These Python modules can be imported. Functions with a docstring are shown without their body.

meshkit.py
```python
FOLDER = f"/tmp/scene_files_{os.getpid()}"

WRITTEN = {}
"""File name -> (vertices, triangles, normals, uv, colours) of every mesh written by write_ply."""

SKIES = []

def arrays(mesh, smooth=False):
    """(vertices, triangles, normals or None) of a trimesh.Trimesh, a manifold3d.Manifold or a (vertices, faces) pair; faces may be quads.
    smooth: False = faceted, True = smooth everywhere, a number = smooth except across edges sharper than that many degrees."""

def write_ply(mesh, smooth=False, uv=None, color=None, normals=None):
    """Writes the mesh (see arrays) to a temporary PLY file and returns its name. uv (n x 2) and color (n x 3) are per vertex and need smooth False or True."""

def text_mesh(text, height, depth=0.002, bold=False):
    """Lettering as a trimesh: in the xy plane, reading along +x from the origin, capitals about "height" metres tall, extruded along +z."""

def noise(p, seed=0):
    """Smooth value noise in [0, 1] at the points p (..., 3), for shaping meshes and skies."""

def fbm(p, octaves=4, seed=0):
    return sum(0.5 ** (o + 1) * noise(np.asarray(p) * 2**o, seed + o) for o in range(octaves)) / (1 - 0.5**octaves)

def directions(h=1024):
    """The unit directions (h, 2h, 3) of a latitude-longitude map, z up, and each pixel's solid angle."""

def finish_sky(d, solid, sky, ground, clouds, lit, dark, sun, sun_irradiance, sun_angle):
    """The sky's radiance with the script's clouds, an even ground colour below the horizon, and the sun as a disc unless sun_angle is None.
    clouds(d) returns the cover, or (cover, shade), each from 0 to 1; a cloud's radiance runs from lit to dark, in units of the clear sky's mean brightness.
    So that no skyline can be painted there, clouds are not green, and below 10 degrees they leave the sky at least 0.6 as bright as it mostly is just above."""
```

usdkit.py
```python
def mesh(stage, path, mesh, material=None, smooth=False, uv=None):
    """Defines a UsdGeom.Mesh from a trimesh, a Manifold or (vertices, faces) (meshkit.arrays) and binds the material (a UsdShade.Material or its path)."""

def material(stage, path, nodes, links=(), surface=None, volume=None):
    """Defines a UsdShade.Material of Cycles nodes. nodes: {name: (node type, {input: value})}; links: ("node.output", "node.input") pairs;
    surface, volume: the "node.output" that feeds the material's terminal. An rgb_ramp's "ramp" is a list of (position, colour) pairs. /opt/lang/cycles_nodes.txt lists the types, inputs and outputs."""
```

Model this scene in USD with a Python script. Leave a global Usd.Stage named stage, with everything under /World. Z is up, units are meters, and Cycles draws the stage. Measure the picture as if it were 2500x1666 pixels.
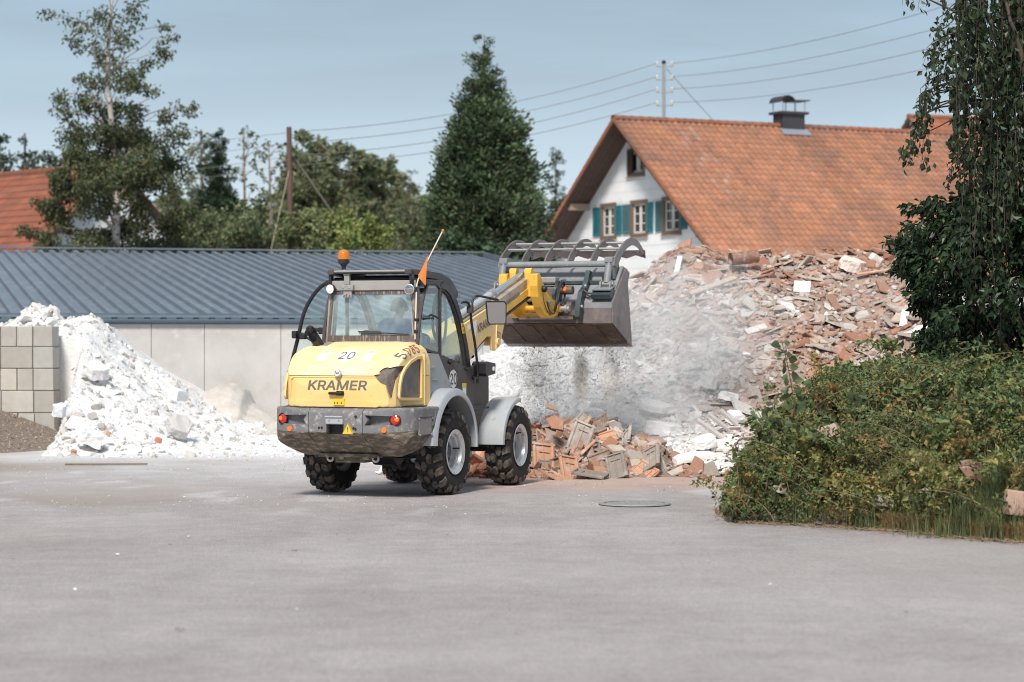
import math, random
import numpy as np
import trimesh
import manifold3d as m3
import shapely.geometry as sg
from shapely import affinity, union_all
from pxr import Gf, Sdf, Usd, UsdGeom, UsdLux, UsdShade, Vt
import usdkit, meshkit

stage = Usd.Stage.CreateInMemory()
UsdGeom.SetStageUpAxis(stage, 'Z')
UsdGeom.SetStageMetersPerUnit(stage, 1.0)
UsdGeom.Xform.Define(stage, '/World')
UsdGeom.Scope.Define(stage, '/World/Looks')

# ------------------------------------------------------------------ camera
cam = UsdGeom.Camera.Define(stage, '/World/camera')
cam.AddTranslateOp().Set((0, 0, 1.77))
cam.AddRotateXYZOp().Set((90, 0, 0))
cam.CreateHorizontalApertureAttr(36.0)
cam.CreateFocalLengthAttr(83.5)
cam.CreateFStopAttr(1.9)
cam.CreateFocusDistanceAttr(28.0)
cam.CreateExposureAttr(1.45)

# ------------------------------------------------------------------ sky and sun
SUN = np.array([-0.16, -0.67, 0.70]); SUN /= np.linalg.norm(SUN)
sun_el, sun_rot = math.asin(SUN[2]), math.atan2(SUN[0], SUN[1])
usdkit.material(stage, '/World/Looks/sky', {
    'tc': ('texture_coordinate', {}), 'g': ('geometry', {}),
    'sky': ('sky_texture', {'sky_type': 'single_scattering', 'sun_disc': False, 'sun_elevation': sun_el, 'sun_rotation': sun_rot, 'air_density': 1.0, 'aerosol_density': 2.2, 'ozone_density': 1.2}),
    'map': ('mapping', {'scale': (1.1, 1.1, 7.0), 'rotation': (0.0, 0.05, 0.0)}),
    'n1': ('noise_texture', {'scale': 2.3, 'detail': 6.0, 'roughness': 0.55, 'distortion': 0.3}),
    'r1': ('rgb_ramp', {'ramp': [(0.36, (0.50, 0.50, 0.50)), (0.62, (1.25, 1.25, 1.25))]}),
    'cloud': ('mix_color', {'blend_type': 'mix', 'use_clamp': False}), 'xyz': ('separate_xyz', {}), 'rz': ('rgb_ramp', {'ramp': [(0.0, (0.72, 0.81, 0.86)), (0.05, (0.60, 0.71, 0.79)), (0.10, (0.405, 0.515, 0.605)), (0.16, (0.285, 0.385, 0.47)), (0.5, (0.40, 0.48, 0.57)), (1.0, (0.42, 0.50, 0.58))]}), 'ten': ('vector_math', {'math_type': 'scale', 'scale': 8.0}), 'gen': ('mapping', {}),
    'bg': ('background_shader', {'strength': 0.055}),
}, [('tc.generated', 'map.vector'), ('map.vector', 'n1.vector'), ('n1.fac', 'r1.fac'), ('sky.color', 'cloud.a'), ('g.position', 'gen.vector'), ('gen.vector', 'xyz.vector'), ('xyz.z', 'rz.fac'), ('rz.color', 'ten.vector1'), ('ten.vector', 'cloud.b'), ('r1.color', 'cloud.fac'), ('cloud.result', 'bg.color')], surface='bg.background')
dome = UsdLux.DomeLight.Define(stage, '/World/sky')
UsdShade.MaterialBindingAPI.Apply(dome.GetPrim()).Bind(UsdShade.Material.Get(stage, '/World/Looks/sky'))
dome.GetPrim().SetCustomDataByKey('kind', 'structure')
sun = UsdLux.DistantLight.Define(stage, '/World/sun')
sun.CreateNormalizeAttr(True)
sun.CreateIntensityAttr(0.40)
sun.CreateAngleAttr(11.0)
sun.CreateColorAttr((1.0, 0.95, 0.88))
sun.AddRotateXYZOp().Set((math.degrees(math.acos(SUN[2])), 0, math.degrees(math.atan2(SUN[0], -SUN[1]))))

# ------------------------------------------------------------------ helpers
PI = math.pi
rng = np.random.default_rng(7)
_used = {}
def _path(name, parent):
    base = (parent if isinstance(parent, str) else str(parent.GetPath())) if parent is not None else '/World'
    k = base + '/' + name
    n = _used.get(k, 0); _used[k] = n + 1
    return k if n == 0 else f'{k}_{n:03d}'
def tag(prim, label=None, cat=None, group=None, kind=None):
    p = prim.GetPrim() if hasattr(prim, 'GetPrim') else prim
    for k, v in (('label', label), ('category', cat), ('group', group), ('kind', kind)):
        if v: p.SetCustomDataByKey(k, v)
    return p
def obj(name, mesh, mat, parent=None, label=None, cat=None, group=None, kind=None, smooth=35, tint=None):
    """One mesh, at top level or under a parent; tint = one colour per vertex or one for all."""
    path = _path(name, parent)
    if tint is not None:
        v, f, n = meshkit.arrays(mesh, False if smooth not in (True, False) else smooth)
        m = UsdGeom.Mesh.Define(stage, path)
        m.CreatePointsAttr(Vt.Vec3fArray.FromNumpy(v.astype(np.float32)))
        m.CreateFaceVertexCountsAttr(Vt.IntArray.FromNumpy(np.full(len(f), 3, np.int32)))
        m.CreateFaceVertexIndicesAttr(Vt.IntArray.FromNumpy(f.astype(np.int32).ravel()))
        m.CreateSubdivisionSchemeAttr('none')
        if n is not None:
            m.CreateNormalsAttr(Vt.Vec3fArray.FromNumpy(n.astype(np.float32))); m.SetNormalsInterpolation('vertex')
        t = np.broadcast_to(np.asarray(tint, np.float32), (len(v), 3)).astype(np.float32).copy()
        UsdGeom.PrimvarsAPI(m).CreatePrimvar('tint', Sdf.ValueTypeNames.Color3fArray, 'vertex').Set(Vt.Vec3fArray.FromNumpy(t))
        UsdShade.MaterialBindingAPI.Apply(m.GetPrim()).Bind(M[mat])
    else:
        m = usdkit.mesh(stage, path, mesh, M[mat], smooth=smooth)
    return tag(m.GetPrim(), label, cat, group, kind)
def thing(name, label=None, cat=None, group=None, loc=(0, 0, 0), rz=0.0, kind=None, parent=None):
    x = UsdGeom.Xform.Define(stage, _path(name, parent))
    if parent is None:
        x.AddTranslateOp().Set(tuple(map(float, loc))); x.AddRotateZOp().Set(float(rz))
    return tag(x.GetPrim(), label, cat, group, kind)
def cat(*ms):
    ms = [m for m in (ms[0] if len(ms) == 1 and isinstance(ms[0], (list, tuple)) else ms)]
    return trimesh.util.concatenate([tm(m) for m in ms])
def tm(m):
    if isinstance(m, m3.Manifold):
        a = m.to_mesh(); return trimesh.Trimesh(a.vert_properties[:, :3], a.tri_verts, process=False)
    return m
def man(t):
    t = t.copy(); t.merge_vertices()
    return m3.Manifold(m3.Mesh(np.asarray(t.vertices, np.float32), np.asarray(t.faces, np.uint32)))
def box(x0, x1, y0, y1, z0, z1):
    b = trimesh.creation.box([x1 - x0, y1 - y0, z1 - z0]); b.apply_translation([(x0 + x1) / 2, (y0 + y1) / 2, (z0 + z1) / 2]); return b
def rbox(x0, x1, y0, y1, z0, z1, r=0.01, seg=8):
    """Box with rounded edges: hull of eight small spheres."""
    r = min(r, (x1 - x0) / 2.01, (y1 - y0) / 2.01, (z1 - z0) / 2.01)
    s = m3.Manifold.sphere(r, seg)
    return tm(m3.Manifold.batch_hull([s.translate([x, y, z]) for x in (x0 + r, x1 - r) for y in (y0 + r, y1 - r) for z in (z0 + r, z1 - r)]))
def hull(pts):
    return tm(m3.Manifold.hull_points(np.asarray(pts, float)))
def cyl(p0, p1, r, r1=None, n=16):
    return tube([p0, p1], [r, r if r1 is None else r1], n)
def tube(pts, r, n=10, closed_ends=True):
    p = np.asarray(pts, float); k = len(p); r = np.broadcast_to(np.asarray(r, float), (k,))
    t = np.gradient(p, axis=0); t /= np.linalg.norm(t, axis=1, keepdims=True) + 1e-12
    a = np.cross(t[0], [0, 0, 1.0] if abs(t[0][2]) < 0.9 else [1.0, 0, 0]); a /= np.linalg.norm(a)
    A = []
    for i in range(k):
        a = a - t[i] * (a @ t[i]); a /= np.linalg.norm(a) + 1e-12; A.append(a)
    A = np.array(A); B = np.cross(t, A); an = np.arange(n) * 2 * PI / n
    v = (p[:, None] + r[:, None, None] * (np.cos(an)[None, :, None] * A[:, None] + np.sin(an)[None, :, None] * B[:, None])).reshape(-1, 3)
    f = []
    for i in range(k - 1):
        for j in range(n):
            a0, a1, b0, b1 = i * n + j, i * n + (j + 1) % n, (i + 1) * n + j, (i + 1) * n + (j + 1) % n
            f += [[a0, a1, b1], [a0, b1, b0]]
    if closed_ends:
        v = np.vstack([v, p[:1], p[-1:]]); c0, c1 = k * n, k * n + 1
        for j in range(n):
            f += [[c0, (j + 1) % n, j], [c1, (k - 1) * n + j, (k - 1) * n + (j + 1) % n]]
    return trimesh.Trimesh(v, f, process=False)
def smoothpath(pts, n=24):
    from scipy.interpolate import CubicSpline
    p = np.asarray(pts, float); d = np.r_[0, np.cumsum(np.linalg.norm(np.diff(p, axis=0), axis=1))]
    return CubicSpline(d, p)(np.linspace(0, d[-1], n))
def frame(o, x, y=None):
    """4x4 with x axis along x and y axis near y."""
    x = np.asarray(x, float); x = x / np.linalg.norm(x)
    y = np.asarray([0, 0, 1] if y is None else y, float); z = np.cross(x, y); z /= np.linalg.norm(z); y = np.cross(z, x)
    m = np.eye(4); m[:3, 0], m[:3, 1], m[:3, 2], m[:3, 3] = x, y, z, o
    return m
def ext(poly, h, m=None):
    """Extrude a shapely polygon (or a point list) by h along +z of frame m."""
    if not hasattr(poly, 'geom_type'): poly = sg.Polygon(poly)
    gs = getattr(poly, 'geoms', [poly])
    t = cat([trimesh.creation.extrude_polygon(g, h, engine='earcut') for g in gs if g.area > 1e-9])
    if m is not None: t.apply_transform(m)
    return t
def XZ(poly, y0, y1):
    """Polygon in (x, z) extruded from y0 to y1."""
    t = ext(poly, abs(y1 - y0)); v = t.vertices.copy(); lo = min(y0, y1)
    t.vertices = np.c_[v[:, 0], v[:, 2] + lo, v[:, 1]]; t.faces = t.faces[:, ::-1]; return t
def YZ(poly, x0, x1):
    t = ext(poly, abs(x1 - x0)); v = t.vertices.copy(); lo = min(x0, x1)
    t.vertices = np.c_[v[:, 2] + lo, v[:, 0], v[:, 1]]; return t
def rev(profile, n=32):
    """Revolve (r, z) about z."""
    return trimesh.creation.revolve(np.asarray(profile, float), sections=n)
def toaxis(t, o, d):
    """Turn a shape built about +z so that z points along d from o."""
    d = np.asarray(d, float); d = d / np.linalg.norm(d)
    m = trimesh.geometry.align_vectors([0, 0, 1], d); m[:3, 3] = o
    t = t.copy(); t.apply_transform(m); return t
def rot(t, ang, axis, about=(0, 0, 0)):
    t = t.copy(); t.apply_transform(trimesh.transformations.rotation_matrix(ang, axis, about)); return t
def mv(t, d):
    t = t.copy(); t.apply_translation(d); return t
def rock(g, size, n=14, flat=1.0, rough=0.0):
    """A broken lump: hull of random points on a squashed ball."""
    p = g.normal(size=(n, 3)); p /= np.linalg.norm(p, axis=1, keepdims=True); p *= g.uniform(0.7, 1.0, (n, 1))
    return hull(p * np.asarray(size, float) * [1, 1, flat] * 0.5)
def rrot(g):
    return trimesh.transformations.random_rotation_matrix(g.random(3))
def grid(f, xs, ys):
    X, Y = np.meshgrid(xs, ys, indexing='ij'); Z = f(X, Y); nx, ny = len(xs), len(ys)
    v = np.stack([X, Y, Z], -1).reshape(-1, 3)
    i, j = np.meshgrid(np.arange(nx - 1), np.arange(ny - 1), indexing='ij'); a = (i * ny + j).ravel()
    return trimesh.Trimesh(v, np.vstack([np.c_[a, a + ny, a + ny + 1], np.c_[a, a + ny + 1, a + 1]]), process=False)
def noise2(X, Y, s, seed=0, oct=4):
    return meshkit.fbm(np.stack([X * s, Y * s, np.zeros_like(X) + seed * 7.3], -1), oct, seed)
def sstep(a, b, x):
    t = np.clip((np.asarray(x) - a) / (b - a), 0, 1); return t * t * (3 - 2 * t)

# ------------------------------------------------------------------ materials
M = {}
def mat(name, color, rough=0.6, metal=0.0, var=0.0, vscale=8.0, bump=0.0, bscale=60.0, dirt=None, dscale=3.0, dlo=0.5, dhi=0.75, spec=0.5, tint=False, coat=0.0, stretch=(1, 1, 1), obj_space=False, transl=0.0, backvar=False, dirt2=None, d2scale=30.0, d2lo=0.6, d2hi=0.7):
    """Principled surface; var = light and dark mottling, dirt = second colour in noise patches, tint = multiply by the mesh's tint."""
    nodes = {'tc': ('texture_coordinate', {}) if obj_space else ('geometry', {}), 'map': ('mapping', {'scale': stretch}),
             'p': ('principled_bsdf', {'roughness': rough, 'metallic': metal, 'specular_ior_level': spec, 'coat_weight': coat, 'base_color': color})}
    links = [('tc.object' if obj_space else 'tc.position', 'map.vector')]
    src = None
    if tint:
        nodes['at'] = ('attribute', {'attribute': 'tint'}); nodes['tm'] = ('mix_color', {'blend_type': 'multiply', 'fac': 1.0, 'a': color, 'use_clamp': False})
        links += [('at.color', 'tm.b')]; src = 'tm.result'
    if var:
        nodes['n1'] = ('noise_texture', {'scale': vscale, 'detail': 4.0, 'roughness': 0.6})
        nodes['r1'] = ('rgb_ramp', {'ramp': [(0.25, (1 - var,) * 3), (0.75, (1 + var,) * 3)]})
        nodes['m1'] = ('mix_color', {'blend_type': 'multiply', 'fac': 1.0, 'a': color, 'use_clamp': False})
        links += [('map.vector', 'n1.vector'), ('n1.fac', 'r1.fac'), ('r1.color', 'm1.b')]
        if src: links.append((src, 'm1.a'))
        src = 'm1.result'
    for k, (dc, ds, lo, hi) in enumerate(((dirt, dscale, dlo, dhi), (dirt2, d2scale, d2lo, d2hi))):
        if dc is None: continue
        nodes[f'n2{k}'] = ('noise_texture', {'scale': ds, 'detail': 6.0, 'roughness': 0.65})
        nodes[f'r2{k}'] = ('rgb_ramp', {'ramp': [(lo, (0, 0, 0)), (hi, (1, 1, 1))]})
        nodes[f'm2{k}'] = ('mix_color', {'blend_type': 'mix', 'a': color, 'b': dc})
        links += [('map.vector', f'n2{k}.vector'), (f'n2{k}.fac', f'r2{k}.fac'), (f'r2{k}.color', f'm2{k}.fac')]
        if src: links.append((src, f'm2{k}.a'))
        src = f'm2{k}.result'
    if src: links.append((src, 'p.base_color'))
    if bump:
        nodes['n3'] = ('noise_texture', {'scale': bscale, 'detail': 5.0, 'roughness': 0.6}); nodes['b'] = ('bump', {'strength': 1.0, 'distance': bump})
        links += [('map.vector', 'n3.vector'), ('n3.fac', 'b.height'), ('b.normal', 'p.normal')]
    out = 'p.BSDF'
    if transl:
        nodes['t'] = ('translucent_bsdf', {'color': color}); nodes['mx'] = ('mix_closure', {'fac': transl})
        if src: links.append((src, 't.color'))
        links += [('p.BSDF', 'mx.closure1'), ('t.BSDF', 'mx.closure2')]; out = 'mx.closure'
    M[name] = usdkit.material(stage, '/World/Looks/' + name, nodes, links, surface=out)
    return M[name]
def glass(name, tint_color, haze_color, haze=0.2, hscale=3.0, hlo=0.4, hhi=0.7, gl=1.0):
    """Window pane: clear with a reflection and a film of dust."""
    M[name] = usdkit.material(stage, '/World/Looks/' + name, {
        'g': ('geometry', {}), 't': ('transparent_bsdf', {'color': tint_color}), 'gl': ('glossy_bsdf', {'color': (gl, gl, gl), 'roughness': 0.05}),
        'lw': ('layer_weight', {'blend': 0.5}), 'pw': ('math', {'math_type': 'power', 'value2': 4.0}), 'f': ('math', {'math_type': 'multiply_add', 'value2': 0.55, 'value3': 0.035}), 'm': ('mix_closure', {}), 'd': ('diffuse_bsdf', {'color': haze_color}),
        'n': ('noise_texture', {'scale': hscale, 'detail': 5.0}), 'r': ('rgb_ramp', {'ramp': [(hlo, (haze * 0.5,) * 3), (hhi, (haze * 1.5,) * 3)]}), 'm2': ('mix_closure', {}),
    }, [('lw.facing', 'pw.value1'), ('pw.value', 'f.value1'), ('f.value', 'm.fac'), ('t.BSDF', 'm.closure1'), ('gl.BSDF', 'm.closure2'), ('g.position', 'n.vector'), ('n.fac', 'r.fac'), ('r.color', 'm2.fac'), ('m.closure', 'm2.closure1'), ('d.BSDF', 'm2.closure2')], surface='m2.closure')
# ------------------------------------------------------------------ materials of the setting
mat('concrete', (0.47, 0.445, 0.425), 0.85, var=0.14, vscale=1.2, dirt=(0.36, 0.33, 0.295), dscale=0.9, dlo=0.52, dhi=0.80, dirt2=(0.53, 0.51, 0.49), d2scale=6.0, d2lo=0.55, d2hi=0.75, bump=0.002, bscale=40)
mat('block', (0.40, 0.375, 0.34), 0.9, tint=True, var=0.10, vscale=5, dirt=(0.34, 0.30, 0.25), dscale=4.0, dlo=0.55, dhi=0.8, bump=0.003, bscale=50)
mat('shed_metal', (0.125, 0.148, 0.180), 0.42, 0.0, var=0.06, vscale=0.7, spec=0.55, dirt=(0.24, 0.26, 0.29), dscale=1.2, dlo=0.5, dhi=0.85)
mat('shed_trim', (0.10, 0.15, 0.19), 0.4, spec=0.5)
mat('plaster_white', (0.87, 0.865, 0.855), 0.8, var=0.04, vscale=2.5, dirt=(0.70, 0.69, 0.68), dscale=1.0, dlo=0.6, dhi=0.9)
mat('wood_dark', (0.060, 0.030, 0.020), 0.7, var=0.35, vscale=6)
mat('wood_pale', (0.36, 0.27, 0.21), 0.7, var=0.15)
mat('wood_frame', (0.17, 0.12, 0.085), 0.6, var=0.2)
mat('sash_white', (0.72, 0.67, 0.60), 0.5)
mat('shutter', (0.018, 0.150, 0.185), 0.55, var=0.12)
mat('shutter_faded', (0.075, 0.155, 0.175), 0.6, var=0.15)
mat('roof_tile', (0.34, 0.152, 0.086), 0.75, tint=True, var=0.20, vscale=1.6, dirt=(0.17, 0.098, 0.075), dscale=0.6, dlo=0.48, dhi=0.74, bump=0.003, bscale=30)
mat('roof_tile_red', (0.25, 0.080, 0.042), 0.75, tint=True, var=0.1, vscale=1.5)
mat('chimney_dark', (0.035, 0.033, 0.036), 0.7, var=0.2)
mat('lead', (0.22, 0.24, 0.27), 0.45)
mat('galvanised', (0.30, 0.31, 0.31), 0.45, metal=0.4, var=0.1)
mat('wire', (0.17, 0.15, 0.13), 0.6)
mat('wire_pale', (0.50, 0.44, 0.36), 0.6)
mat('porcelain', (0.45, 0.45, 0.43), 0.2)
mat('pole_wood', (0.115, 0.068, 0.052), 0.85, var=0.3, vscale=5, stretch=(1, 1, 0.15))
mat('insulator_dark', (0.02, 0.02, 0.022), 0.3)
mat('pane_dark', (0.03, 0.04, 0.05), 0.06, spec=0.9)
mat('cast_iron', (0.29, 0.275, 0.27), 0.7, metal=0.2, var=0.2, vscale=15)
mat('gravel_sand', (0.175, 0.135, 0.105), 0.95, var=0.35, vscale=9, dirt=(0.30, 0.265, 0.23), dscale=30, dlo=0.55, dhi=0.65, bump=0.01, bscale=60)

# ------------------------------------------------------------------ ground: one sheet to the horizon with its stains of dust and soil
def ground_height(X, Y):
    return 0.018 * (noise2(X, Y, 0.22, 3) - 0.5) * sstep(5, 9, Y) * (1 - sstep(60, 90, Y)) - 0.009
xs = np.unique(np.r_[np.geomspace(15, 900, 14) * -1, np.linspace(-14, 12, 250), np.geomspace(12.5, 900, 14)])
ys = np.unique(np.r_[-60, -20, -5, 0, 4, np.linspace(8, 46, 330), np.geomspace(46.5, 1500, 18)])
gm = grid(ground_height, xs, ys)
gx, gy = gm.vertices[:, 0], gm.vertices[:, 1]
nz = noise2(gx, gy, 0.45, 1, 5); nz2 = noise2(gx, gy, 1.7, 2, 4)
jx, jy = gx + (nz - 0.5) * 3, gy + (nz2 - 0.5) * 1.6
white = sstep(33.2, 38.2, jy) * sstep(-9.0, -6.2, jx) * (1 - sstep(-0.5, 2.0, jx))
white = np.maximum(white, sstep(31.5, 36.5, jy) * sstep(-4.5, 0, jx))
white = np.maximum(white, 0.5 * sstep(26, 34, jy) * sstep(-8, -5, jx) * (nz2 * 1.3)); white = np.maximum(white, .38 * sstep(.60, .76, meshkit.fbm(np.c_[gx * 2.2, gy * .9, gx * 0], 4, 55)) * sstep(20, 30, gy))
orange = 1.25 * sstep(27.9, 29.4, jy) * sstep(-2.6, -0.2, jx) * (1 - sstep(3.2, 5.2, jx)) * (0.55 + 0.7 * (nz2 - 0.3))
soil = sstep(31.6, 33.6, jy + 0.25 * (gx + 8)) * (1 - sstep(-7.2, -4.8, jx)) * (0.55 + nz2)
soil = np.maximum(soil, 0.75 * sstep(0.44, 0.66, nz) * (1 - sstep(-6, -2, gx)) * sstep(12, 18, gy))
stain = np.clip(np.c_[white, orange * (1 - 0.6 * white), soil * (1 - white)], 0, 1)
# a patch of coarser, paler surfacing on the right
pa = (gy - 18.9) / (gx - 0.55 + 1e-6)
trk = np.zeros_like(gx)
for (x0, y0, x1, y1, b) in ((-2.1, 27, -4.6, 9, .9), (-.8, 26, -3.1, 9, .9), (.4, 29, 3.6, 12, -1.2), (1.8, 29, 5.2, 12, -1.2), (-7.5, 33, -1.0, 27, .6), (-6.5, 31, .2, 26, .6)):
    tt = np.clip((gy - y0) / (y1 - y0), 0, 1); cx_ = x0 + (x1 - x0) * tt + b * np.sin(tt * PI); trk = np.maximum(trk, np.exp(-((gx - cx_) / .16) ** 2) * (tt > 0) * (tt < 1) * sstep(.35, .65, nz2 + .1))
stain[:, 2] = np.clip(stain[:, 2], 0, 1)
rough = sstep(0.75, 1.6, jx) * sstep(-1.3, -1.05, pa + 0.10 * (nz2 - .5)) * (1 - sstep(0.55, 0.85, pa + 0.2 * (nz2 - .5))) * (gx > 0.56)
gobj = obj('ground', gm, 'concrete', kind='structure', smooth=True, tint=stain)
UsdGeom.PrimvarsAPI(gobj).CreatePrimvar('track', Sdf.ValueTypeNames.FloatArray, 'vertex').Set(Vt.FloatArray.FromNumpy(trk.astype(np.float32)))
UsdGeom.PrimvarsAPI(gobj).CreatePrimvar('rough', Sdf.ValueTypeNames.FloatArray, 'vertex').Set(Vt.FloatArray.FromNumpy(rough.astype(np.float32)))
M['asphalt'] = usdkit.material(stage, '/World/Looks/asphalt', {
    'g': ('geometry', {}), 'st': ('attribute', {'attribute': 'tint'}), 'sp': ('separate_color', {}), 'ro': ('attribute', {'attribute': 'rough'}), 'tk': ('attribute', {'attribute': 'track'}), 'sT': ('math', {'math_type': 'multiply', 'value2': 0.10}), 'mT': ('mix_color', {'blend_type': 'mix', 'b': (0.15, 0.135, 0.13)}),
    'nA': ('noise_texture', {'scale': 0.35, 'detail': 5.0, 'roughness': 0.6}), 'rA': ('rgb_ramp', {'ramp': [(0.3, (0.350, 0.308, 0.300)), (0.7, (0.470, 0.424, 0.414))]}),
    'nB': ('noise_texture', {'scale': 55.0, 'detail': 3.0, 'roughness': 0.7}), 'rB': ('rgb_ramp', {'ramp': [(0.30, (0.66,) * 3), (0.70, (1.30,) * 3)]}),
    'mB': ('mix_color', {'blend_type': 'multiply', 'fac': 1.0, 'use_clamp': False}),
    'nC': ('noise_texture', {'scale': 3.0, 'detail': 6.0, 'roughness': 0.7}), 'rC': ('rgb_ramp', {'ramp': [(0.35, (0.90,) * 3), (0.7, (1.09,) * 3)]}),
    'mC': ('mix_color', {'blend_type': 'multiply', 'fac': 1.0, 'use_clamp': False}),
    'mR': ('mix_color', {'blend_type': 'mix', 'b': (0.43, 0.385, 0.36)}), 'sR': ('math', {'math_type': 'multiply', 'value2': 0.4}),
    'mO': ('mix_color', {'blend_type': 'mix', 'b': (0.50, 0.285, 0.185)}), 'sO': ('math', {'math_type': 'multiply', 'value2': 0.85}),
    'mS': ('mix_color', {'blend_type': 'mix', 'b': (0.34, 0.285, 0.235)}),
    'mW': ('mix_color', {'blend_type': 'mix', 'b': (0.80, 0.79, 0.79)}),
    'vo': ('voronoi_texture', {'scale': 16.0}), 'bS': ('math', {'math_type': 'multiply'}), 'bA': ('math', {'math_type': 'add'}),
    'bump': ('bump', {'strength': 0.8, 'distance': 0.03}), 'p': ('principled_bsdf', {'roughness': 0.82, 'specular_ior_level': 0.35}),
}, [('st.color', 'sp.color'), ('g.position', 'nA.vector'), ('nA.fac', 'rA.fac'), ('g.position', 'nB.vector'), ('nB.fac', 'rB.fac'), ('rA.color', 'mB.a'), ('rB.color', 'mB.b'),
    ('g.position', 'nC.vector'), ('nC.fac', 'rC.fac'), ('mB.result', 'mC.a'), ('rC.color', 'mC.b'), ('ro.fac', 'sR.value1'), ('sR.value', 'mR.fac'), ('tk.fac', 'sT.value1'), ('sT.value', 'mT.fac'), ('mC.result', 'mT.a'), ('mT.result', 'mR.a'),
    ('sp.g', 'sO.value1'), ('sO.value', 'mO.fac'), ('mR.result', 'mO.a'), ('sp.b', 'mS.fac'), ('mO.result', 'mS.a'), ('sp.r', 'mW.fac'), ('mS.result', 'mW.a'), ('mW.result', 'p.base_color'),
    ('g.position', 'vo.vector'), ('vo.distance', 'bS.value1'), ('ro.fac', 'bS.value2'), ('bS.value', 'bA.value1'), ('nB.fac', 'bA.value2'), ('bA.value', 'bump.height'), ('bump.normal', 'p.normal')], surface='p.BSDF')
UsdShade.MaterialBindingAPI.Apply(gobj).Bind(M['asphalt'])

# manhole cover: recessed joint round a ribbed disc
mc = thing('manhole_cover', 'round cast iron manhole cover set flush in the grey asphalt', 'manhole cover', loc=(1.33 + 0.0, 25.75, 0.004))
obj('rim', rev([(0.33, 0.0), (0.33, 0.012), (0.385, 0.012), (0.392, 0.0)], 48), 'cast_iron', mc)
lid = [rev([(0.0, 0.006), (0.322, 0.006), (0.322, 0.0)], 48)]
for k in range(-4, 5):
    for j in range(-4, 5):
        if math.hypot(k, j) < 4.2: lid.append(box(k * .07 - .024, k * .07 + .024, j * .07 - .024, j * .07 + .024, .005, .011))
obj('lid', cat(lid), 'cast_iron', mc)

# ------------------------------------------------------------------ long low shed: concrete wall and blue-grey ribbed roof
TH = math.radians(15.5)
SHO = np.array([-4.44, 46.0])            # eave point; local x along the eave, local y up the slope
shed = thing('storage_shed', 'long low storage shed with blue-grey ribbed metal roof above a pale concrete wall', 'shed', loc=(SHO[0], SHO[1], 0), rz=15.5)
S0, S1, W, ZE, PIT = -16.0, 9.0, 19.1, 2.19, 0.103
# concrete wall of separate cast panels
def s_of_px(px):
    u = (px - 1250) / 5800; return (u * SHO[1] - SHO[0]) / (math.cos(TH) - u * math.sin(TH))
joints = sorted([S0] + [s_of_px(p) for p in (371, 501, 688)] + [s_of_px(371) - 1.25 * k for k in range(1, 9)] + [s_of_px(688) + 1.35 * k for k in range(1, 8)])
joints = [j for j in joints if j < 8.7] + [8.8]
for a, b in zip(joints[:-1], joints[1:]):
    if b - a < .1: continue
    obj('wall_panel', rbox(a + .004, b - .004, .10, .34, -.2, ZE - .05, .008), 'concrete', shed)
obj('wall_core', box(S0, 8.75, .16, .30, -.2, ZE - .08), 'concrete', shed)
obj('gable_wall', cat(box(8.5, 8.7, .34, W, -.2, ZE - .06), YZ([(.34, ZE - .06), (W, ZE - .06), (W, ZE + PIT * W - .2)], 8.5, 8.7)), 'concrete', shed)
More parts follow.
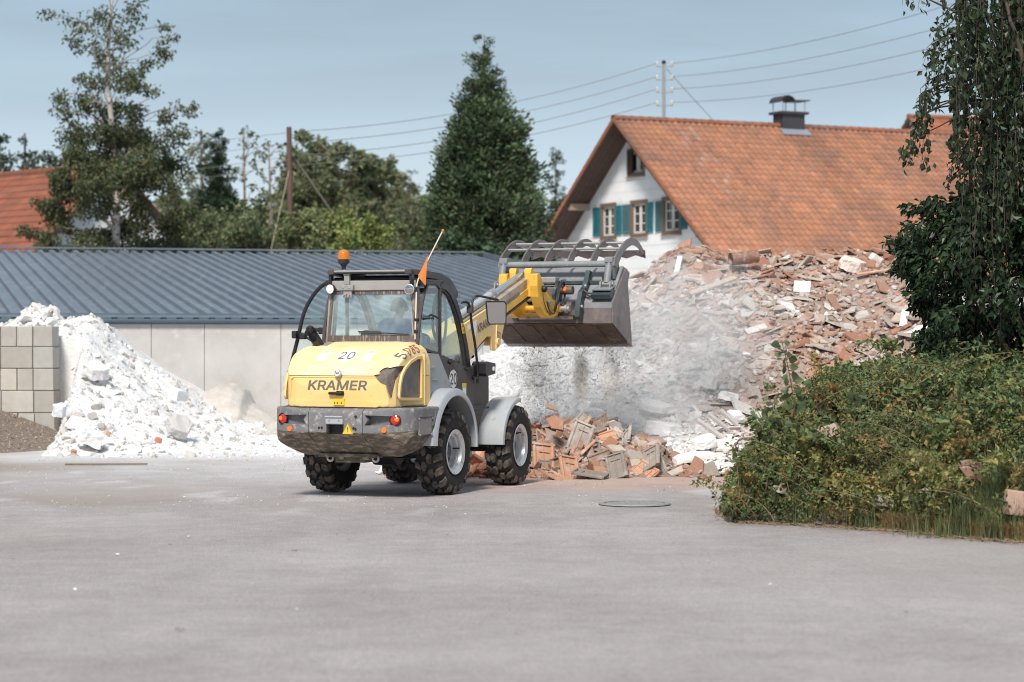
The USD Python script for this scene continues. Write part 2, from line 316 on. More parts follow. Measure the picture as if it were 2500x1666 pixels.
# roof: one sheet between each pair of ribs
rib = 0.31
n = int((S1 - S0) / rib)
sl = math.hypot(W + .25, PIT * (W + .25))
for k in range(n):
    x0 = S0 + k * rib; x1 = x0 + rib
    pr = [(x0, 0.0), (x0 + .015, .075), (x0 + .10, .075), (x0 + .13, 0.0), (x1 - .002, 0.0)]
    pr2 = [(x, z - .008) for x, z in pr[::-1]]
    t = XZ(sg.Polygon(pr + pr2), .03, W)
    v = t.vertices; v[:, 2] += ZE + PIT * v[:, 1]
    obj('roof_sheet', t, 'shed_metal', shed, smooth=False)
obj('roof_back', cat(hull([(S0, W, ZE + PIT * W), (S1, W, ZE + PIT * W), (S0, W + 18, ZE + .2), (S1, W + 18, ZE + .2), (S0, W, ZE + PIT * W - .1), (S1, W, ZE + PIT * W - .1), (S0, W + 18, ZE + .1), (S1, W + 18, ZE + .1)])), 'shed_metal', shed)
zr = ZE + PIT * W
obj('ridge_cap', cat(XZ([(S0, zr + .10), (S1 + .05, zr + .10), (S1 + .05, zr + .125), (S0, zr + .125)], W - .22, W + .2), XZ([(S0, zr + .08), (S1 + .05, zr + .08), (S1 + .05, zr + .105), (S0, zr + .105)], W - .235, W - .22)), 'shed_metal', shed)
vg = YZ([(-.03, ZE - .13), (W, zr - .10), (W, zr + .14), (-.03, ZE + .14)], S1, S1 + .03)
obj('verge_trim', vg, 'shed_metal', shed)
gut = [(.02 + .065 * math.cos(a), ZE + .0 + .065 * math.sin(a)) for a in np.linspace(PI, 2 * PI, 9)]
gut += [(.02 + .055 * math.cos(a), ZE + .0 + .055 * math.sin(a)) for a in np.linspace(2 * PI, PI, 9)]
obj('gutter', YZ(gut, S0, S1), 'shed_trim', shed)
obj('eave_board', box(S0, S1, .085, .098, ZE - .10, ZE + .11), 'shed_trim', shed)
obj('eave_trim', box(S0, S1, -.045, -.03, ZE + .03, ZE + .075), 'shed_metal', shed)

# ------------------------------------------------------------------ wall of stacked concrete blocks on the left
bw = thing('block_wall', 'wall of stacked square concrete blocks beside the white plaster heap', 'wall', loc=(0, 41, 0))
g = np.random.default_rng(11)
rows = [(1.67, 2.03, [-60, 0, 40, 79.5, 128]), (1.295, 1.67, [-78, 1, 79.5, 130]), (.912, 1.295, [-80, 0, 41, 80.5, 131]), (.53, .912, [-78, 3, 82, 132]), (.152, .53, [-40, 3, 43, 83.5, 133]), (-.22, .152, [-74, 5, 86, 134])]
for z0, z1, px in rows:
    px = [px[0] - 80 * k for k in (4, 3, 2, 1)] + px
    for a, b in zip(px[:-1], px[1:]):
        x0, x1 = (a - 1250) / 5800 * 41, (b - 1250) / 5800 * 41
        o = g.uniform(-.012, .012)
        t = g.uniform(.88, 1.18); c = np.array([1, 1, 1]) * t + g.uniform(-.02, .03) * np.array([1, 0, -1])
        m = rbox(x0 + .006, x1 - .006, o, .62, z0 + .005, z1 - .005, .013, 8)
        m = rot(m, g.uniform(-.006, .006), [0, 1, 0], ((x0 + x1) / 2, 0, (z0 + z1) / 2))
        obj('block', m, 'block', bw, tint=c)
obj('core', box(-11.5, -7.97, .05, .60, -.2, 1.98), 'concrete', bw)

# ------------------------------------------------------------------ farmhouse with the tiled roof
HR = 26.5
house = thing('farmhouse', 'white farmhouse with orange tiled roof and teal shuttered gable windows', 'house', loc=(3.62, 84, 0), rz=HR)
TP = math.tan(math.radians(36.5)); RZ = 9.70; HL = 24.0; HW = 6.42; EY = 7.75
def rz_(y): return RZ - TP * abs(y)
wins = [(1.55, 2.63), (-.72, .39), (-3.04, -1.85)]
holes = [sg.box(a, 5.53, b, 6.72) for a, b in wins] + [sg.box(-.51, 7.71, .6, 8.57)]
gable = sg.Polygon([(-HW, 0), (HW, 0), (HW, rz_(HW) - .22), (0, RZ - .22), (-HW, rz_(HW) - .22)])
hole_u = union_all(holes)
obj('wall', cat(YZ(gable.difference(hole_u), .95, 1.2), box(1.2, HL - .5, -HW, -HW + .25, 0, rz_(HW) - .22), box(1.2, HL - .5, HW - .25, HW, 0, rz_(HW) - .22), YZ(gable, HL - .5, HL - .3)), 'plaster_white', house)
zb = 0.0
hb = .395
k = 0
while k * hb < 9.4:
    strip = sg.box(-HW, k * hb + .006, HW, (k + 1) * hb - .006).intersection(gable).difference(hole_u)
    for piece in (getattr(strip, 'geoms', [strip]) if not strip.is_empty and k * hb > 2.2 else []):
        obj('wall_board', YZ(piece, .925 - .004 * (k % 3), .955), 'plaster_white', house)
    k += 1
def window(y0, y1, z0, z1, panes=(2, 3)):
    fr = sg.box(y0 - .06, z0 - .08, y1 + .06, z1 + .06).difference(sg.box(y0 + .07, z0 + .06, y1 - .07, z1 - .07))
    w = obj('window', YZ(fr, .88, 1.10), 'wood_frame', house)
    obj('sill', box(.84, .93, y0 - .1, y1 + .1, z0 - .12, z0 - .08), 'wood_pale', w)
    a, b, c, d = y0 + .07, y1 - .07, z0 + .06, z1 - .07
    half = (a + b) / 2
    for p, q in ((a, half), (half, b)):
        s = sg.box(p + .004, c, q - .004, d).difference(sg.box(p + .075, c + .07, q - .075, d - .07))
        for j in range(1, panes[1]):
            zz = c + (d - c) * j / panes[1]; s = s.union(sg.box(p + .05, zz - .018, q - .05, zz + .018))
        obj('sash', YZ(s, .97, 1.03), 'sash_white', w)
        obj('pane', YZ(sg.box(p + .06, c + .05, q - .06, d - .05), .995, 1.0), 'pane_dark', w)
def shutter(y0, y1, z0, z1, m, ang=0.0):
    s = [YZ(sg.box(y0, z0, y1, z1).difference(sg.box(y0 + .07, z0 + .08, y1 - .07, z1 - .08)), .87, .91)]
    nsl = 9
    for j in range(nsl):
        zz = z0 + .08 + (z1 - z0 - .16) * (j + .5) / nsl
        s.append(rot(box(.878, .892, y0 + .065, y1 - .065, zz - .062, zz + .062), .35, [0, 1, 0], (.885, 0, zz)))
    obj('shutter', cat(s), m, house)
for (a, b) in wins: window(a, b, 5.53, 6.72)
for a, b, m in ((2.66, 3.22, 'shutter'), (1.09, 1.50, 'shutter'), (.46, 1.0, 'shutter_faded'), (-1.18, -.78, 'shutter'), (-1.80, -1.36, 'shutter_faded'), (-3.52, -3.10, 'shutter')):
    shutter(a, b, 5.60, 6.66, m)
window(-.51, .6, 7.71, 8.57, (2, 1))
for yy in (-.35, -.12): obj('mullion', box(.955, .985, yy - .03, yy + .03, 7.78, 8.50), 'sash_white', house)
obj('attic_shutter', box(.84, .90, .24, .6, 7.74, 8.55), 'wood_dark', house)
obj('ridge_strut', box(.72, .9, -.10, .10, 8.50, 9.42), 'wood_dark', house)
obj('ground_floor_lintel', box(.86, .93, -1.5, -.3, 3.85, 4.1), 'shutter', house)
# roof deck, verge boards, purlins
def deck(sgn, th0, th1, x0, x1, y1=EY):
    return YZ([(0, RZ - th0), (sgn * y1, rz_(y1) - th0), (sgn * y1, rz_(y1) - th1), (0, RZ - th1)], x0, x1)
obj('roof', cat(deck(-1, .05, .20, .03, HL), deck(1, .05, .20, .03, HL)), 'wood_dark', house)
obj('verge_board', deck(-1, .04, .26, -.02, .02), 'wood_dark', house); obj('verge_board', deck(1, .04, .26, -.02, .02), 'wood_dark', house)
for yy, m in ((3.62, 'wood_pale'), (-3.62, 'wood_dark'), (-5.45, 'wood_dark'), (5.9, 'wood_dark'), (0, 'wood_dark')):
    z = rz_(yy) - .2; obj('purlin', box(.12 if m == 'wood_pale' else .15, .96, yy - .11, yy + .11, z - .24, z), m, house)
for j in range(5):   # soffit boards under the overhang
    for sgn in (-1, 1):
        x0 = .06 + j * .18; obj('soffit_board', deck(sgn, .205, .225, x0, x0 + .165, EY - .05), 'wood_dark', house)
# tiles
SL = math.hypot(EY, TP * EY); ex = .345; tw = .25
def tile_mesh(nu=7):
    u = np.linspace(0, 1, nu); prof = .042 * np.maximum(0, np.sin(np.pi * np.clip((u - .38) / .62, 0, 1))) ** .8 - .006 * np.sin(np.pi * np.clip(u / .38, 0, 1))
    rows_ = []
    for s, lift in ((0, .004), (ex + .05, .066), (ex + .05, .0)):
        rows_.append(np.c_[u * tw, np.full(nu, s), prof + lift])
    v = np.vstack(rows_); f = []
    for r in range(2):
        for i in range(nu - 1):
            a = r * nu + i; f += [[a, a + nu, a + nu + 1], [a, a + nu + 1, a + 1]]
    return v, np.array(f)
tv, tf = tile_mesh()
ncol, nrow = int(HL / tw), int(SL / ex)
cs, sn = math.cos(math.radians(36.5)), math.sin(math.radians(36.5))
ch, sh_ = math.cos(math.radians(HR)), math.sin(math.radians(HR))
g = np.random.default_rng(3)
tiles = []
STK = meshkit.fbm(np.stack(np.broadcast_arrays(np.arange(ncol)[None] * tw * .55, np.arange(nrow)[:, None] * ex * .08, np.array(2.0)), -1), 4, 5)
for r in range(nrow):
    for c in range(ncol):
        x0 = c * tw; s0 = r * ex
        jig = g.normal(0, .004, 3)
        v = np.c_[tv[:, 0] + x0 + jig[0], -(tv[:, 1] + s0 + jig[1]) * cs, RZ - .05 - (tv[:, 1] + s0) * sn + (tv[:, 2] + abs(jig[2])) ]
        wx, wy = 3.62 + v[0, 0] * ch - v[0, 1] * sh_, 84 + v[0, 0] * sh_ + v[0, 1] * ch
        px, py = 1250 + 5800 * wx / wy, 833 - 5800 * (v[0, 2] - 1.77) / wy
        # weathering: streaks down the slope, paler below the mast
        stk = STK[r, c]
        tv_ = 1 + g.normal(0, .07) - .55 * max(0, stk - .52) * 2
        tv_ *= .90 + .16 * min(1, s0 / SL)
        col = np.array([1, 1, 1]) * tv_ + np.array([.03, 0, -.02]) * g.normal()
        if 1.9 < x0 < 3.0 and s0 < 4.5 and g.random() < .55 * (1 - s0 / 5): col = col * .7 + np.array([.55, 1.0, 1.6]) * .55
        tiles.append((wy, px, py, v, col))
vis = sorted([i for i, t in enumerate(tiles) if t[2] < 600 and t[1] < 2240], key=lambda i: tiles[i][0])[:300]
vs = set(vis)
for i in vis: obj('roof_tile', (tiles[i][3], tf), 'roof_tile', house, smooth=40, tint=tiles[i][4])
rest = [tiles[i] for i in range(len(tiles)) if i not in vs]
obj('roof_tiles', trimesh.Trimesh(np.vstack([t[3] for t in rest]), np.vstack([tf + k * len(tv) for k in range(len(rest))]), process=False), 'roof_tile', house, kind='stuff', smooth=40, tint=np.vstack([np.tile(t[4], (len(tv), 1)) for t in rest]))
lt = []
for r in range(nrow):   # tiles of the far slope: rows whose ends show along the verge
    s0 = r * ex
    lt.append(hull([(x, (s0 + q) * cs, RZ - .05 - (s0 + q) * sn + z) for x in (-.05, HL) for q, z in ((0, .0), (ex + .05, .045), (ex + .05, .012), (0, -.01))]))
obj('far_roof_tiles', cat(lt), 'roof_tile', house, kind='stuff', tint=(1, .9, .8))
for k in range(int(HL / .36)):   # ridge tiles
    a = np.linspace(-.15, PI + .15, 8); x0 = -.06 + k * .36
    ring = lambda x, r: np.c_[np.full(8, x), r * np.cos(a) * 1.25, RZ - .06 + r * np.sin(a)]
    v = np.vstack([ring(x0, .135), ring(x0 + .40, .115), ring(x0, .115)]); f = []
    for i in range(7): f += [[i, i + 8, i + 9], [i, i + 9, i + 1], [i, i + 1, i + 17], [i, i + 17, i + 16]]
    obj('ridge_tile', (v, np.array(f)), 'roof_tile', house, smooth=40, tint=np.array([.78, .66, .62]) * g.uniform(.8, 1.1))
# edge tiles along the near verge
vt = []
for sgn in (-1, 1):
    for r in range(nrow + 1):
        s0 = r * ex
        vt.append(hull([(x, sgn * (s0 + q) * cs, RZ - (s0 + q) * sn + z) for x in (-.06, -.02) for q, z in ((0, -.16), (0, .0), (ex + .04, .03), (ex + .04, -.16))]))
obj('verge_tiles', cat(vt), 'roof_tile', house, kind='stuff', tint=(1.05, .85, .75))
# chimney with its metal hood
chim = obj('chimney', cat(box(6.85, 7.8, -.33, .33, 9.0, 10.08), box(6.72, 7.92, -.43, .43, 10.08, 10.17)), 'chimney_dark', house)
hood = sg.Polygon([(6.72 + .32 - .32 * math.cos(a), 10.50 + .26 * math.sin(a)) for a in np.linspace(0, PI * .8, 12)] + [(7.35, 10.60), (8.0, 10.62), (8.0, 10.58), (7.33, 10.56)] + [(6.72 + .32 - .29 * math.cos(a), 10.50 + .23 * math.sin(a)) for a in np.linspace(PI * .8, 0, 12)])
obj('hood', XZ(hood.buffer(0), -.40, .40), 'chimney_dark', chim)
for x, z in ((6.85, 10.52), (7.4, 10.57), (7.8, 10.58)):
    for y in (-.33, .33): obj('hood_stay', cyl((x, y, 10.15), (x, y, z), .018, n=6), 'lead', chim)
obj('flashing', hull([(6.75, -.30, 9.55), (7.92, -.30, 9.55), (6.70, -.62, RZ - .62 * TP + .06), (7.95, -.62, RZ - .62 * TP + .06), (6.75, -.30, 9.48), (7.92, -.30, 9.48)]), 'lead', house)

# roof mast with its insulators, and the wires
mastb = np.array([3.62 + 2.02 * ch, 84 + 2.02 * sh_])
mast = thing('roof_mast', 'grey steel power line mast standing on the farmhouse roof ridge', 'mast', loc=(mastb[0], mastb[1], 0))
obj('tube', cyl((0, 0, 9.4), (0, 0, 11.72), .062, .052, 12), 'galvanised', mast); obj('cap', rev([(0, 11.82), (.05, 11.80), (.085, 11.74), (.07, 11.68), (0, 11.68)], 12), 'insulator_dark', mast)
arms = []
for k, (z, sgn) in enumerate(((11.62, 1), (11.14, -1), (10.70, 1), (10.22, -1))):
    obj('bracket', cat(box(-.26, .32, -.03, .03, z - .06, z - .02)), 'galvanised', mast)
    for sx in (-.24, .29):
        obj('insulator', mv(rev([(0, 0), (.055, 0), (.065, .04), (.04, .07), (.055, .10), (.03, .16), (0, .17)], 10), (sx, 0, z - .02)), 'porcelain', mast)
    arms.append(z + .08)
pole = thing('utility_pole', 'brown weathered wooden utility pole behind the blue-grey shed roof', 'utility pole', loc=(-7.45, 80, 0))
obj('post', tube([(.06, 0, 0), (0, 0, 4.5), (-.06, 0, 8.98)], [.125, .105, .085], 14), 'pole_wood', pole)
pz = (8.82, 8.42, 8.02, 7.68)
for k, z in enumerate(pz):
    sx = .17 if k % 2 == 0 else -.19
    obj('hook', tube([(-.05, 0, z - .12), (sx * .8, -.02, z - .12), (sx, -.02, z - .06)], .014, 6), 'insulator_dark', pole)
    obj('insulator', mv(rev([(0, 0), (.05, 0), (.06, .05), (.03, .10), (0, .12)], 10), (sx, -.02, z - .06)), 'insulator_dark', pole)
obj('band', mv(rev([(.115, 0), (.118, .0), (.118, .06), (.115, .06)], 14), (0, 0, 4.6)), 'insulator_dark', pole)
def wire(a, b, sag, r, name, label, m='wire', n=28, cat_='wire', group=None):
    t = np.linspace(0, 1, n)[:, None]; p = np.asarray(a) * (1 - t) + np.asarray(b) * t; p[:, 2] -= sag * 4 * (t * (1 - t))[:, 0]
    return obj(name, tube(p, r, 6), m, label=label, cat=cat_, group=group)
nm = ('topmost', 'second', 'third', 'lowest')
for k in range(4):
    sx = .17 if k % 2 == 0 else -.19
    wire((-7.45 + sx, 79.98, pz[k]), (mastb[0] - .24, mastb[1], arms[k]), .42, .012, 'power_line', f'{nm[k]} of four power lines between the wooden pole and the roof mast', 'wire')
    wire((mastb[0] + .29, mastb[1], arms[k]), (17.0, 48.0, arms[k] - .25 + .12 * (1.5 - k)), .75, .009, 'power_line', f'{nm[k]} of four power lines rising right from the roof mast')
    wire((-7.45 + sx, 79.98, pz[k]), (-40, 74, pz[k] - 2.2 - .4 * k), .6, .008, 'power_line', f'{nm[k]} of four power lines left of the wooden pole among trees')
wire((-7.42, 80, 8.1), (-5.45, 80.6, 5.2), .02, .03, 'stay', 'dark slanting stay cable on the right side of the wooden pole', cat_='stay cable')
wire((-7.5, 79.9, 7.5), (-8.45, 79.5, 3.2), .03, .012, 'stay', 'thin pale stay cable on the left side of the wooden pole', 'wire_pale', cat_='stay cable')
pm = np.array([3.62 + 4.2 * ch, 84 + 4.2 * sh_])
wire((mastb[0] + .1, mastb[1], 11.5), (pm[0] - .05, pm[1], 9.7), .02, .012, 'stay', 'thin stay wire from the roof mast down to the ridge', cat_='stay cable')

# ------------------------------------------------------------------ two more houses: red roof on the left, orange hipped roof at the far right
def simple_house(name, label, loc, rz, hw, L, ridge, pitch, m, wall_h=0, over=.4, tintc=(1, 1, 1), exx=.36):
    h = thing(name, label, 'house', loc=loc, rz=rz)
    tp = math.tan(math.radians(pitch)); c, s = math.cos(math.radians(pitch)), math.sin(math.radians(pitch)); ey = hw + .5
    gb = [(-hw, 0), (hw, 0), (hw, ridge - tp * hw - .15), (0, ridge - .15), (-hw, ridge - tp * hw - .15)]
    obj('wall', cat(YZ(gb, over, over + .3), YZ(gb, L - over - .3, L - over), box(over, L - over, -hw, -hw + .3, 0, ridge - tp * hw - .2), box(over, L - over, hw - .3, hw, 0, ridge - tp * hw - .2)), 'plaster_white', h)
    obj('roof', cat([YZ([(0, ridge), (q * ey, ridge - tp * ey), (q * ey, ridge - tp * ey - .16), (0, ridge - .16)], 0, L) for q in (-1, 1)]), 'wood_dark', h)
    rows2, tt = [], []
    gg = np.random.default_rng(5)
    for q in (-1, 1):
        for r in range(int(ey / c / exx)):
            s0 = r * exx
            for x0 in np.arange(0, L, .5):
                j = gg.uniform(-.008, .008)
                rows2.append(hull([(x, q * (s0 + e) * c, ridge - (s0 + e) * s + z + j) for x in (x0, x0 + .49) for e, z in ((0, .02), (exx + .04, .085), (exx + .04, .02), (0, -.01))]))
                tt.append(np.tile(np.asarray(tintc) * gg.uniform(.85, 1.1), (len(rows2[-1].vertices), 1)))
    obj('roof_tiles', cat(rows2), m, h, kind='stuff', smooth=False, tint=np.vstack(tt))
    for k in range(int(L / .4)): obj('ridge_tile', cyl((k * .4, 0, ridge + .02), (k * .4 + .41, 0, ridge + .03), .14, .12, 10), m, h, tint=np.asarray(tintc) * .8)
    return h
lh = simple_house('red_roof_house', 'white house with red tiled roof at the left edge behind the birch', (-13.24, 80, 0), 135, 6.0, 16, 7.67, 42, 'roof_tile_red')
obj('chimney', box(2.6, 3.0, -.2, .2, 6.9, 8.15), 'wood_frame', lh)
hh = simple_house('far_house', 'far house showing only the end of its orange tiled roof above the farmhouse ridge', (18.0, 108, 0), 20, 6.5, 20, 11.95, 38, 'roof_tile', tintc=(.9, .72, .62))
# ------------------------------------------------------------------ wheel loader
mat('yellow', (0.80, 0.53, 0.19), 0.45, var=0.06, vscale=2.0, spec=0.5, dirt=(0.70, 0.53, 0.28), dscale=2.2, dlo=0.45, dhi=0.75, coat=0.05, dirt2=(0.42, 0.32, 0.18), d2scale=13.0, d2lo=0.63, d2hi=0.76)
mat('yellow_dusty', (0.80, 0.585, 0.27), 0.6, var=0.05, vscale=3.0, dirt=(0.78, 0.66, 0.45), dscale=1.8, dlo=0.40, dhi=0.68, dirt2=(0.52, 0.42, 0.27), d2scale=11.0, d2lo=0.62, d2hi=0.76)
mat('yellow_worn', (0.74, 0.43, 0.06), 0.5, var=0.12, vscale=5.0, dirt=(0.34, 0.24, 0.13), dscale=7.0, dlo=0.56, dhi=0.70)
mat('grey_panel', (0.34, 0.355, 0.385), 0.5, var=0.06, dirt=(0.42, 0.38, 0.34), dscale=3.0, dlo=0.45, dhi=0.75, dirt2=(0.24, 0.21, 0.19), d2scale=12.0, d2lo=0.62, d2hi=0.74)
mat('fender_grey', (0.36, 0.38, 0.40), 0.45, var=0.04, dirt=(0.42, 0.385, 0.35), dscale=4.0, dlo=0.50, dhi=0.75, dirt2=(0.25, 0.22, 0.20), d2scale=10.0, d2lo=0.64, d2hi=0.76)
mat('bumper_grey', (0.165, 0.16, 0.165), 0.6, tint=True, var=0.15, vscale=10, dirt=(0.38, 0.35, 0.32), dscale=14.0, dlo=0.55, dhi=0.68, dirt2=(0.62, 0.60, 0.57), d2scale=26.0, d2lo=0.66, d2hi=0.72)
mat('bumper_mud', (0.105, 0.085, 0.062), 0.85, tint=True, var=0.4, vscale=9, stretch=(1, 1, 3.0), dirt=(0.30, 0.245, 0.185), dscale=9.0, dlo=0.50, dhi=0.68, dirt2=(0.50, 0.45, 0.38), d2scale=30.0, d2lo=0.64, d2hi=0.70, bump=0.004, bscale=30)
mat('brown_metal', (0.055, 0.042, 0.044), 0.5, var=0.1, dirt=(0.105, 0.085, 0.08), dscale=4.0, dlo=0.5, dhi=0.8)
mat('cab_grey', (0.30, 0.285, 0.275), 0.55, var=0.06, dirt=(0.36, 0.33, 0.30), dscale=5, dlo=0.5, dhi=0.75)
mat('cab_black', (0.020, 0.018, 0.020), 0.40, spec=0.45, dirt=(0.07, 0.062, 0.06), dscale=4.0, dlo=0.55, dhi=0.85)
mat('black', (0.012, 0.012, 0.013), 0.5)
mat('void', (0.004, 0.004, 0.004), 0.9)
mat('rubber', (0.016, 0.0145, 0.0155), 0.75, spec=0.35, var=0.2, dirt=(0.075, 0.060, 0.050), dscale=6.0, dlo=0.56, dhi=0.80)
mat('tread', (0.030, 0.027, 0.026), 0.8, spec=0.3, tint=True, var=0.25, vscale=10, dirt=(0.19, 0.15, 0.12), dscale=7.0, dlo=0.44, dhi=0.66)
mat('rim_silver', (0.55, 0.555, 0.57), 0.38, metal=0.55, dirt=(0.30, 0.25, 0.22), dscale=9.0, dlo=0.52, dhi=0.72)
mat('rim_dark', (0.06, 0.065, 0.085), 0.55, dirt=(0.14, 0.12, 0.11), dscale=8)
mat('foam', (0.145, 0.118, 0.105), 0.95, var=0.3, vscale=14, bump=0.01, bscale=40)
mat('mesh_grille', (0.205, 0.185, 0.175), 0.8, var=0.15, vscale=6, dirt=(0.12, 0.105, 0.10), dscale=4, dlo=0.5, dhi=0.7)
mat('letter', (0.125, 0.105, 0.105), 0.6)
mat('letter_red', (0.36, 0.10, 0.03), 0.5)
mat('sticker_white', (0.82, 0.82, 0.80), 0.5)
mat('sticker_yellow', (0.80, 0.50, 0.02), 0.5)
mat('red_lens', (0.48, 0.012, 0.010), 0.15, coat=0.6, spec=0.6)
mat('orange_lens', (0.80, 0.17, 0.01), 0.15, coat=0.6, spec=0.6)
mat('amber_lens', (0.78, 0.25, 0.015), 0.18, coat=0.5, spec=0.6, transl=0.35)
mat('lamp_glass', (0.80, 0.80, 0.80), 0.10, spec=0.8, coat=0.8)
mat('chrome', (0.70, 0.74, 0.80), 0.12, metal=1.0)
mat('steel', (0.36, 0.35, 0.34), 0.5, metal=0.4, var=0.15, dirt=(0.26, 0.22, 0.19), dscale=8)
mat('bucket_grey', (0.215, 0.225, 0.235), 0.5, var=0.08, vscale=3, dirt=(0.30, 0.29, 0.28), dscale=5, dlo=0.5, dhi=0.8)
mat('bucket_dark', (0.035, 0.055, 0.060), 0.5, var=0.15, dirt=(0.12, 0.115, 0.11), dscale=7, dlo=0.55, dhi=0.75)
mat('bucket_worn', (0.180, 0.150, 0.148), 0.42, metal=0.3, var=0.2, vscale=4, dirt=(0.28, 0.235, 0.215), dscale=6, dlo=0.5, dhi=0.72, dirt2=(0.09, 0.07, 0.065), d2scale=3, d2lo=0.55, d2hi=0.7)
mat('bucket_rust', (0.088, 0.055, 0.040), 0.7, var=0.35, vscale=5, dirt=(0.24, 0.175, 0.135), dscale=11, dlo=0.56, dhi=0.70, dirt2=(0.04, 0.028, 0.022), d2scale=3.5, d2lo=0.5, d2hi=0.7)
mat('hose', (0.026, 0.022, 0.024), 0.45)
mat('flag_orange', (0.88, 0.27, 0.07), 0.7, transl=0.35)
mat('whip', (0.80, 0.66, 0.52), 0.4)
mat('seat_cloth', (0.022, 0.020, 0.020), 0.85, var=0.2)
glass('rear_glass', (0.93, 0.98, 0.985), (0.66, 0.75, 0.78), 0.15, 4.0)
glass('side_glass', (0.90, 0.965, 0.95), (0.60, 0.68, 0.64), 0.014, 4.0)
mat('mirror_glass', (0.50, 0.49, 0.48), 0.10, metal=1.0)

hd = math.radians(22.5)
LO = np.array([-.794 - .717 * math.cos(hd), 27.5 + .717 * math.sin(hd), 0.0])
L = thing('wheel_loader', 'dusty yellow and grey wheel loader tipping out its raised grapple bucket', 'wheel loader', loc=LO, rz=67.5)

def rounded(m, edge=0.025, it=8, lam=0.5):
    """Soften the edges of a solid."""
    r = m.refine_to_length(edge)
    t = tm(r); t.merge_vertices()
    trimesh.smoothing.filter_taubin(t, lamb=lam, nu=0.52, iterations=it)
    return t
def XYp(poly, z0, z1): return mv(ext(poly, z1 - z0), (0, 0, z0))
def sym(half):   # half outline with y >= 0 -> full outline
    return half + [(-y, z) for y, z in half[::-1]]

# ---- wheels
def tyre_profile():
    p = [(.250, -.125), (.262, -.138), (.30, -.152), (.36, -.163), (.415, -.158), (.448, -.145), (.460, -.12), (.464, -.06), (.465, 0)]
    return p + [(r, -z) for r, z in p[-2::-1]]
def lug(poly, r0, r1, N=1):
    """poly in (arc angle, z); raised block between radii, tapering at the top."""
    c = np.mean(poly, 0); top = (np.asarray(poly) - c) * .86 + c
    crown = lambda z: 1 - .055 * (abs(z) / .16) ** 3
    def P(q, r):
        a, z = q; rr = r * crown(z); return (rr * math.cos(a), rr * math.sin(a), z)
    return hull([P(q, r0) for q in poly] + [P(q, r1) for q in top])
carc = rev(tyre_profile(), 64)
NL = 17; lugs = []; tcol = []
g = np.random.default_rng(21)
pit = 2 * PI / NL
for k in range(NL):
    for sgn in (1, -1):
        a0 = k * pit + (0 if sgn > 0 else pit * .5)
        sk = .10 * 1
        sh = [(a0 + .02 + sk, .074 * sgn), (a0 + .02, .105 * sgn), (a0 - .01, .158 * sgn), (a0 + .19, .158 * sgn), (a0 + .215, .105 * sgn), (a0 + .19 + sk * .6, .080 * sgn)]
        lugs.append(lug(sh, .43, .494))
        # the lug runs down over the shoulder
        w = [(r * math.cos(a), r * math.sin(a), z * sgn) for a in (a0 + .0, a0 + .185) for r, z in ((.462, .14), (.476, .150), (.405, .168), (.40, .157))]
        lugs.append(hull(w))
        ce = [(a0 + .13 + .150 * math.cos(q), (.036 + .042 * math.sin(q)) * sgn) for q in np.arange(6) * PI / 3 + .25]
        lugs.append(lug(ce, .44, .497))
tread = cat(lugs)
rimp = [(.150, -.01), (.150, .02), (.185, .03), (.196, .075), (.212, .085), (.218, .12), (.236, .134), (.250, .139), (.262, .156), (.256, .162), (.246, .154), (.228, .149), (.212, .138), (.205, .10), (.188, .09), (.178, .045), (.14, .035)]
rim = rev(rimp + [rimp[0]], 48)
back = rev([(.256, -.15), (.25, -.10), (.21, -.09), (.20, .0), (.19, .0), (.20, -.1), (.235, -.12), (.25, -.155)], 32)
disc = [rev([(0, .075), (.06, .075), (.075, .06), (.08, .03), (.15, .022), (.165, .03), (.165, .0), (0, .0)], 32)]
bolts = cat([mv(trimesh.creation.cylinder(.013, .03, sections=6), (.105 * math.cos(a), .105 * math.sin(a), .035)) for a in np.arange(8) * PI / 4])
def wheel(x, side, spin, yaw=0.0):
    w = UsdGeom.Xform.Define(stage, _path('wheel', L)); w.AddTranslateOp().Set((x, side * .717, .488)); w.AddRotateZOp().Set(yaw); w.AddRotateXOp().Set(-90.0 * side); w.AddRotateZOp(opSuffix='spin').Set(spin)
    p = w.GetPrim()
    obj('tyre', carc, 'rubber', p, smooth=40)
    v = tread.vertices; nn = meshkit.fbm(v * 9 + spin, 3, 4) * .6 + 1.3 * sstep(.458, .488, np.hypot(v[:, 0], v[:, 1])) * meshkit.fbm(v * 5 + spin, 3, 6)
    obj('tread', tread, 'tread', p, smooth=False, tint=(np.array([1, 1, 1])[None] * (0.8 + 1.0 * nn[:, None])))
    obj('rim', cat(rim, back), 'rim_silver', p, smooth=30); obj('hub', disc[0], 'rim_dark', p, smooth=30); obj('wheel_nuts', bolts, 'steel', p)
    obj('valve', cyl((.17, 0, .04), (.19, 0, .12), .008, n=6), 'black', p)
wheel(0, -1, 10); wheel(0, 1, 33); wheel(1.97, -1, 52, 3.0); wheel(1.97, 1, 20, 3.0)

# ---- chassis, axles
obj('chassis', cat(rbox(-.75, 2.5, -.28, .28, .52, .98, .03), rbox(.3, 1.1, -.58, .58, .72, 1.05, .03), rbox(1.9, 2.5, -.24, .24, .9, 1.35, .04)), 'cab_black', L)
for x in (0, 1.97): obj('axle', cat(cyl((x, -.56, .488), (x, .56, .488), .085), cyl((x, -.15, .488), (x, .15, .488), .17), cyl((x, -.60, .488), (x, -.50, .488), .14), cyl((x, .50, .488), (x, .60, .488), .14)), 'cab_black', L)
obj('side_tank', rbox(.50, 1.08, -.66, -.40, .62, .90, .03), 'brown_metal', L)

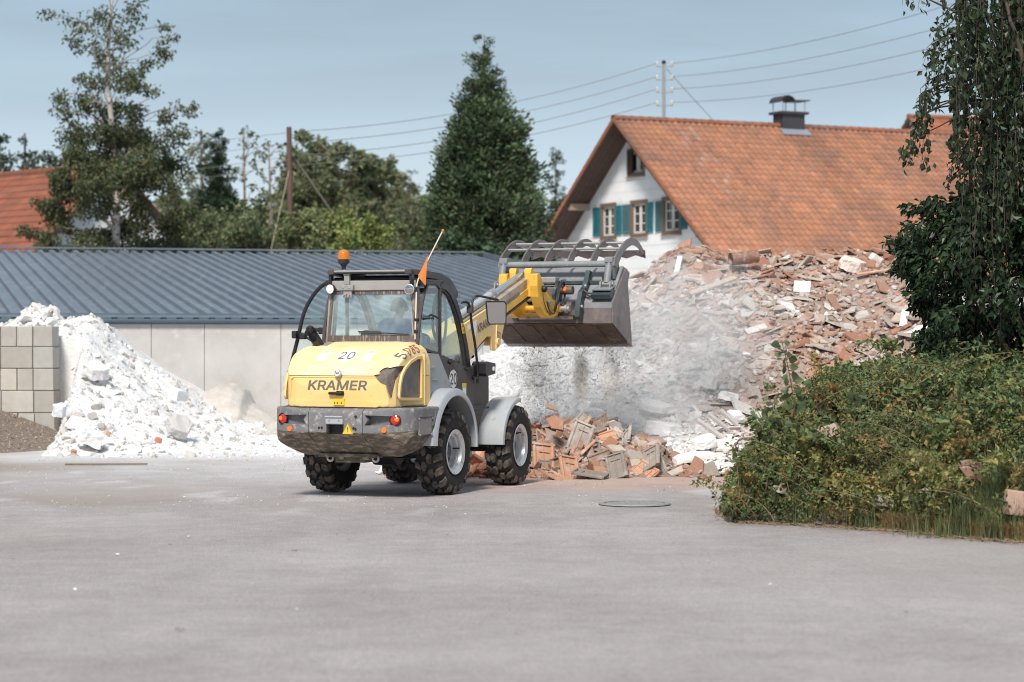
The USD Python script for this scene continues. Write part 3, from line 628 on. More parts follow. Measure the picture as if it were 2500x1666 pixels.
# ---- engine hood
plan = [(-.40, .735), (-1.05, .705), (-1.20, .675), (-1.275, .62), (-1.315, .52), (-1.33, .3), (-1.335, 0)]
plan = sg.Polygon(plan + [(x, -y) for x, y in plan[-2::-1]])
side = sg.Polygon([(-.40, 1.765), (-.62, 1.745), (-.80, 1.705), (-.95, 1.645), (-1.08, 1.565), (-1.19, 1.475), (-1.265, 1.40), (-1.305, 1.355), (-1.335, 1.20), (-1.318, 1.035), (-.40, 1.035)])
rear = sg.Polygon(sym([(.735, 1.035), (.735, 1.50), (.715, 1.60), (.675, 1.68), (.60, 1.735), (.48, 1.757), (.25, 1.767)]))
hood_s = man(XYp(plan, .9, 2.0)) ^ man(XZ(side, -1, 1)) ^ man(YZ(rear, -2, 0))
hood_t = rounded(hood_s, .022, 10)
hs = man(hood_t)
hole = sg.Polygon([(-.44, 1.392), (-.50, 1.40), (-.488, 1.43), (-.515, 1.462), (-.56, 1.478), (-.60, 1.47), (-.64, 1.482), (-.735, 1.50), (-.735, 1.44), (-.69, 1.40), (-.672, 1.33), (-.655, 1.22), (-.645, 1.14), (-.628, 1.118), (-.606, 1.20), (-.59, 1.275), (-.535, 1.30), (-.485, 1.345)])
holem = man(YZ(hole, -1.6, -1.02))
inner = hs.scale([.972, .965, .985]).translate([-.018, 0, .012])
foam_m = inner ^ man(YZ(hole.buffer(.03), -1.6, -1.0))
shell = hs - holem
# grille openings in both sides
arch = sg.Polygon([(-1.19, 1.13), (-.60, 1.115), (-.60, 1.585), (-.74, 1.575), (-.90, 1.53), (-1.03, 1.46), (-1.12, 1.38), (-1.165, 1.28)]).buffer(-.035).buffer(.035)
for s in (-1, 1): shell = shell - man(XZ(arch, s * .66, s * .9))
recess = sg.Polygon(sym([(.57, 1.10), (.60, 1.13), (.585, 1.34), (.55, 1.362)]))
upper = shell.trim_by_plane([0, 0, 1], 1.384); lower = shell.trim_by_plane([0, 0, -1], -1.376)
lower = lower - (man(YZ(recess, -1.6, -1.2)) - hs.scale([.991, 1, 1]).translate([0, 0, 0]))
obj('hood', upper, 'yellow_dusty', L, smooth=30)
tg = obj('tailgate', lower, 'yellow', L, smooth=30)
obj('hood_core', hs.scale([.965, .955, .98]).translate([-.018, 0, .012]) - man(YZ(hole.buffer(.035), -1.6, -1.0)), 'mesh_grille', L)
obj('broken_corner', foam_m, 'foam', L, label='torn hole in the hood corner showing grey brown foam')
for s in (-1, 1):
    gm2 = XZ(arch.buffer(.003), s * .668, s * .690)
    gr = obj('side_grille', gm2, 'mesh_grille', L)
    ring = arch.buffer(.020).difference(arch.buffer(-.012)); 
    obj('grille_frame', XZ(ring, s * .70, s * .727), 'yellow', gr)
# rear lettering, badge, handle, stickers
def rearx(y, z): # hood skin at y, z
    return -1.335 + .012 * (y / .4) ** 2 + .0
def rear_text(txt, y0, y1, z0, h, m, depth=.006, bold=True, shear=0.18, x=-1.338, parent=None, name='lettering'):
    t = meshkit.text_mesh(txt, h, depth, bold); v = t.vertices.copy(); v[:, 0] -= v[:, 0].min(); w = v[:, 0].max()
    sx = (y0 - y1) / w
    q = np.c_[np.full(len(v), x) - v[:, 2] + depth * .3, y0 - v[:, 0] * sx - shear * v[:, 1], z0 + v[:, 1]]
    return obj(name, trimesh.Trimesh(q, t.faces, process=False), m, parent or tg, smooth=False)
pass
obj('handle', cat(rbox(-1.37, -1.32, -.085, .085, 1.170, 1.202, .012), rbox(-1.345, -1.31, -.095, .0, 1.160, 1.212, .01)), 'black', tg)
obj('warning_sticker', box(-1.338, -1.318, -.10, .035, 1.055, 1.125), 'sticker_yellow', tg)
for y in (.015, -.02, -.07): obj('sticker_mark', box(-1.341, -1.336, y - .008, y + .008, 1.07, 1.088), 'letter', tg)
bd = obj('badge', toaxis(rev([(0, .02), (.030, .02), (.037, .026), (.042, .022), (.044, 0), (0, 0)], 28), (-1.315, -.018, 1.405), (-1, 0, .35)), 'rim_silver', L)
obj('badge_face', toaxis(rev([(0, .024), (.032, .024), (.032, .018), (0, .018)], 28), (-1.315, -.018, 1.405), (-1, 0, .35)), 'sticker_white', bd)
for pts, m in (((( -.022, .016), (-.012, -.016), (-.002, .004)), 'letter'), (((.022, .016), (.012, -.016), (.002, .004)), 'letter_red')):
    q = sg.LineString(pts).buffer(.0045)
    fr = frame((-1.3405, -.018, 1.4135), (0, -1, 0), (.33, 0, .944)); obj('badge_mark', ext(q, .004, fr), m, bd)
# markings that lie on the curved hood: projected straight down
def on_hood(poly, m, cx, cy, lift=.002, name='sticker', parent=None, n=9):
    poly = poly if hasattr(poly, 'geom_type') else sg.Polygon(poly)
    tri = ext(poly.segmentize(.03), .002)
    t = trimesh.Trimesh(tri.vertices, tri.faces, process=False).subdivide_to_size(.03)
    v = t.vertices.copy()
    xq, yq = cx + v[:, 0], cy + v[:, 1]
    o = np.c_[xq, yq, np.full(len(v), 2.2)]
    loc_, ri, ti = hood_t.ray.intersects_location(o, np.tile([0, 0, -1.0], (len(v), 1)), multiple_hits=False)
    zz = np.full(len(v), np.nan); zz[ri] = loc_[:, 2]
    if np.isnan(zz).any(): zz[np.isnan(zz)] = np.nanmean(zz)
    q = np.c_[xq, yq, zz + lift + v[:, 2]]
    return obj(name, trimesh.Trimesh(q, t.faces, process=False), m, parent or hood_prim, smooth=False)
hood_prim = stage.GetPrimAtPath(L.GetPath().AppendChild('hood'))
ell = affinity.scale(sg.Point(0, 0).buffer(1, 24), .10, .115)
on_hood(ell, 'sticker_white', -1.02, .015, .003)
tx = meshkit.text_mesh('20', .10, .002, False)
def text_poly(txt, h, bold=False):
    """Lettering as a shapely outline."""
    t = meshkit.text_mesh(txt, h, .002, bold); s = t.section(plane_origin=[0, 0, .001], plane_normal=[0, 0, 1])
    p, T = s.to_2D()
    u = union_all(p.polygons_full); u = affinity.translate(u, T[0, 3], T[1, 3]); b = u.bounds
    return affinity.translate(u, -b[0], -b[1]), b[2] - b[0], b[3] - b[1]
def hood_text(txt, cx, cy, h, ang, m, bold=True, wide=1.0, lift=.0055, name='lettering'):
    u, w, hh = text_poly(txt, h, bold)
    u = affinity.translate(u, -w / 2, -hh / 2); u = affinity.scale(u, wide, 1, origin=(0, 0))
    # reading direction runs to the loader's right (-y), up the letters points forward (+x)
    u = affinity.affine_transform(u, [0, 1, -1, 0, 0, 0]); u = affinity.rotate(u, ang, origin=(0, 0))
    on_hood(u, m, cx, cy, lift, name)
hood_text('20', -1.02, .015, .125, 0, 'letter', False, .95)
for cy in (.31, -.255):
    on_hood([(-.10, -.055), (.10, -.055), (.10, .055), (-.10, .055)], 'sticker_white', -1.01, cy, .003)
    on_hood([(.04, -.03), (.065, -.03), (.065, .03), (.04, .03)], 'sticker_yellow', -1.01, cy, .0055, 'sticker_mark')
def on_skin(poly, m, o, xd, yd, lift=.003, name='lettering', thick=.003, parent=None):
    """Lay a flat outline on the hood along the frame's normal."""
    F_ = frame(o, xd, yd); t = ext(poly.segmentize(.02), thick); t = trimesh.Trimesh(t.vertices, t.faces, process=False).subdivide_to_size(.025)
    v = t.vertices.copy(); n_ = F_[:3, 2]; base_ = np.c_[v[:, :2], np.zeros(len(v))] @ F_[:3, :3].T + F_[:3, 3]
    L_, ri, _ = hood_t.ray.intersects_location(base_ + n_ * .3, np.tile(-n_, (len(v), 1)), multiple_hits=False); q = base_.copy(); q[ri] = L_
    return obj(name, trimesh.Trimesh(q + n_ * (lift + v[:, 2:3]), t.faces, process=False), m, parent or hood_prim, smooth=False)
u, w_, h_ = text_poly('KRAMER', .115, True); u = affinity.scale(affinity.translate(u, -w_ / 2, -h_ / 2), .73 / w_, .108 / h_, origin=(0, 0)); u = affinity.affine_transform(u, [1, .10, 0, 1, 0, 0])
on_skin(u, 'letter', (-1.335, -.008, 1.276), (0, -1, 0), (0, 0, 1), -.0105, 'lettering', .003, tg)
for ch_, o, m in (('5', (-1.0, -.615, 1.575), 'letter'), ('0', (-.875, -.645, 1.632), 'letter_red'), ('8', (-.755, -.668, 1.672), 'letter_red'), ('5', (-.640, -.68, 1.695), 'letter_red')):
    u, w_, h_ = text_poly(ch_, .125, False); u = affinity.scale(affinity.translate(u, -w_ / 2, -h_ / 2), .078 / w_, .9, origin=(0, 0)); u = affinity.affine_transform(u, [1, .2, 0, 1, 0, 0])
    on_skin(u.buffer(.001), m, o, (.94, -.14, .32), (-.25, .62, .74))
ex = man(tube([(-.58, .50, 1.60), (-.70, .535, 1.72), (-.86, .575, 1.90)], [.062, .060, .058], 24)).trim_by_plane([1, .0, .12], -.80 + .12 * 1.76)
exin = man(tube([(-.62, .51, 1.64), (-.70, .535, 1.72), (-.90, .585, 1.94)], [.05, .05, .05], 24))
obj('exhaust_pipe', ex - exin, 'cab_black', L); obj('exhaust_bore', exin.trim_by_plane([1, 0, .12], -.76 + .12 * 1.76), 'void', L)
on_hood([(-.09, -.10), (.10, -.09), (.10, .09), (-.09, .10)], 'steel', -.66, .505, .002, 'exhaust_plate')

# ---- counterweight bumper in three castings
bplan = [(-.47, .885), (-1.0, .885), (-1.12, .86), (-1.22, .79), (-1.30, .66), (-1.345, .45), (-1.36, .2), (-1.36, 0)]
bplan = sg.Polygon(bplan + [(x, -y) for x, y in bplan[-2::-1]])
bside = sg.Polygon([(-.47, 1.028), (-1.29, 1.028), (-1.345, .985), (-1.36, .745), (-1.25, .665), (-1.08, .55), (-.95, .485), (-.85, .465), (-.62, .53), (-.47, .66)])
brear = sg.Polygon(sym([(.50, .40), (.60, .47), (.75, .58), (.86, .72), (.885, .80), (.885, 1.03)]))
bm = man(rounded(man(XYp(bplan, .3, 1.2)) ^ man(XZ(bside, -1, 1)) ^ man(YZ(brear, -1.6, -.3)), .03, 7))
for s in (-1, 1):   # light pockets
    pk = sg.Polygon([(s * .36, .945), (s * .69, .935), (s * .73, .90), (s * .69, .84), (s * .36, .83), (s * .40, .89)])
    bm = bm - man(YZ(pk, -1.6, -1.245)).rotate([0, 0, 0])
    bm = bm - man(XZ(sg.box(-1.04, .70, -.66, .92).buffer(-.03).buffer(.03), s * .872, s * 1.0))
bm = bm - man(YZ(sg.box(-.105, .725, .11, .84), -1.6, -1.27)) - man(XYp(bplan.buffer(-.07), 1.015, 1.2))
def seg(m, a, b): return m.trim_by_plane([0, 1, 0], a).trim_by_plane([0, -1, 0], -b)
def mudmask(t):
    v = t.vertices; n = meshkit.fbm(v * [7, 7, 10], 4, 9)
    k = sstep(.70, .78, .80 - v[:, 2] + (n - .5) * .35 + .66) ; return k
for nm_, a, b in (('bumper_side', .340, .95), ('bumper_middle', -.333, .333), ('bumper_side', -.95, -.340)):
    s_ = seg(bm, a, b)
    up = s_.trim_by_plane([-.10, 0, 1], .748 + .133); lo = s_.trim_by_plane([.10, 0, -1], -.748 - .133)
    u = obj(nm_, up, 'bumper_grey', L, smooth=30, tint=(1, 1, 1))
    obj('muddy_underside', lo, 'bumper_mud', u, smooth=30, tint=(1, 1, 1))
    if nm_ == 'bumper_side':
        s = 1 if a > 0 else -1
        d = np.array([-1, s * .22, 0])
        o = np.array([-1.268, s * .700, .893])
        hs_ = obj('tail_light', toaxis(rev([(0, .020), (.030, .018), (.050, .012), (.058, .004), (.058, 0), (0, 0)], 28), o, d), 'red_lens', u)
        obj('indicator_lens', toaxis(rev([(0, .027), (.016, .026), (.026, .020), (.026, .01), (0, .01)], 20), o + np.array([0, .022 * s, .004]), d), 'orange_lens', u)
        obj('light_bezel', toaxis(rev([(.058, .0), (.058, .016), (.066, .012), (.066, 0)], 28), o, d), 'black', u)
        o2 = np.array([-1.318, s * .588, .782])
        obj('reflector', toaxis(rev([(0, .012), (.030, .012), (.033, 0), (0, 0)], 24), o2, np.array([-1, s * .16, 0])), 'orange_lens', u)
        fr_ = sg.box(-1.05, .69, -.65, .93).buffer(-.03).buffer(.03); ring = fr_.difference(fr_.buffer(-.018))
        obj('side_cover', XZ(fr_.buffer(-.03), s * .868, s * .878), 'bumper_grey', u, tint=(1.5, 1.4, 1.35))
        for bx, bz in ((-1.02, .9), (-.68, .9), (-1.0, .72), (-.68, .72)): obj('screw', cyl((bx, s * .87, bz), (bx, s * .889, bz), .011, n=8), 'steel', u)
    else:
        obj('plate_holder', cat(rbox(-1.385, -1.34, -.105, .11, .84, .932, .012), rbox(-1.40, -1.36, -.105, .11, .915, .934, .006)), 'fender_grey', u)
        for y in (-.06, .06): obj('screw', cyl((-1.38, y, .885), (-1.392, y, .885), .010, n=8), 'steel', u)
        obj('pocket_back', box(-1.275, -1.262, -.105, .11, .725, .84), 'black', u)
        tr = sg.Polygon([(-.105, .738), (-.205 - .015, .738), (-.163, .848)]).buffer(.008)
        st = obj('warning_triangle', YZ(tr, -1.372, -1.36), 'sticker_yellow', u)
        ln = tr.difference(tr.buffer(-.006)).union(sg.box(-.169, .775, -.157, .815)).union(sg.Point(-.163, .76).buffer(.006))
        obj('triangle_mark', YZ(ln.intersection(tr.buffer(-.002)), -1.3745, -1.371), 'letter', st)
        for y, z in ((.20, .80), (.165, .80), (-.255, .93), (-.23, .80), (-.255, .79)): obj('bolt_hole', cyl((-1.35, y, z), (-1.366, y, z), .013, n=10), 'black', u)
obj('seal_strip', XYp(bplan.buffer(-.10).difference(bplan.buffer(-.2)).intersection(sg.box(-2, -.74, -.5, .74)), 1.02, 1.038), 'black', L)
obj('tow_plate', cat(rbox(-1.0, -.80, -.20, .18, .395, .455, .01), rbox(-1.04, -.86, -.36, .38, .455, .50, .01), rbox(-1.03, -.98, .06, .16, .43, .475, .01), rbox(-1.03, -.98, -.26, -.14, .43, .475, .01)), 'bumper_mud', L, tint=(1, 1, 1))
for y in (.24, -.33): obj('tow_eye', rot(trimesh.creation.torus(.035, .014, major_sections=16, minor_sections=8), PI / 2, [0, 1, 0]).apply_translation([-1.0, y, .445]), 'steel', L)

# ---- grey body side panel, step, rear fenders
body_side = sg.Polygon([(-.535, 1.03), (-.535, 1.64), (-.10, 1.62), (.26, 1.25), (.26, 1.03)])
archc = sg.Point(0, .56).buffer(.60, 40)
for s in (-1, 1):
    obj('side_panel', XZ(body_side.difference(sg.Point(0, .53).buffer(.64, 40)), s * .60, s * .70), 'grey_panel', L)
    for q in (.0, .14): obj('panel_rib', rbox(-.45 + q * .2, -.22 + q * .6, min(s * .695, s * .712), max(s * .695, s * .712), 1.46 - q, 1.475 - q, .006), 'grey_panel', L)
    obj('hood_edge', box(-.56, -.525, min(s * .62, s * .735), max(s * .62, s * .735), 1.04, 1.62), 'yellow', L)
    a = np.linspace(PI * 1.02 - .10, -.06, 30)
    cx, cz, r0 = -.02, .56, .625
    sec = [(.0, 0), (.02, .0), (.02, .34), (.0, .36), (-.06, .375), (-.07, .36), (-.015, .34)]
    ring_ = []
    for q in a:
        r = r0 + .02 * math.cos(q - PI / 2)
        ring_.append([(cx + (r + dr) * math.cos(q), s * (.535 + dy), cz + (r + dr) * math.sin(q)) for dr, dy in sec])
    ring_ = np.array(ring_); kk, mm = ring_.shape[:2]; f = []
    for i in range(kk - 1):
        for j in range(mm):
            q0, q1 = i * mm + j, i * mm + (j + 1) % mm; f += [[q0, q1, q1 + mm], [q0, q1 + mm, q0 + mm]]
    ff = trimesh.Trimesh(ring_.reshape(-1, 3), f, process=False); ff.fix_normals()
    obj('rear_fender', ff, 'fender_grey', L, smooth=40)
    # front fender: a thick shell behind the front wheel
    a = np.linspace(PI * .50, PI * .985, 16); sec = [(0, 0), (.022, .01), (.03, .17), (.022, .34), (0, .35), (-.03, .345), (-.03, .335), (.0, .33), (.004, .17), (-.002, .02)]
    ring_ = np.array([[(1.97 + (.545 + .03 * (1 - i / 15) + dr) * math.cos(q), s * (.535 + dy), .488 + (.545 + .02 * (1 - i / 15) + dr) * math.sin(q)) for dr, dy in sec] for i, q in enumerate(a)])
    kk, mm = ring_.shape[:2]; f = []
    for i in range(kk - 1):
        for j in range(mm):
            q0, q1 = i * mm + j, i * mm + (j + 1) % mm; f += [[q0, q1, q1 + mm], [q0, q1 + mm, q0 + mm]]
    for e in (0, kk - 1):
        for j in range(1, mm - 1): f.append([e * mm, e * mm + j, e * mm + j + 1])
    ff = trimesh.Trimesh(ring_.reshape(-1, 3), f, process=False); ff.fix_normals()
    fp = obj('front_fender', ff, 'fender_grey', L, smooth=40)
    q = PI * .80; n_ = np.array([math.cos(q), 0, math.sin(q)]); c_ = np.array([1.97, s * .71, .488]) + n_ * .575
    obj('fender_screw', toaxis(rev([(0, .006), (.014, .006), (.028, .010), (.030, 0), (0, 0)], 20), c_, n_), 'steel', fp)
    obj('fender_stay', tube([(1.0, s * .58, .96), (1.55, s * .62, .96)], .014, 8), 'cab_black', fp)

# ---- cab
obj('cab_floor', cat(rbox(-.40, 1.05, -.58, .58, 1.02, 1.10, .02), rbox(-.38, -.30, -.56, .56, 1.1, 1.72, .02), rbox(.75, 1.0, -.55, .1, 1.1, 1.5, .05)), 'cab_black', L)
pill = sg.LineString([(.20, 2.425), (.33, 2.405), (.46, 2.345), (.60, 2.215), (.71, 2.075), (.81, 1.905), (.90, 1.72), (.97, 1.53), (1.03, 1.27), (1.03, 1.02)])
for s in (-1, 1):
    y0, y1 = sorted((s * .545, s * .615))
    obj('front_pillar', cat(XZ(pill.buffer(.042, 6), y0, y1)), 'cab_black', L)
    obj('pillar_seal', cat(XZ(sg.LineString([(x - .03, z - .035) for x, z in pill.coords]).buffer(.022, 6), min(s * .56, s * .60), max(s * .56, s * .60))), 'brown_metal', L)
    obj('rear_pillar', hull([(x, s * y, z) for z, yo, x0 in ((1.70, .60, -.42), (2.47, .545, -.40)) for y in (yo, yo - .075) for x in (x0, x0 + .10)]), 'cab_grey', L)
    obj('roof_beam', rbox(-.40, .25, y0, y1, 2.41, 2.48, .02), 'cab_black', L)
    obj('roof_beam', tube([(.20, s * .58, 2.43), (.46, s * .575, 2.37)], .03, 8), 'cab_black', L)
obj('cab_roof', cat(rbox(-.38, .35, -.52, .52, 2.455, 2.505, .02)), 'cab_black', L)
rl = sg.Polygon([(-.49, 2.585), (-.1, 2.582), (.35, 2.556), (.60, 2.508), (.74, 2.43), (.84, 2.35), (.83, 2.30), (.78, 2.275), (.735, 2.31), (.66, 2.38), (.585, 2.42), (.44, 2.478), (.20, 2.50), (-.1, 2.515), (-.30, 2.535), (-.49, 2.545)]).buffer(.006)
gd = obj('roof_guard', cat(XZ(rl, .455, .53), XZ(rl, -.53, -.455)), 'brown_metal', L)
obj('guard_plate', cat(rbox(-.488, .30, -.46, .46, 2.56, 2.586, .008)), 'cab_grey', gd)
for k in range(5): obj('guard_bar', rbox(.33 + .09 * k, .375 + .09 * k, -.46, .46, 2.525 - .012 * k * k, 2.55 - .012 * k * k, .008), 'cab_black', gd)
obj('guard_lip', rbox(-.495, -.475, -.52, .52, 2.545, 2.565, .006), 'cab_black', gd)
for s in (-1, 1): obj('guard_bracket', hull([(x, s * y, z) for (x, z) in ((-.47, 2.57), (-.40, 2.57), (-.46, 2.36), (-.40, 2.36)) for y in (.50, .53)]), 'cab_black', gd)
obj('rear_header', rbox(-.44, -.38, -.51, .51, 2.352, 2.468, .012), 'cab_grey', L)
bor = sg.Polygon([(.575, 1.762), (-.575, 1.762), (-.525, 2.345), (.525, 2.345)])
pane = bor.buffer(-.07).buffer(.035)
pane = pane.intersection(sg.box(-1, 1.835, 1, 2.6))
rw = obj('rear_window', YZ(pane.buffer(.02), -.412, -.406), 'rear_glass', L)
mat('window_print', (0.105, 0.083, 0.078), 0.55, var=0.3, vscale=40, stretch=(1, 1, .12), dirt=(0.33, 0.29, 0.275), dscale=45.0, dlo=0.53, dhi=0.62)
obj('window_border', YZ(bor.difference(pane), -.420, -.404), 'window_print', rw)
obj('wiper', cat(tube([(-.425, -.47, 1.845), (-.44, -.2, 1.86), (-.43, .16, 1.865)], .008, 6), tube([(-.43, .17, 1.88), (-.43, -.12, 1.875)], .006, 6)), 'black', rw)
obj('wiper_motor', rbox(-.40, -.34, -.08, .14, 1.76, 1.83, .02), 'black', rw)
# right rear quarter window, hinged at its front edge and slightly open
def panel(poly, th, hinge, ang, s):
    """Poly in (x, z) set in the cab side, swung about the vertical line at hinge x."""
    t = XZ(poly, s * .60 - th / 2, s * .60 + th / 2); return rot(t, ang, [0, 0, 1], (hinge, s * .60, 0))
q = sg.Polygon([(-.485, 1.685), (-.455, 1.85), (-.415, 2.02), (-.35, 2.22), (-.28, 2.35), (-.20, 2.435), (-.10, 2.475), (-.0, 2.468), (.08, 2.44), (.165, 2.395), (.17, 1.60)])
qf = q.difference(q.buffer(-.028)); qg = q.buffer(-.014)
s_ = -1
qw = obj('quarter_window', panel(qf, .035, .165, 0, -1), 'brown_metal', L)
obj('quarter_pane', panel(qg, .006, .165, 0, -1), 'side_glass', qw)
obj('window_latch', cat(tube([(-.30, -.64, 2.04), (-.22, -.66, 2.07), (-.14, -.66, 2.06), (.06, -.64, 2.03)], .013, 8), cyl((-.32, -.60, 2.03), (-.30, -.68, 2.04), .02)), 'black', qw)
q2 = affinity.scale(q, 1, 1)
lw = obj('quarter_window', XZ(qf, .585, .62), 'brown_metal', L); obj('quarter_pane', XZ(qg, .600, .606), 'side_glass', lw)
# right door: lower panel and glass within the front pillar
dl = sg.Polygon([(-.10, 1.615), (.16, 1.60), (.60, 1.50), (.99, 1.43), (1.06, 1.24), (1.005, .885), (.93, .885), (.90, .98)] + [(0 + .66 * math.cos(t), .53 + .68 * math.sin(t)) for t in np.linspace(.70, 1.22, 8)])
door = obj('door', XZ(dl, -.60, -.655), 'brown_metal', L)
fr_ = frame((.345 - .13, -.6585, 1.285), (1, 0, 0), (0, 0, 1))
def on_door(poly, dx, dz, m, off, name, parent):
    p = affinity.translate(poly, dx, dz); return obj(name, XZ(p, -.655 - off, -.655 - off - .002), m, parent, smooth=False)
el2 = affinity.scale(sg.Point(0, 0).buffer(1, 24), .108, .108)
sk_ = on_door(el2, .42, 1.345 - .02, 'sticker_white', .0005, 'sticker', door)
u, w_, h_ = text_poly('20', .125, False); on_door(affinity.scale(affinity.translate(u, -w_ / 2, -h_ / 2), .95, 1, origin=(0, 0)).buffer(.003), .42, 1.325, 'letter', .003, 'sticker_text', door)
pass
on_door(sg.box(-.05, -.07, .05, .10), .745, 1.17, 'sticker_white', .0005, 'sticker', door); on_door(sg.box(-.05, .05, .05, .10), .745, 1.17, 'sticker_yellow', .003, 'sticker_mark', door)
obj('door_handle', cat(rbox(.26, .40, -.685, -.655, 1.515, 1.545, .012), rbox(.30, .36, -.675, -.65, 1.50, 1.56, .01)), 'black', door)
obj('door_hinge', cat(rbox(.76, .90, -.69, -.655, 1.42, 1.455, .012)), 'black', door)
dg = sg.Polygon([(.17, 1.62)] + [(x - .05, z - .06) for x, z in list(pill.coords)[1:8]] + [(.88, 1.46), (.6, 1.52)]).buffer(0)
obj('door_pane', XZ(dg, -.575, -.581), 'side_glass', door)
obj('speaker_panel', XZ(sg.Polygon([(.50, 1.50), (.60, 1.60), (.90, 1.62), (.96, 1.46), (.95, 1.36), (.60, 1.43)]), -.50, -.56), 'cab_grey', L)
obj('speaker', mv(rot(rev([(.02, .0), (.03, .01), (.06, .0), (.07, .012), (.08, 0), (.02, -.01)], 24), PI / 2, [1, 0, 0]), (.72, -.567, 1.53)), 'black', L)
obj('pillar_sticker', XZ(sg.Polygon([(.735, 1.985), (.80, 1.985), (.84, 1.86), (.775, 1.86)]), -.615, -.6185), 'sticker_yellow', L)
obj('sticker_mark', cat(XZ(sg.Polygon([(.755, 1.94), (.785, 1.975), (.81, 1.94)]).difference(sg.Polygon([(.755, 1.94), (.785, 1.975), (.81, 1.94)]).buffer(-.006)), -.6185, -.6205), XZ(sg.box(.785, 1.88, .80, 1.91), -.6185, -.6205)), 'letter', L)
obj('grab_bar', tube(smoothpath([(.30, -.50, 1.78), (.22, -.5, 1.85), (.22, -.5, 2.2), (.28, -.5, 2.30), (.33, -.5, 2.31)], 20), .018, 8), 'bucket_dark', L)
obj('grab_bar', tube(smoothpath([(.33, -.52, 2.31), (.44, -.52, 2.30), (.49, -.52, 2.2), (.49, -.52, 1.85), (.44, -.52, 1.75), (.30, -.52, 1.74)], 24), .018, 8), 'cab_grey', L)
obj('inner_post', rbox(.18, .23, -.59, -.53, 1.62, 2.42, .012), 'cab_black', L)
# left door swung open
lp = [(.575, 2.44), (.65, 2.458), (.74, 2.43), (.83, 2.365), (.905, 2.28), (.97, 2.185), (1.03, 2.05), (1.08, 1.87), (1.145, 1.65), (1.21, 1.43), (1.27, 1.205), (1.262, 1.165), (1.22, 1.145), (.62, 1.10)]
sm = smoothpath([(-.2 + .10 * (y - .6), y, z) for y, z in lp[:11]], 40)
fr_pts = np.vstack([sm, [(-.2 + .10 * (y - .6), y, z) for y, z in lp[11:]]])
ld = obj('open_door', tube(fr_pts, .024, 8), 'cab_black', L)
gp = sg.Polygon(lp).buffer(-.01)
gt = YZ(gp, -.003, .003); v = gt.vertices; v[:, 0] += -.2 + .10 * (v[:, 1] - .6)
obj('door_pane', gt, 'side_glass', ld)
obj('door_latch', cat(rbox(-.24, -.17, 1.08, 1.14, 1.80, 1.89, .012), rbox(-.20, -.12, .98, 1.07, 1.79, 1.87, .02), tube([(-.15, 1.0, 1.82), (-.13, .92, 1.77)], .016, 6)), 'cab_black', ld)
obj('door_stay', cat(rbox(-.22, -.16, .60, .80, 1.85, 1.93, .012), cyl((-.19, .80, 1.90), (-.19, .90, 1.905), .024), mv(trimesh.creation.icosphere(2, .05), (-.19, .92, 1.90)), cyl((-.16, .92, 1.92), (-.23, .92, 1.86), .045)), 'cab_black', L)
obj('cab_panel', rbox(-.42, .2, .575, .60, 1.10, 1.66, .01), 'brown_metal', L)
# windscreen, steering column, seat
obj('windscreen', hull([(.44, y, 2.36) for y in (-.54, .54)] + [(.445, y, 2.36) for y in (-.54, .54)] + [(.96, y, 1.53) for y in (-.54, .54)] + [(.965, y, 1.53) for y in (-.54, .54)]), 'side_glass', L)
obj('windscreen_frame', cat(rbox(.93, 1.0, -.56, .56, 1.45, 1.53, .02), rbox(.42, .48, -.56, .56, 2.34, 2.40, .02), rbox(.97, 1.03, -.58, .58, 1.02, 1.46, .02)), 'cab_black', L)
seat = obj('seat', cat(rbox(.08, .56, -.24, .24, 1.40, 1.52, .05), hull([(x, y, z) for x, z in ((-.0, 1.48), (.10, 1.50), (-.10, 1.86), (-.02, 1.86)) for y in (-.20, .20)])), 'seat_cloth', L)
obj('seat_base', cat(rbox(.10, .50, -.20, .20, 1.10, 1.41, .03)), 'black', L)
obj('armrest', cat(rbox(-.10, .08, .10, .32, 1.66, 1.90, .05), rbox(.0, .45, .27, .36, 1.62, 1.69, .03)), 'seat_cloth', seat)
col = obj('steering_column', tube([(.92, 0, 1.25), (.80, 0, 1.62), (.74, 0, 1.72)], [.05, .045, .03], 10), 'black', L)
obj('steering_wheel', toaxis(trimesh.creation.torus(.19, .016, major_sections=32, minor_sections=8), (.73, 0, 1.75), (-.55, 0, .83)), 'black', col)
obj('console', cat(rbox(.45, .95, .25, .54, 1.3, 1.68, .05), rbox(.55, .7, .3, .42, 1.68, 1.86, .02)), 'cab_black', L)
# work lights, beacon, whip with flag
for s, o in ((1, (-.47, .50, 2.372)), (-1, (-.47, -.505, 2.362))):
    wl = obj('work_light', toaxis(rev([(0, -.055), (.035, -.05), (.055, -.02), (.060, .0), (.060, .02), (.054, .024), (0, .02)], 28), o, (-1, .15 * s, -.06)), 'cab_black' if s > 0 else 'rim_silver', L)
    obj('lens', toaxis(rev([(0, .034), (.03, .031), (.052, .024), (.052, .018), (0, .018)], 28), o, (-1, .15 * s, -.06)), 'lamp_glass' if s > 0 else 'mirror_glass', wl)
    obj('lamp_bracket', cat(rbox(-.46, -.40, o[1] - .02 - .06 * (s < 0), o[1] + .02 - .06 * (s < 0) + (-.08 if s > 0 else .14) * 0, o[2] - .03, o[2] + .03, .01), cyl((-.44, o[1], o[2]), (-.42, o[1] - .07 * s, o[2]), .018)), 'cab_black', wl)
bk = obj('beacon_bracket', cat(rbox(-.47, -.42, .265, .335, 2.42, 2.53, .006), rbox(-.49, -.42, .21, .36, 2.355, 2.42, .008), rbox(-.47, -.44, .235, .345, 2.27, 2.36, .008), box(-.475, -.425, .26, .34, 2.53, 2.56)), 'steel', L)
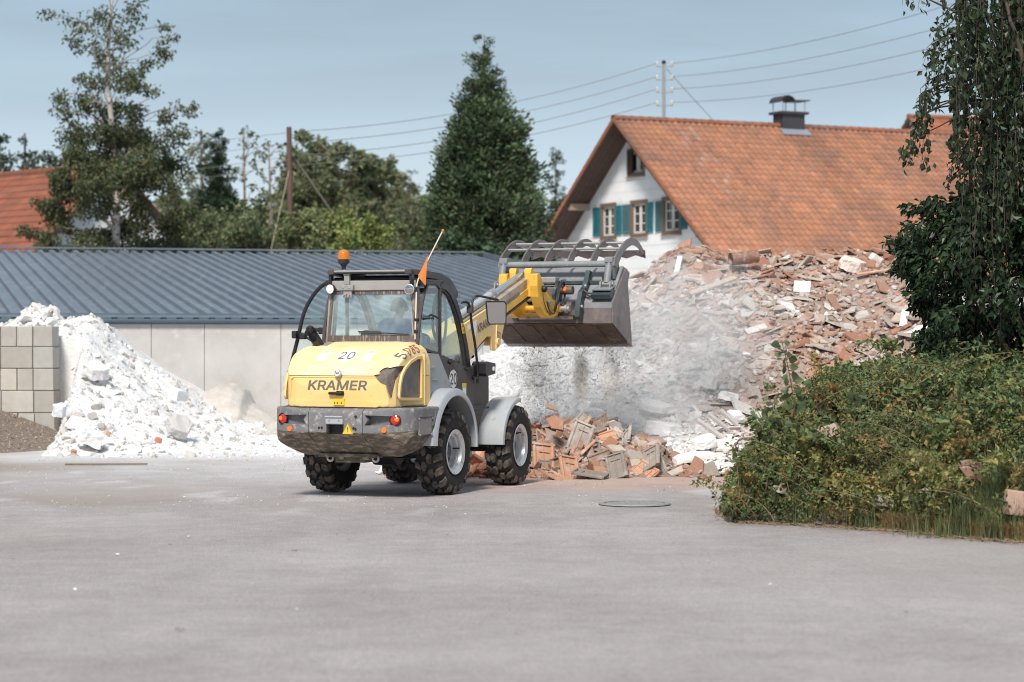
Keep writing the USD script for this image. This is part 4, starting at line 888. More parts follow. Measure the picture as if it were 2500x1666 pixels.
for yy, zz in ((.25, 2.39), (.33, 2.39), (.26, 2.30), (.30, 2.31), (.33, 2.30)): obj('bolt', cyl((-.46, yy, zz), (-.50, yy, zz), .010, n=8), 'rim_silver', bk)
bc = obj('beacon', tube([(-.45, .315, 2.53), (-.45, .335, 2.57), (-.45, .345, 2.63)], [.016, .016, .016], 10), 'steel', L)
obj('beacon_base', mv(rev([(0, 2.645), (.03, 2.65), (.045, 2.66), (.070, 2.675), (.070, 2.715), (0, 2.715)], 28), (-.45, .345, 0)), 'cab_black', bc)
obj('beacon_foot', mv(rev([(0, 2.59), (.024, 2.60), (.026, 2.63), (.045, 2.66), (0, 2.66)], 20), (-.45, .345, 0)), 'black', bc)
obj('beacon_lens', mv(rev([(.068, 2.712), (.070, 2.75), (.064, 2.79), (.048, 2.815), (.02, 2.828), (0, 2.83)], 28), (-.45, .345, 0)), 'amber_lens', bc)
wp = obj('whip', tube(smoothpath([(-.44, -.56, 1.79), (-.44, -.565, 2.0), (-.44, -.575, 2.30), (-.435, -.585, 2.44), (-.425, -.625, 2.54), (-.418, -.69, 2.66), (-.41, -.765, 2.80), (-.405, -.83, 2.92), (-.40, -.885, 3.02)], 30), .008, 8), 'whip', L)
obj('whip_tip', mv(trimesh.creation.icosphere(2, .016), (-.40, -.89, 3.03)), 'flag_orange', wp)
gx_, gy_ = np.meshgrid(np.linspace(0, 1, 8), np.linspace(0, 1, 6), indexing='ij')
A_, B_, C_ = np.array([-.41, -.715, 2.745]), np.array([-.42, -.595, 2.525]), np.array([-.43, -.685, 2.40])
fv = (A_ * (1 - gx_)[..., None] + (B_ * (1 - gy_)[..., None] + C_ * gy_[..., None]) * gx_[..., None]); fv[..., 0] += .018 * np.sin(gy_ * 5 + gx_ * 3) * gx_; fv[..., 0] -= .015
i, j = np.meshgrid(np.arange(7), np.arange(5), indexing='ij'); a_ = (i * 6 + j).ravel()
obj('flag', trimesh.Trimesh(fv.reshape(-1, 3), np.vstack([np.c_[a_, a_ + 6, a_ + 7], np.c_[a_, a_ + 7, a_ + 1]]), process=False), 'flag_orange', wp, smooth=True)
obj('whip_clamp', cat(rbox(-.46, -.40, -.60, -.55, 1.86, 1.90, .008), rbox(-.46, -.40, -.60, -.55, 2.00, 2.03, .008)), 'black', wp)
# right mirror rail, mirror, front lamp
rail = obj('mirror_rail', tube(smoothpath([(.74, -.61, 2.225), (.79, -.66, 2.235), (.84, -.67, 2.215), (.90, -.67, 2.08), (1.0, -.675, 1.78), (1.08, -.68, 1.45), (1.10, -.68, 1.33)], 30), .016, 8), 'cab_black', L)
obj('mirror_clamp', rbox(.86, .93, -.70, -.63, 2.10, 2.20, .01), 'brown_metal', rail)
obj('mirror_arm', tube([(.91, -.68, 2.15), (.92, -.69, 2.27), (.95, -.71, 2.305), (1.02, -.73, 2.31), (1.42, -.80, 2.27), (1.45, -.805, 2.25)], .014, 8), 'black', L)
mfr = frame((1.36, -.80, 2.13), (.50, -.86, -.02), (-.10, -.06, 1))
mp = sg.Polygon([(-.135, .125), (.10, .13), (.125, .09), (.13, -.13), (.11, -.155), (-.08, -.16), (-.105, -.12)]).buffer(-.02).buffer(.02)
mb = obj('mirror', ext(mp, .05, mfr), 'cab_black', L)
obj('mirror_face', ext(mp.buffer(-.014), .004, frame(np.array([1.36, -.80, 2.13]) + mfr[:3, 2] * .051, (.50, -.86, -.02), (-.10, -.06, 1))), 'mirror_glass', mb)
obj('mirror_face', ext(mp.buffer(-.014), .004, frame(np.array([1.36, -.80, 2.13]) - mfr[:3, 2] * .005, (.50, -.86, -.02), (-.10, -.06, 1))), 'mirror_glass', mb)
hl = obj('front_lamp', cat(hull([(x, y, z) for x, z0, z1 in ((1.10, 1.38, 1.50), (1.14, 1.345, 1.525), (1.40, 1.375, 1.50)) for y in (-.78, -.60) for z in (z0, z1)]), rbox(1.0, 1.12, -.66, -.60, 1.35, 1.48, .02)), 'cab_black', L)
obj('indicator', rbox(1.31, 1.37, -.79, -.775, 1.41, 1.46, .008), 'lamp_glass', hl)
obj('lamp_mount', cat(tube([(1.09, -.68, 1.36), (1.09, -.68, 1.26)], .018, 8), rbox(.98, 1.12, -.69, -.60, 1.31, 1.345, .01)), 'cab_black', hl)
# ---- boom
ob = sg.Polygon([(1.15, 1.78), (3.00, 2.293), (3.05, 2.28), (3.12, 2.02), (2.945, 1.70), (2.83, 1.645), (2.73, 1.66), (2.70, 1.83), (2.56, 1.825), (2.31, 1.715), (2.06, 1.56), (1.7, 1.30), (1.15, 1.2)])
bo = obj('boom', cat(XZ(ob, -.17, -.14), XZ(ob, .14, .17), XZ(sg.Polygon([(1.15, 1.78), (3.02, 2.292), (3.0, 2.27), (1.15, 1.75)]), -.14, .14), XZ(sg.Polygon([(1.15, 1.5), (2.9, 1.98), (2.9, 1.95), (1.15, 1.45)]), -.14, .14)), 'yellow', L)
obj('boom_collar', cat(XZ(sg.Polygon([(2.86, 1.95), (2.84, 1.665), (2.945, 1.70), (3.12, 2.02), (3.05, 2.285), (2.94, 2.262)]), -.185, -.168), XZ(sg.Polygon([(2.86, 1.95), (2.84, 1.665), (2.945, 1.70), (3.12, 2.02), (3.05, 2.285), (2.94, 2.262)]), .168, .185)), 'yellow', bo)
tri = sg.Polygon([(2.875, 1.745), (2.985, 1.90), (2.90, 1.945)]); tri = sg.Polygon([(2.86, 1.90), (2.975, 1.87), (2.90, 1.735)])
obj('warning_triangle', XZ(tri.difference(tri.buffer(-.010)).union(sg.LineString([(2.913, 1.86), (2.905, 1.80)]).buffer(.005)), -.185, -.188), 'letter', bo)
u, w_, h_ = text_poly('KRAMER', .10, True)
u = affinity.scale(u, .52 / w_, 1, origin=(0, 0)); u = affinity.affine_transform(u, [1, .15, 0, 1, 0, 0]); u = affinity.rotate(u, 15.5, origin=(0, 0)); u = affinity.translate(u, 2.275, 1.865)
obj('lettering', XZ(u, -.17, -.1735), 'letter', bo, smooth=False)
obj('white_stripe', XZ(sg.Polygon([(1.95, 1.955), (2.235, 2.03), (2.215, 1.84), (2.165, 1.80), (2.13, 1.95), (1.97, 1.90)]), -.17, -.173), 'sticker_white', bo, smooth=False)
obj('boom_pin', cyl((2.90, -.20, 1.76), (2.90, .20, 1.76), .05, n=16), 'yellow', bo)
obj('tilt_ram', tube([(2.0, 0, 1.45), (2.45, 0, 1.62)], [.055, .055], 14), 'cab_black', L); obj('tilt_rod', tube([(2.3, -.08, 1.58), (2.86, -.08, 1.86)], .028, 12), 'chrome', L)
mat('boom_steel', (0.44, 0.36, 0.27), 0.45, metal=0.2, var=0.12, dirt=(0.25, 0.20, 0.19), dscale=6, dlo=0.50, dhi=0.68)
ib = obj('boom_extension', XZ(sg.Polygon([(2.7, 2.185), (4.08, 2.60), (4.12, 2.37), (2.7, 1.93)]), -.115, .115), 'boom_steel', L)
for s in (-1, 1):
    y0, y1 = sorted((s * .112, s * .130))
    obj('boom_rail', XZ(sg.Polygon([(2.9, 2.105), (4.09, 2.475), (4.12, 2.385), (2.9, 2.01)]), y0, y1), 'yellow_worn', ib)
    obj('wear_strip', XZ(sg.Polygon([(2.9, 2.155), (3.75, 2.42), (3.76, 2.375), (2.9, 2.11)]), y0, y1 - .004 if s > 0 else y1), 'bucket_worn', ib)
    obj('boom_pad', XZ(sg.Polygon([(2.95, 2.012), (4.12, 2.372), (4.12, 2.34), (2.95, 1.98)]), y0, y1), 'black', ib)
cy = obj('boom_cylinder', tube([(1.9, -.02, 2.045), (3.06, -.02, 2.372)], .052, 16), 'fender_grey', L)
obj('cylinder_gland', tube([(3.0, -.02, 2.355), (3.10, -.02, 2.384)], .062, 16), 'steel', cy); obj('piston_rod', tube([(3.06, -.02, 2.372), (4.14, -.02, 2.682)], .030, 14), 'chrome', cy)
obj('hydraulic_pipe', tube([(1.9, -.12, 2.0), (2.9, -.12, 2.30), (2.98, -.10, 2.34)], .014, 8), 'steel', cy)
horn = sg.Polygon([(4.03, 2.64), (4.10, 2.655), (4.20, 2.55), (4.33, 2.42), (4.52, 2.33), (4.70, 2.29), (4.79, 2.25), (4.81, 2.18), (4.74, 2.13), (4.60, 2.10), (4.42, 2.09), (4.28, 2.14), (4.16, 2.23), (4.07, 2.36), (4.03, 2.50)]).buffer(.012)
hp = obj('boom_head', cat(XZ(horn, -.275, -.165), XZ(horn, .165, .275), XZ(sg.Polygon([(4.06, 2.36), (4.06, 2.60), (4.14, 2.58), (4.16, 2.34)]), -.17, .17), XZ(sg.Polygon([(4.40, 2.10), (4.42, 2.14), (4.62, 2.15), (4.62, 2.11)]), -.17, .17)), 'yellow_worn', L)
for s in (-1, 1): obj('pin_boss', cat(cyl((4.14, s * .06, 2.685), (4.14, s * .155, 2.685), .055), rbox(4.07, 4.18, min(s * .06, s * .155), max(s * .06, s * .155), 2.56, 2.69, .02)), 'yellow_worn', hp)
obj('pivot_pin', cat(cyl((4.72, -.34, 2.205), (4.72, .34, 2.205), .045)), 'yellow_worn', hp); obj('pin_end', cat(cyl((4.72, -.46, 2.205), (4.72, -.33, 2.205), .038), cyl((4.72, -.43, 2.205), (4.72, -.40, 2.205), .055)), 'steel', hp); obj('pin_end', cyl((4.72, .33, 2.205), (4.72, .46, 2.205), .038), 'steel', hp)
obj('coupling', mv(trimesh.creation.icosphere(2, .045), (4.20, -.30, 2.46)), 'black', hp); obj('cap_bolt', cyl((4.43, -.27, 2.27), (4.43, -.30, 2.27), .038, n=12), 'steel', hp)
obj('edge_weld', XZ(sg.LineString([(4.17, 2.40), (4.22, 2.28), (4.33, 2.17), (4.46, 2.12)]).buffer(.006), -.2885, -.293), 'black', hp)
# hoses
def hose(pts, r=.014): return obj('hose', tube(smoothpath(pts, 26), r, 8), 'hose', L)
hose([(4.58, -.31, 2.18), (4.60, -.34, 2.34), (4.72, -.32, 2.50), (4.90, -.28, 2.60), (5.05, -.25, 2.56), (5.05, -.26, 2.46), (4.90, -.32, 2.36), (4.68, -.35, 2.26)])
hose([(4.56, -.30, 2.17), (4.56, -.33, 2.30), (4.70, -.30, 2.46), (4.86, -.22, 2.58)]); hose([(4.30, -.30, 2.30), (4.34, -.31, 2.20), (4.44, -.31, 2.14), (4.58, -.31, 2.17)], .010)
hose([(5.16, -.50, 2.46), (5.20, -.62, 2.42), (5.28, -.70, 2.50), (5.34, -.70, 2.66)], .013); hose([(5.18, -.46, 2.50), (5.18, -.60, 2.38), (5.26, -.66, 2.48)], .011)
hose([(4.28, .30, 2.40), (4.5, .42, 2.46), (4.8, .5, 2.52), (5.2, .62, 2.62)], .012)
# quick hitch
hitch = obj('quick_hitch', cat(cyl((5.0, -.40, 2.46), (5.0, .40, 2.46), .060), cyl((4.93, -.42, 2.25), (4.93, .42, 2.25), .055), rbox(4.78, 4.95, -.24, .24, 2.30, 2.50, .02), rbox(5.00, 5.14, -.40, .40, 2.06, 2.12, .01)), 'bucket_worn', L)
for s in (-1, 1):
    obj('hitch_plate', cat(XZ(sg.Polygon([(5.40, 2.74), (5.48, 2.72), (5.24, 2.36), (5.16, 2.12), (5.06, 2.05), (4.98, 2.10), (5.0, 2.25), (5.10, 2.44), (5.26, 2.52)]), s * .435, s * .50)), 'bucket_dark', hitch)
    obj('hitch_lug', cat(XZ(sg.Polygon([(4.72, 2.40), (4.90, 2.60), (5.02, 2.55), (5.0, 2.30), (4.78, 2.26)]), s * .20, s * .24)), 'bucket_dark', hitch)
    for bx, bz in ((5.20, 2.52), (5.06, 2.24)): obj('hitch_bolt', cyl((bx, s * .50, bz), (bx, s * .52, bz), .022, n=10), 'rim_silver', hitch)
obj('valve_block', cat(rbox(4.86, 5.06, -.20, .02, 2.56, 2.64, .01), rbox(4.92, 5.0, .05, .16, 2.56, 2.63, .01), cyl((4.86, -.28, 2.60), (5.0, -.28, 2.60), .025)), 'steel', hitch); obj('coupler_cap', cyl((4.84, -.33, 2.44), (4.88, -.34, 2.49), .024), 'orange_lens', hitch)
# ---- bucket
BW = .90
prof = [(5.69, 2.755), (5.50, 2.60), (5.32, 2.44), (5.184, 2.297), (5.161, 2.024), (5.79, 1.757), (5.925, 1.70)]
shp = sg.LineString(prof[:6]).buffer(.011, cap_style=2, join_style=2)
bk_ = obj('bucket', XZ(sg.LineString(prof[:5]).buffer(.012, cap_style=2, join_style=2), -BW, BW), 'bucket_grey', L)
obj('bucket_floor', XZ(sg.LineString([(5.150, 2.015), (5.79, 1.745)]).buffer(.014, cap_style=2), -BW, BW), 'bucket_rust', bk_)
obj('cutting_edge', XZ(sg.Polygon([(5.74, 1.752), (5.935, 1.69), (5.94, 1.70), (5.75, 1.785)]), -BW - .03, BW + .03), 'bucket_worn', bk_)
obj('wear_band', XZ(sg.Polygon([(5.140, 2.015), (5.152, 2.22), (5.166, 2.22), (5.164, 2.015)]), -BW, BW), 'bucket_worn', bk_)
sp = sg.Polygon([(5.83, 2.71), (5.69, 2.77), (5.32, 2.455), (5.175, 2.305), (5.15, 2.015), (5.925, 1.69), (5.845, 2.15), (5.755, 2.57)])
for s in (-1, 1): obj('side_plate', XZ(sp, s * BW, s * (BW + .022)), 'bucket_worn', bk_)
for y in np.linspace(-.62, .62, 5):
    t = box(0, .56, -.045, .045, -.014, .010); t = rot(t, math.atan2(.27, .64), [0, 1, 0]); obj('wear_strip', mv(t, (5.19, y, 1.990)), 'bucket_rust', bk_)
obj('top_beam', XZ(sg.Polygon([(5.60, 2.745), (5.71, 2.785), (5.73, 2.72), (5.56, 2.60), (5.50, 2.62)]), -BW + .0, BW - .0), 'bucket_grey', bk_)
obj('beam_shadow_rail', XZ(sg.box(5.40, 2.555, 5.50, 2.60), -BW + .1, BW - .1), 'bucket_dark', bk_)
for s in (-1, 1):
    y0, y1 = sorted((s * .62, s * BW))
    obj('cylinder_bracket', cat(hull([(x, y, z) for x, z in ((5.10, 2.40), (5.13, 2.34), (5.30, 2.40), (5.32, 2.46), (5.20, 2.47)) for y in (y0, y1)])), 'bucket_dark', bk_)
    obj('bracket_plate', cat(hull([(x, y, z) for x, z in ((5.13, 2.45), (5.12, 2.465), (5.42, 2.55), (5.42, 2.53)) for y in (y0 + .01, y1 - .01)])), 'bucket_grey', bk_)
    for dy in (.70, .84): obj('cylinder_lug', XZ(sg.Polygon([(5.20, 2.46), (5.24, 2.58), (5.32, 2.60), (5.44, 2.54), (5.40, 2.47)]), s * dy, s * (dy + .02)), 'bucket_grey', bk_)
    obj('side_rib', XZ(sg.Polygon([(5.26, 2.42), (5.62, 2.80), (5.68, 2.78), (5.40, 2.44)]), s * .86, s * .90), 'bucket_grey', bk_)
    gc = obj('grapple_cylinder', tube([(5.30, s * .78, 2.56), (5.37, s * .78, 2.80)], .048, 14), 'bucket_grey', L)
    obj('cylinder_rod', tube([(5.37, s * .78, 2.80), (5.40, s * .78, 2.88)], .026, 10), 'chrome', gc); obj('cylinder_pin', cyl((5.30, s * .68, 2.55), (5.30, s * .88, 2.55), .032), 'steel', gc)
    obj('grapple_hinge', cat(XZ(sg.Polygon([(5.46, 2.62), (5.62, 2.60), (5.64, 2.80), (5.56, 2.90), (5.44, 2.92), (5.36, 2.88), (5.38, 2.80)]), s * .80, s * .84), rbox(5.36, 5.46, min(s * .72, s * .84), max(s * .72, s * .84), 2.84, 2.92, .01)), 'bucket_grey', bk_)
# ---- grapple fork on top of the bucket
grp = obj('grapple_tube', cyl((5.42, -.80, 2.825), (5.42, .84, 2.825), .046, n=20), 'bucket_grey', L)
outer = smoothpath([(5.37, 0, 2.80), (5.42, 0, 2.905), (5.60, 0, 3.035), (5.82, 0, 3.145), (6.12, 0, 3.205), (6.42, 0, 3.145), (6.63, 0, 3.00)], 30)
inner_ = smoothpath([(6.60, 0, 2.985), (6.40, 0, 3.07), (6.13, 0, 3.105), (5.90, 0, 3.055), (5.70, 0, 2.955), (5.54, 0, 2.82), (5.48, 0, 2.78)], 30)
tine = sg.Polygon([(p[0], p[2]) for p in np.vstack([outer, inner_])]).buffer(0)
for y in np.linspace(.85, -.85, 6): obj('tine', XZ(tine, y - .011, y + .011), 'bucket_worn', grp)
for (x, z, r) in ((5.70, 3.045, .018), (6.00, 3.135, .020)): obj('cross_rod', cyl((x, -.85, z), (x, .85, z), r, n=12), 'steel', grp)
zig = [(.87, .06), (-.87, .06)] + [(-.87 + 1.74 * k / 12, -.055 if k % 2 == 0 else -.012) for k in range(13)]
zt = ext(zig, .016); v = zt.vertices.copy(); zt.vertices = np.c_[6.62 + v[:, 2] - v[:, 1] * .35, v[:, 0], 2.995 + v[:, 1]]
obj('tooth_bar', zt, 'bucket_worn', grp)
# ------------------------------------------------------------------ heaps of rubble
mat('plaster_lump', (0.66, 0.65, 0.64), 0.9, tint=True, var=0.08, vscale=6, bump=0.004, bscale=45)
mat('white_powder', (0.68, 0.67, 0.66), 0.95, var=0.07, vscale=3, dirt=(0.66, 0.63, 0.59), dscale=2.2, dlo=0.55, dhi=0.8, bump=0.02, bscale=14)
mat('rubble', (1, 1, 1), 0.9, tint=True, var=0.12, vscale=14, bump=0.002, bscale=50, dirt=(0.58, 0.53, 0.49), dscale=2.2, dlo=0.54, dhi=0.76)
mat('rubble_base', (0.31, 0.225, 0.185), 0.95, tint=True, var=0.25, vscale=8, bump=0.03, bscale=18)
mat('clay_pipe', (0.24, 0.125, 0.085), 0.55, var=0.2, dirt=(0.42, 0.36, 0.32), dscale=8, dlo=0.5, dhi=0.7)
mat('stone', (0.42, 0.37, 0.32), 0.9, var=0.2, vscale=7, bump=0.006, bscale=30)
def zpx(py, Y): return 1.77 - (py - 833) / 5800 * Y
def xpx(px, Y): return (px - 1250) / 5800 * Y
def P(px, py, Y): return np.array([xpx(px, Y), Y, zpx(py, Y)])
def on_surface_rot(g, n, tilt):
    """Random turn about the surface normal n plus a random tilt."""
    n = np.asarray(n) / np.linalg.norm(n); ax = g.normal(size=3) * tilt; n = n + ax; n /= np.linalg.norm(n)
    m = trimesh.geometry.align_vectors([0, 0, 1], n); return m[:3, :3] @ trimesh.transformations.rotation_matrix(g.uniform(0, 2 * PI), [0, 0, 1])[:3, :3]
def normal_of(f, x, y, e=.12):
    return np.array([-(f(x + e, y) - f(x - e, y)) / (2 * e), -(f(x, y + e) - f(x, y - e)) / (2 * e), 1.0])
def quick(f, x0, x1, y0, y1, n=420):
    """The height function sampled once on a grid; then looked up."""
    xs_, ys_ = np.linspace(x0, x1, n), np.linspace(y0, y1, n); T_ = f(*np.meshgrid(xs_, ys_, indexing='ij')); kx, ky = (n - 1) / (x1 - x0), (n - 1) / (y1 - y0)
    def q(x, y):
        a = min(max((x - x0) * kx, 0), n - 1.001); b = min(max((y - y0) * ky, 0), n - 1.001); i, j = int(a), int(b); a -= i; b -= j
        return float((T_[i, j] * (1 - a) + T_[i + 1, j] * a) * (1 - b) + (T_[i, j + 1] * (1 - a) + T_[i + 1, j + 1] * a) * b)
    return q
def joined(parts, cols):
    v, f, c, o = [], [], [], 0
    for m, col in zip(parts, cols):
        v.append(m.vertices); f.append(m.faces + o); c.append(np.tile(col, (len(m.vertices), 1))); o += len(m.vertices)
    return trimesh.Trimesh(np.vstack(v), np.vstack(f), process=False), np.vstack(c)

# ---- white plaster heap on the left
LY = 43.0
sk = np.array([(-300, 900), (-60, 830), (0, 800), (30, 783), (60, 768), (90, 752), (112, 755), (128, 776), (150, 784), (180, 775), (215, 771), (240, 782), (260, 802), (290, 834), (330, 867), (370, 896), (410, 921), (450, 946), (480, 966), (510, 990), (560, 1012), (620, 1035), (690, 1056), (760, 1066), (900, 1072)])
skx, skz = xpx(sk[:, 0], LY), np.maximum(zpx(sk[:, 1], LY), 0)
def h_left(X, Y):
    X = np.asarray(X, float); Y = np.asarray(Y, float)
    hc = np.interp(X, skx, skz); toe = np.interp(X, [-9.0, -7.9, -6.2, -5.2, -4.6, -3.8, -2], [36.2, 36.2, 37.0, 38.2, 39.3, 41.0, 42.0])
    t = np.clip((Y - toe) / (LY - toe), 0, 1.35)
    prof = np.where(t < 1, t ** .85, 1 - .25 * (t - 1))
    front = np.where(Y < 41.62, sstep(0, .5, X + 7.95 - .65 * (41.6 - Y) / 5.2), sstep(-11.5, -10.5, X))
    n = (noise2(X, Y, .9, 5, 5) - .5) * .55 + (noise2(X, Y, 3.5, 6, 4) - .5) * .16
    return np.maximum(hc * prof + n * sstep(0, .25, t) * (1 - .6 * sstep(.9, 1, t)), 0) * front - .012
hq_left = quick(h_left, -11.5, -2.6, 35.6, 46)
hl_ = thing('white_rubble_heap', 'heap of broken white plaster and stone beside the concrete block wall', 'rubble heap')
gm = grid(h_left, np.linspace(-11.5, -2.6, 180), np.linspace(35.6, 46, 190))
obj('mound', gm, 'white_powder', hl_, smooth=True)
g = np.random.default_rng(31)
chunks = []
while len(chunks) < 5200:
    x, y = g.uniform(-9.4, -2.9), g.uniform(36.0, 43.6)
    if y < 41.7 and x < -7.80 + .62 * (41.6 - y) / 5.2: continue
    z = hq_left(x, y)
    if z < .03 and g.random() < .75: continue
    s = .026 * (1 - g.random()) ** -.55
    if y < 38.4: s *= 1.35
    s = min(s, .22)
    sz = s * g.uniform(.7, 1.25, 3) * [1.1, 1.0, .75]
    m = rock(g, sz, int(g.integers(9, 15)))
    R = np.eye(4); R[:3, :3] = on_surface_rot(g, normal_of(hq_left, x, y), .5); R[:3, 3] = (x, y, z + s * g.uniform(-.15, .12))
    m.apply_transform(R)
    c = np.array([1, .995, .99]) * g.uniform(.80, 1.05); q = g.random()
    if q < .02 and s < .09: c = np.array([.62, .34, .26])
    elif q < .30: c = np.array([.80, .77, .73]) * g.uniform(.62, 1)
    chunks.append((s * 5800 / y, m, c))
# clump of chunks crowning the heap behind the wall
for k in range(60):
    x = xpx(g.uniform(20, 128), 42.4); y = g.uniform(41.9, 43.4); s = g.uniform(.10, .34); m = rock(g, (s, s * .9, s * .8), 12); m.apply_transform(rrot(g))
    chunks.append((s * 130, mv(m, (x, y, hq_left(x, y) + s * .2)), np.array([.98, .96, .94]) * g.uniform(.85, 1.03)))
chunks.sort(key=lambda c: -c[0])
for s, m, c in chunks[:290]: obj('chunk', m, 'plaster_lump', hl_, smooth=False, tint=c)
m, c = joined([q[1] for q in chunks[290:]], [q[2] for q in chunks[290:]])
obj('small_chunks', m, 'plaster_lump', hl_, kind='stuff', smooth=False, tint=c)
def slab(name, label, c, size, rot_, m='plaster_lump', col=(1, 1, 1), n=16, seed=0, cat_='rubble', ridge=0):
    g2 = np.random.default_rng(seed + 100)
    a = np.sort(g2.uniform(0, 2 * PI, n)); r = g2.uniform(.75, 1.05, n)
    pts = np.vstack([np.c_[np.cos(a) * r, np.sin(a) * r, np.full(n, -.5)], np.c_[np.cos(a) * r * .93, np.sin(a) * r * .93, np.full(n, .5) + g2.uniform(-.12, .12, n)]]) * np.asarray(size) * .5
    t = hull(pts); t = t.subdivide().subdivide(); v = t.vertices; t.vertices = v + (meshkit.fbm(v * 9 + seed, 3, seed)[:, None] - .5) * t.vertex_normals * min(size) * .28
    t.apply_transform(trimesh.transformations.euler_matrix(*rot_)); t.apply_translation(c)
    return obj(name, t, m, label=label, cat=cat_, smooth=50, tint=col)
slab('grey_stone', 'smooth grey stone lying low on the right slope of the white heap', P(440, 1040, 38.6) + [0, 0, .0], (.52, .40, .30), (.9, .3, .4), col=(.72, .70, .69), seed=4, cat_='stone')
slab('white_boulder', 'large white boulder propped in the middle of the white heap', P(232, 905, 40.1), (.50, .44, .36), (.4, .2, .1), seed=5, cat_='stone')
slab('white_boulder', 'rounded white boulder on the outer right edge of the white heap', P(434, 966, 40.2), (.42, .36, .30), (.2, .1, .9), seed=6, cat_='stone')
slab('white_boulder', 'white boulder resting against the foot of the block wall', P(145, 1003, 38.2), (.26, .28, .34), (.2, .1, .2), col=(.93, .95, 1.0), seed=7, cat_='stone')
slab('white_boulder', 'broad white boulder at the bottom edge of the white heap', P(222, 1075, 37.0), (.44, .36, .36), (.1, .3, .2), seed=8, cat_='stone')
slab('brick_piece', 'small red brick piece near the bottom right of the white heap', P(386, 1074, 37.6), (.15, .11, .12), (.4, .2, .8), 'rubble', (.52, .20, .13), seed=9, cat_='brick')
slab('brick_piece', 'pinkish brick piece half buried in the middle front of the white heap', P(262, 1058, 37.3), (.13, .11, .14), (.1, .5, .2), 'rubble', (.60, .34, .26), seed=10, cat_='brick')
slab('brick_piece', 'red brick piece at the bottom left corner of the white heap', P(180, 1106, 36.7), (.10, .10, .16), (.3, .2, .1), 'rubble', (.48, .19, .12), seed=11, cat_='brick')
# grey sand lump against the shed wall
sk2 = np.array([(470, 1000), (500, 958), (540, 938), (575, 936), (600, 952), (612, 984), (650, 1002), (700, 1025), (740, 1045)])
def h_sand(X, Y):
    hc = np.interp(X, xpx(sk2[:, 0], 44), zpx(sk2[:, 1], 44), left=0, right=0); t = 1 - np.abs(np.asarray(Y) - 44.2) / 2.6
    return np.maximum(hc * sstep(0, .9, t) + (noise2(X, Y, 2.5, 8, 4) - .5) * .25 * (t > 0) * (hc > .05), -.05) - .02
mat('pale_sand', (0.52, 0.475, 0.425), 0.95, var=0.18, vscale=4, bump=0.02, bscale=25)
obj('sand_heap', grid(h_sand, np.linspace(xpx(465, 44), xpx(745, 44), 90), np.linspace(41.6, 46.3, 70)), 'pale_sand', label='small grey beige sand heap against the concrete shed wall', cat='sand heap', kind='stuff', smooth=True)
# brown gravel heap at the left edge, before the block wall
def h_grav(X, Y):
    X = np.asarray(X, float); Y = np.asarray(Y, float)
    r = np.hypot((X + 9.4) / 2.75, (Y - 40.6) / 3.9); n = (noise2(X, Y, 1.5, 9, 5) - .5) * .22
    return np.maximum(1.02 * (1 - r) ** 1.0 * (r < 1) + n * (r < .98) * sstep(0, .3, 1 - r), -.02) - .012
h_grav_ = lambda X, Y: np.where(np.hypot((np.asarray(X) + 9.4) / 2.75, (np.asarray(Y) - 40.6) / 3.9) < 1, h_grav(X, np.minimum(Y, 41.2)), -.03)
gh = thing('gravel_heap', 'heap of brown grey gravel at the left edge before the block wall', 'gravel heap')
def h_gs(X, Y):
    r = np.clip(np.hypot((X + 9.9) / 2.75, (Y - 40.8) / 4.3), 0, 1); n = (noise2(X, Y, 1.5, 9, 5) - .5) * .2
    return .98 * (1 - r) + n * sstep(0, .3, 1 - r) - .015
obj('mound', grid(h_gs, np.linspace(-12.5, -6.7, 110), np.linspace(36.2, 40.96, 90)), 'gravel_sand', gh, smooth=True)
hq_gs = quick(h_gs, -12.5, -6.7, 36.2, 40.96); peb = []
for k in range(2600):
    x, y = g.uniform(-10.6, -6.9), g.uniform(36.4, 40.9); z = hq_gs(x, y)
    if z < .0: continue
    s = g.uniform(.02, .06); m = rock(g, (s, s, s * .8), 8); m.apply_transform(rrot(g)); peb.append((mv(m, (x, y, z + s * .1)), np.array([.24, .185, .14]) * g.uniform(.6, 1.9)))
m, c = joined([q[0] for q in peb], [q[1] for q in peb]); obj('pebbles', m, 'rubble', gh, kind='stuff', smooth=False, tint=c)

# ---- brick and tile rubble heap on the right
RY = 40.0
sr = np.array([(900, 1075), (1000, 1040), (1080, 965), (1150, 900), (1220, 850), (1300, 800), (1400, 752), (1480, 715), (1545, 690), (1580, 662), (1620, 628), (1650, 612), (1680, 602), (1720, 606), (1760, 619), (1830, 624), (1900, 626), (1980, 616), (2060, 614), (2130, 612), (2200, 616), (2300, 650), (2420, 715), (2560, 800), (2800, 950)])
srx, srz = xpx(sr[:, 0], RY), np.maximum(zpx(sr[:, 1], RY), 0)
def h_right(X, Y):
    X = np.asarray(X, float); Y = np.asarray(Y, float)
    hc = np.interp(X, srx, srz, left=0, right=0); toe = np.interp(X, [-2.6, -1.2, 0, 3.0, 5, 9], [35.0, 33.6, 32.6, 31.9, 31.6, 32.0])
    t = np.clip((Y - toe) / (RY - toe), 0, 1.6)
    prof = np.where(t < 1, .35 * t + .65 * t ** 1.35, 1 - .55 * np.maximum(t - 1, 0) ** 1.2)
    n = (noise2(X, Y, .7, 15, 5) - .5) * .75 + (noise2(X, Y, 2.6, 16, 4) - .5) * .26
    return np.maximum(hc * prof + n * sstep(0, .2, t) * (1 - .75 * sstep(.85, 1, t)) * sstep(0, .5, hc), 0) - .012
def whiteness(X, Y, Z):
    """Share of white plaster among the rubble: all of it at the left, little at the right."""
    return 1 - sstep(.5, 2.9, np.asarray(X) - .62 * (2.2 - np.asarray(Z)) + (noise2(np.asarray(X), np.asarray(Y), .8, 18, 3) - .5) * 2.0)
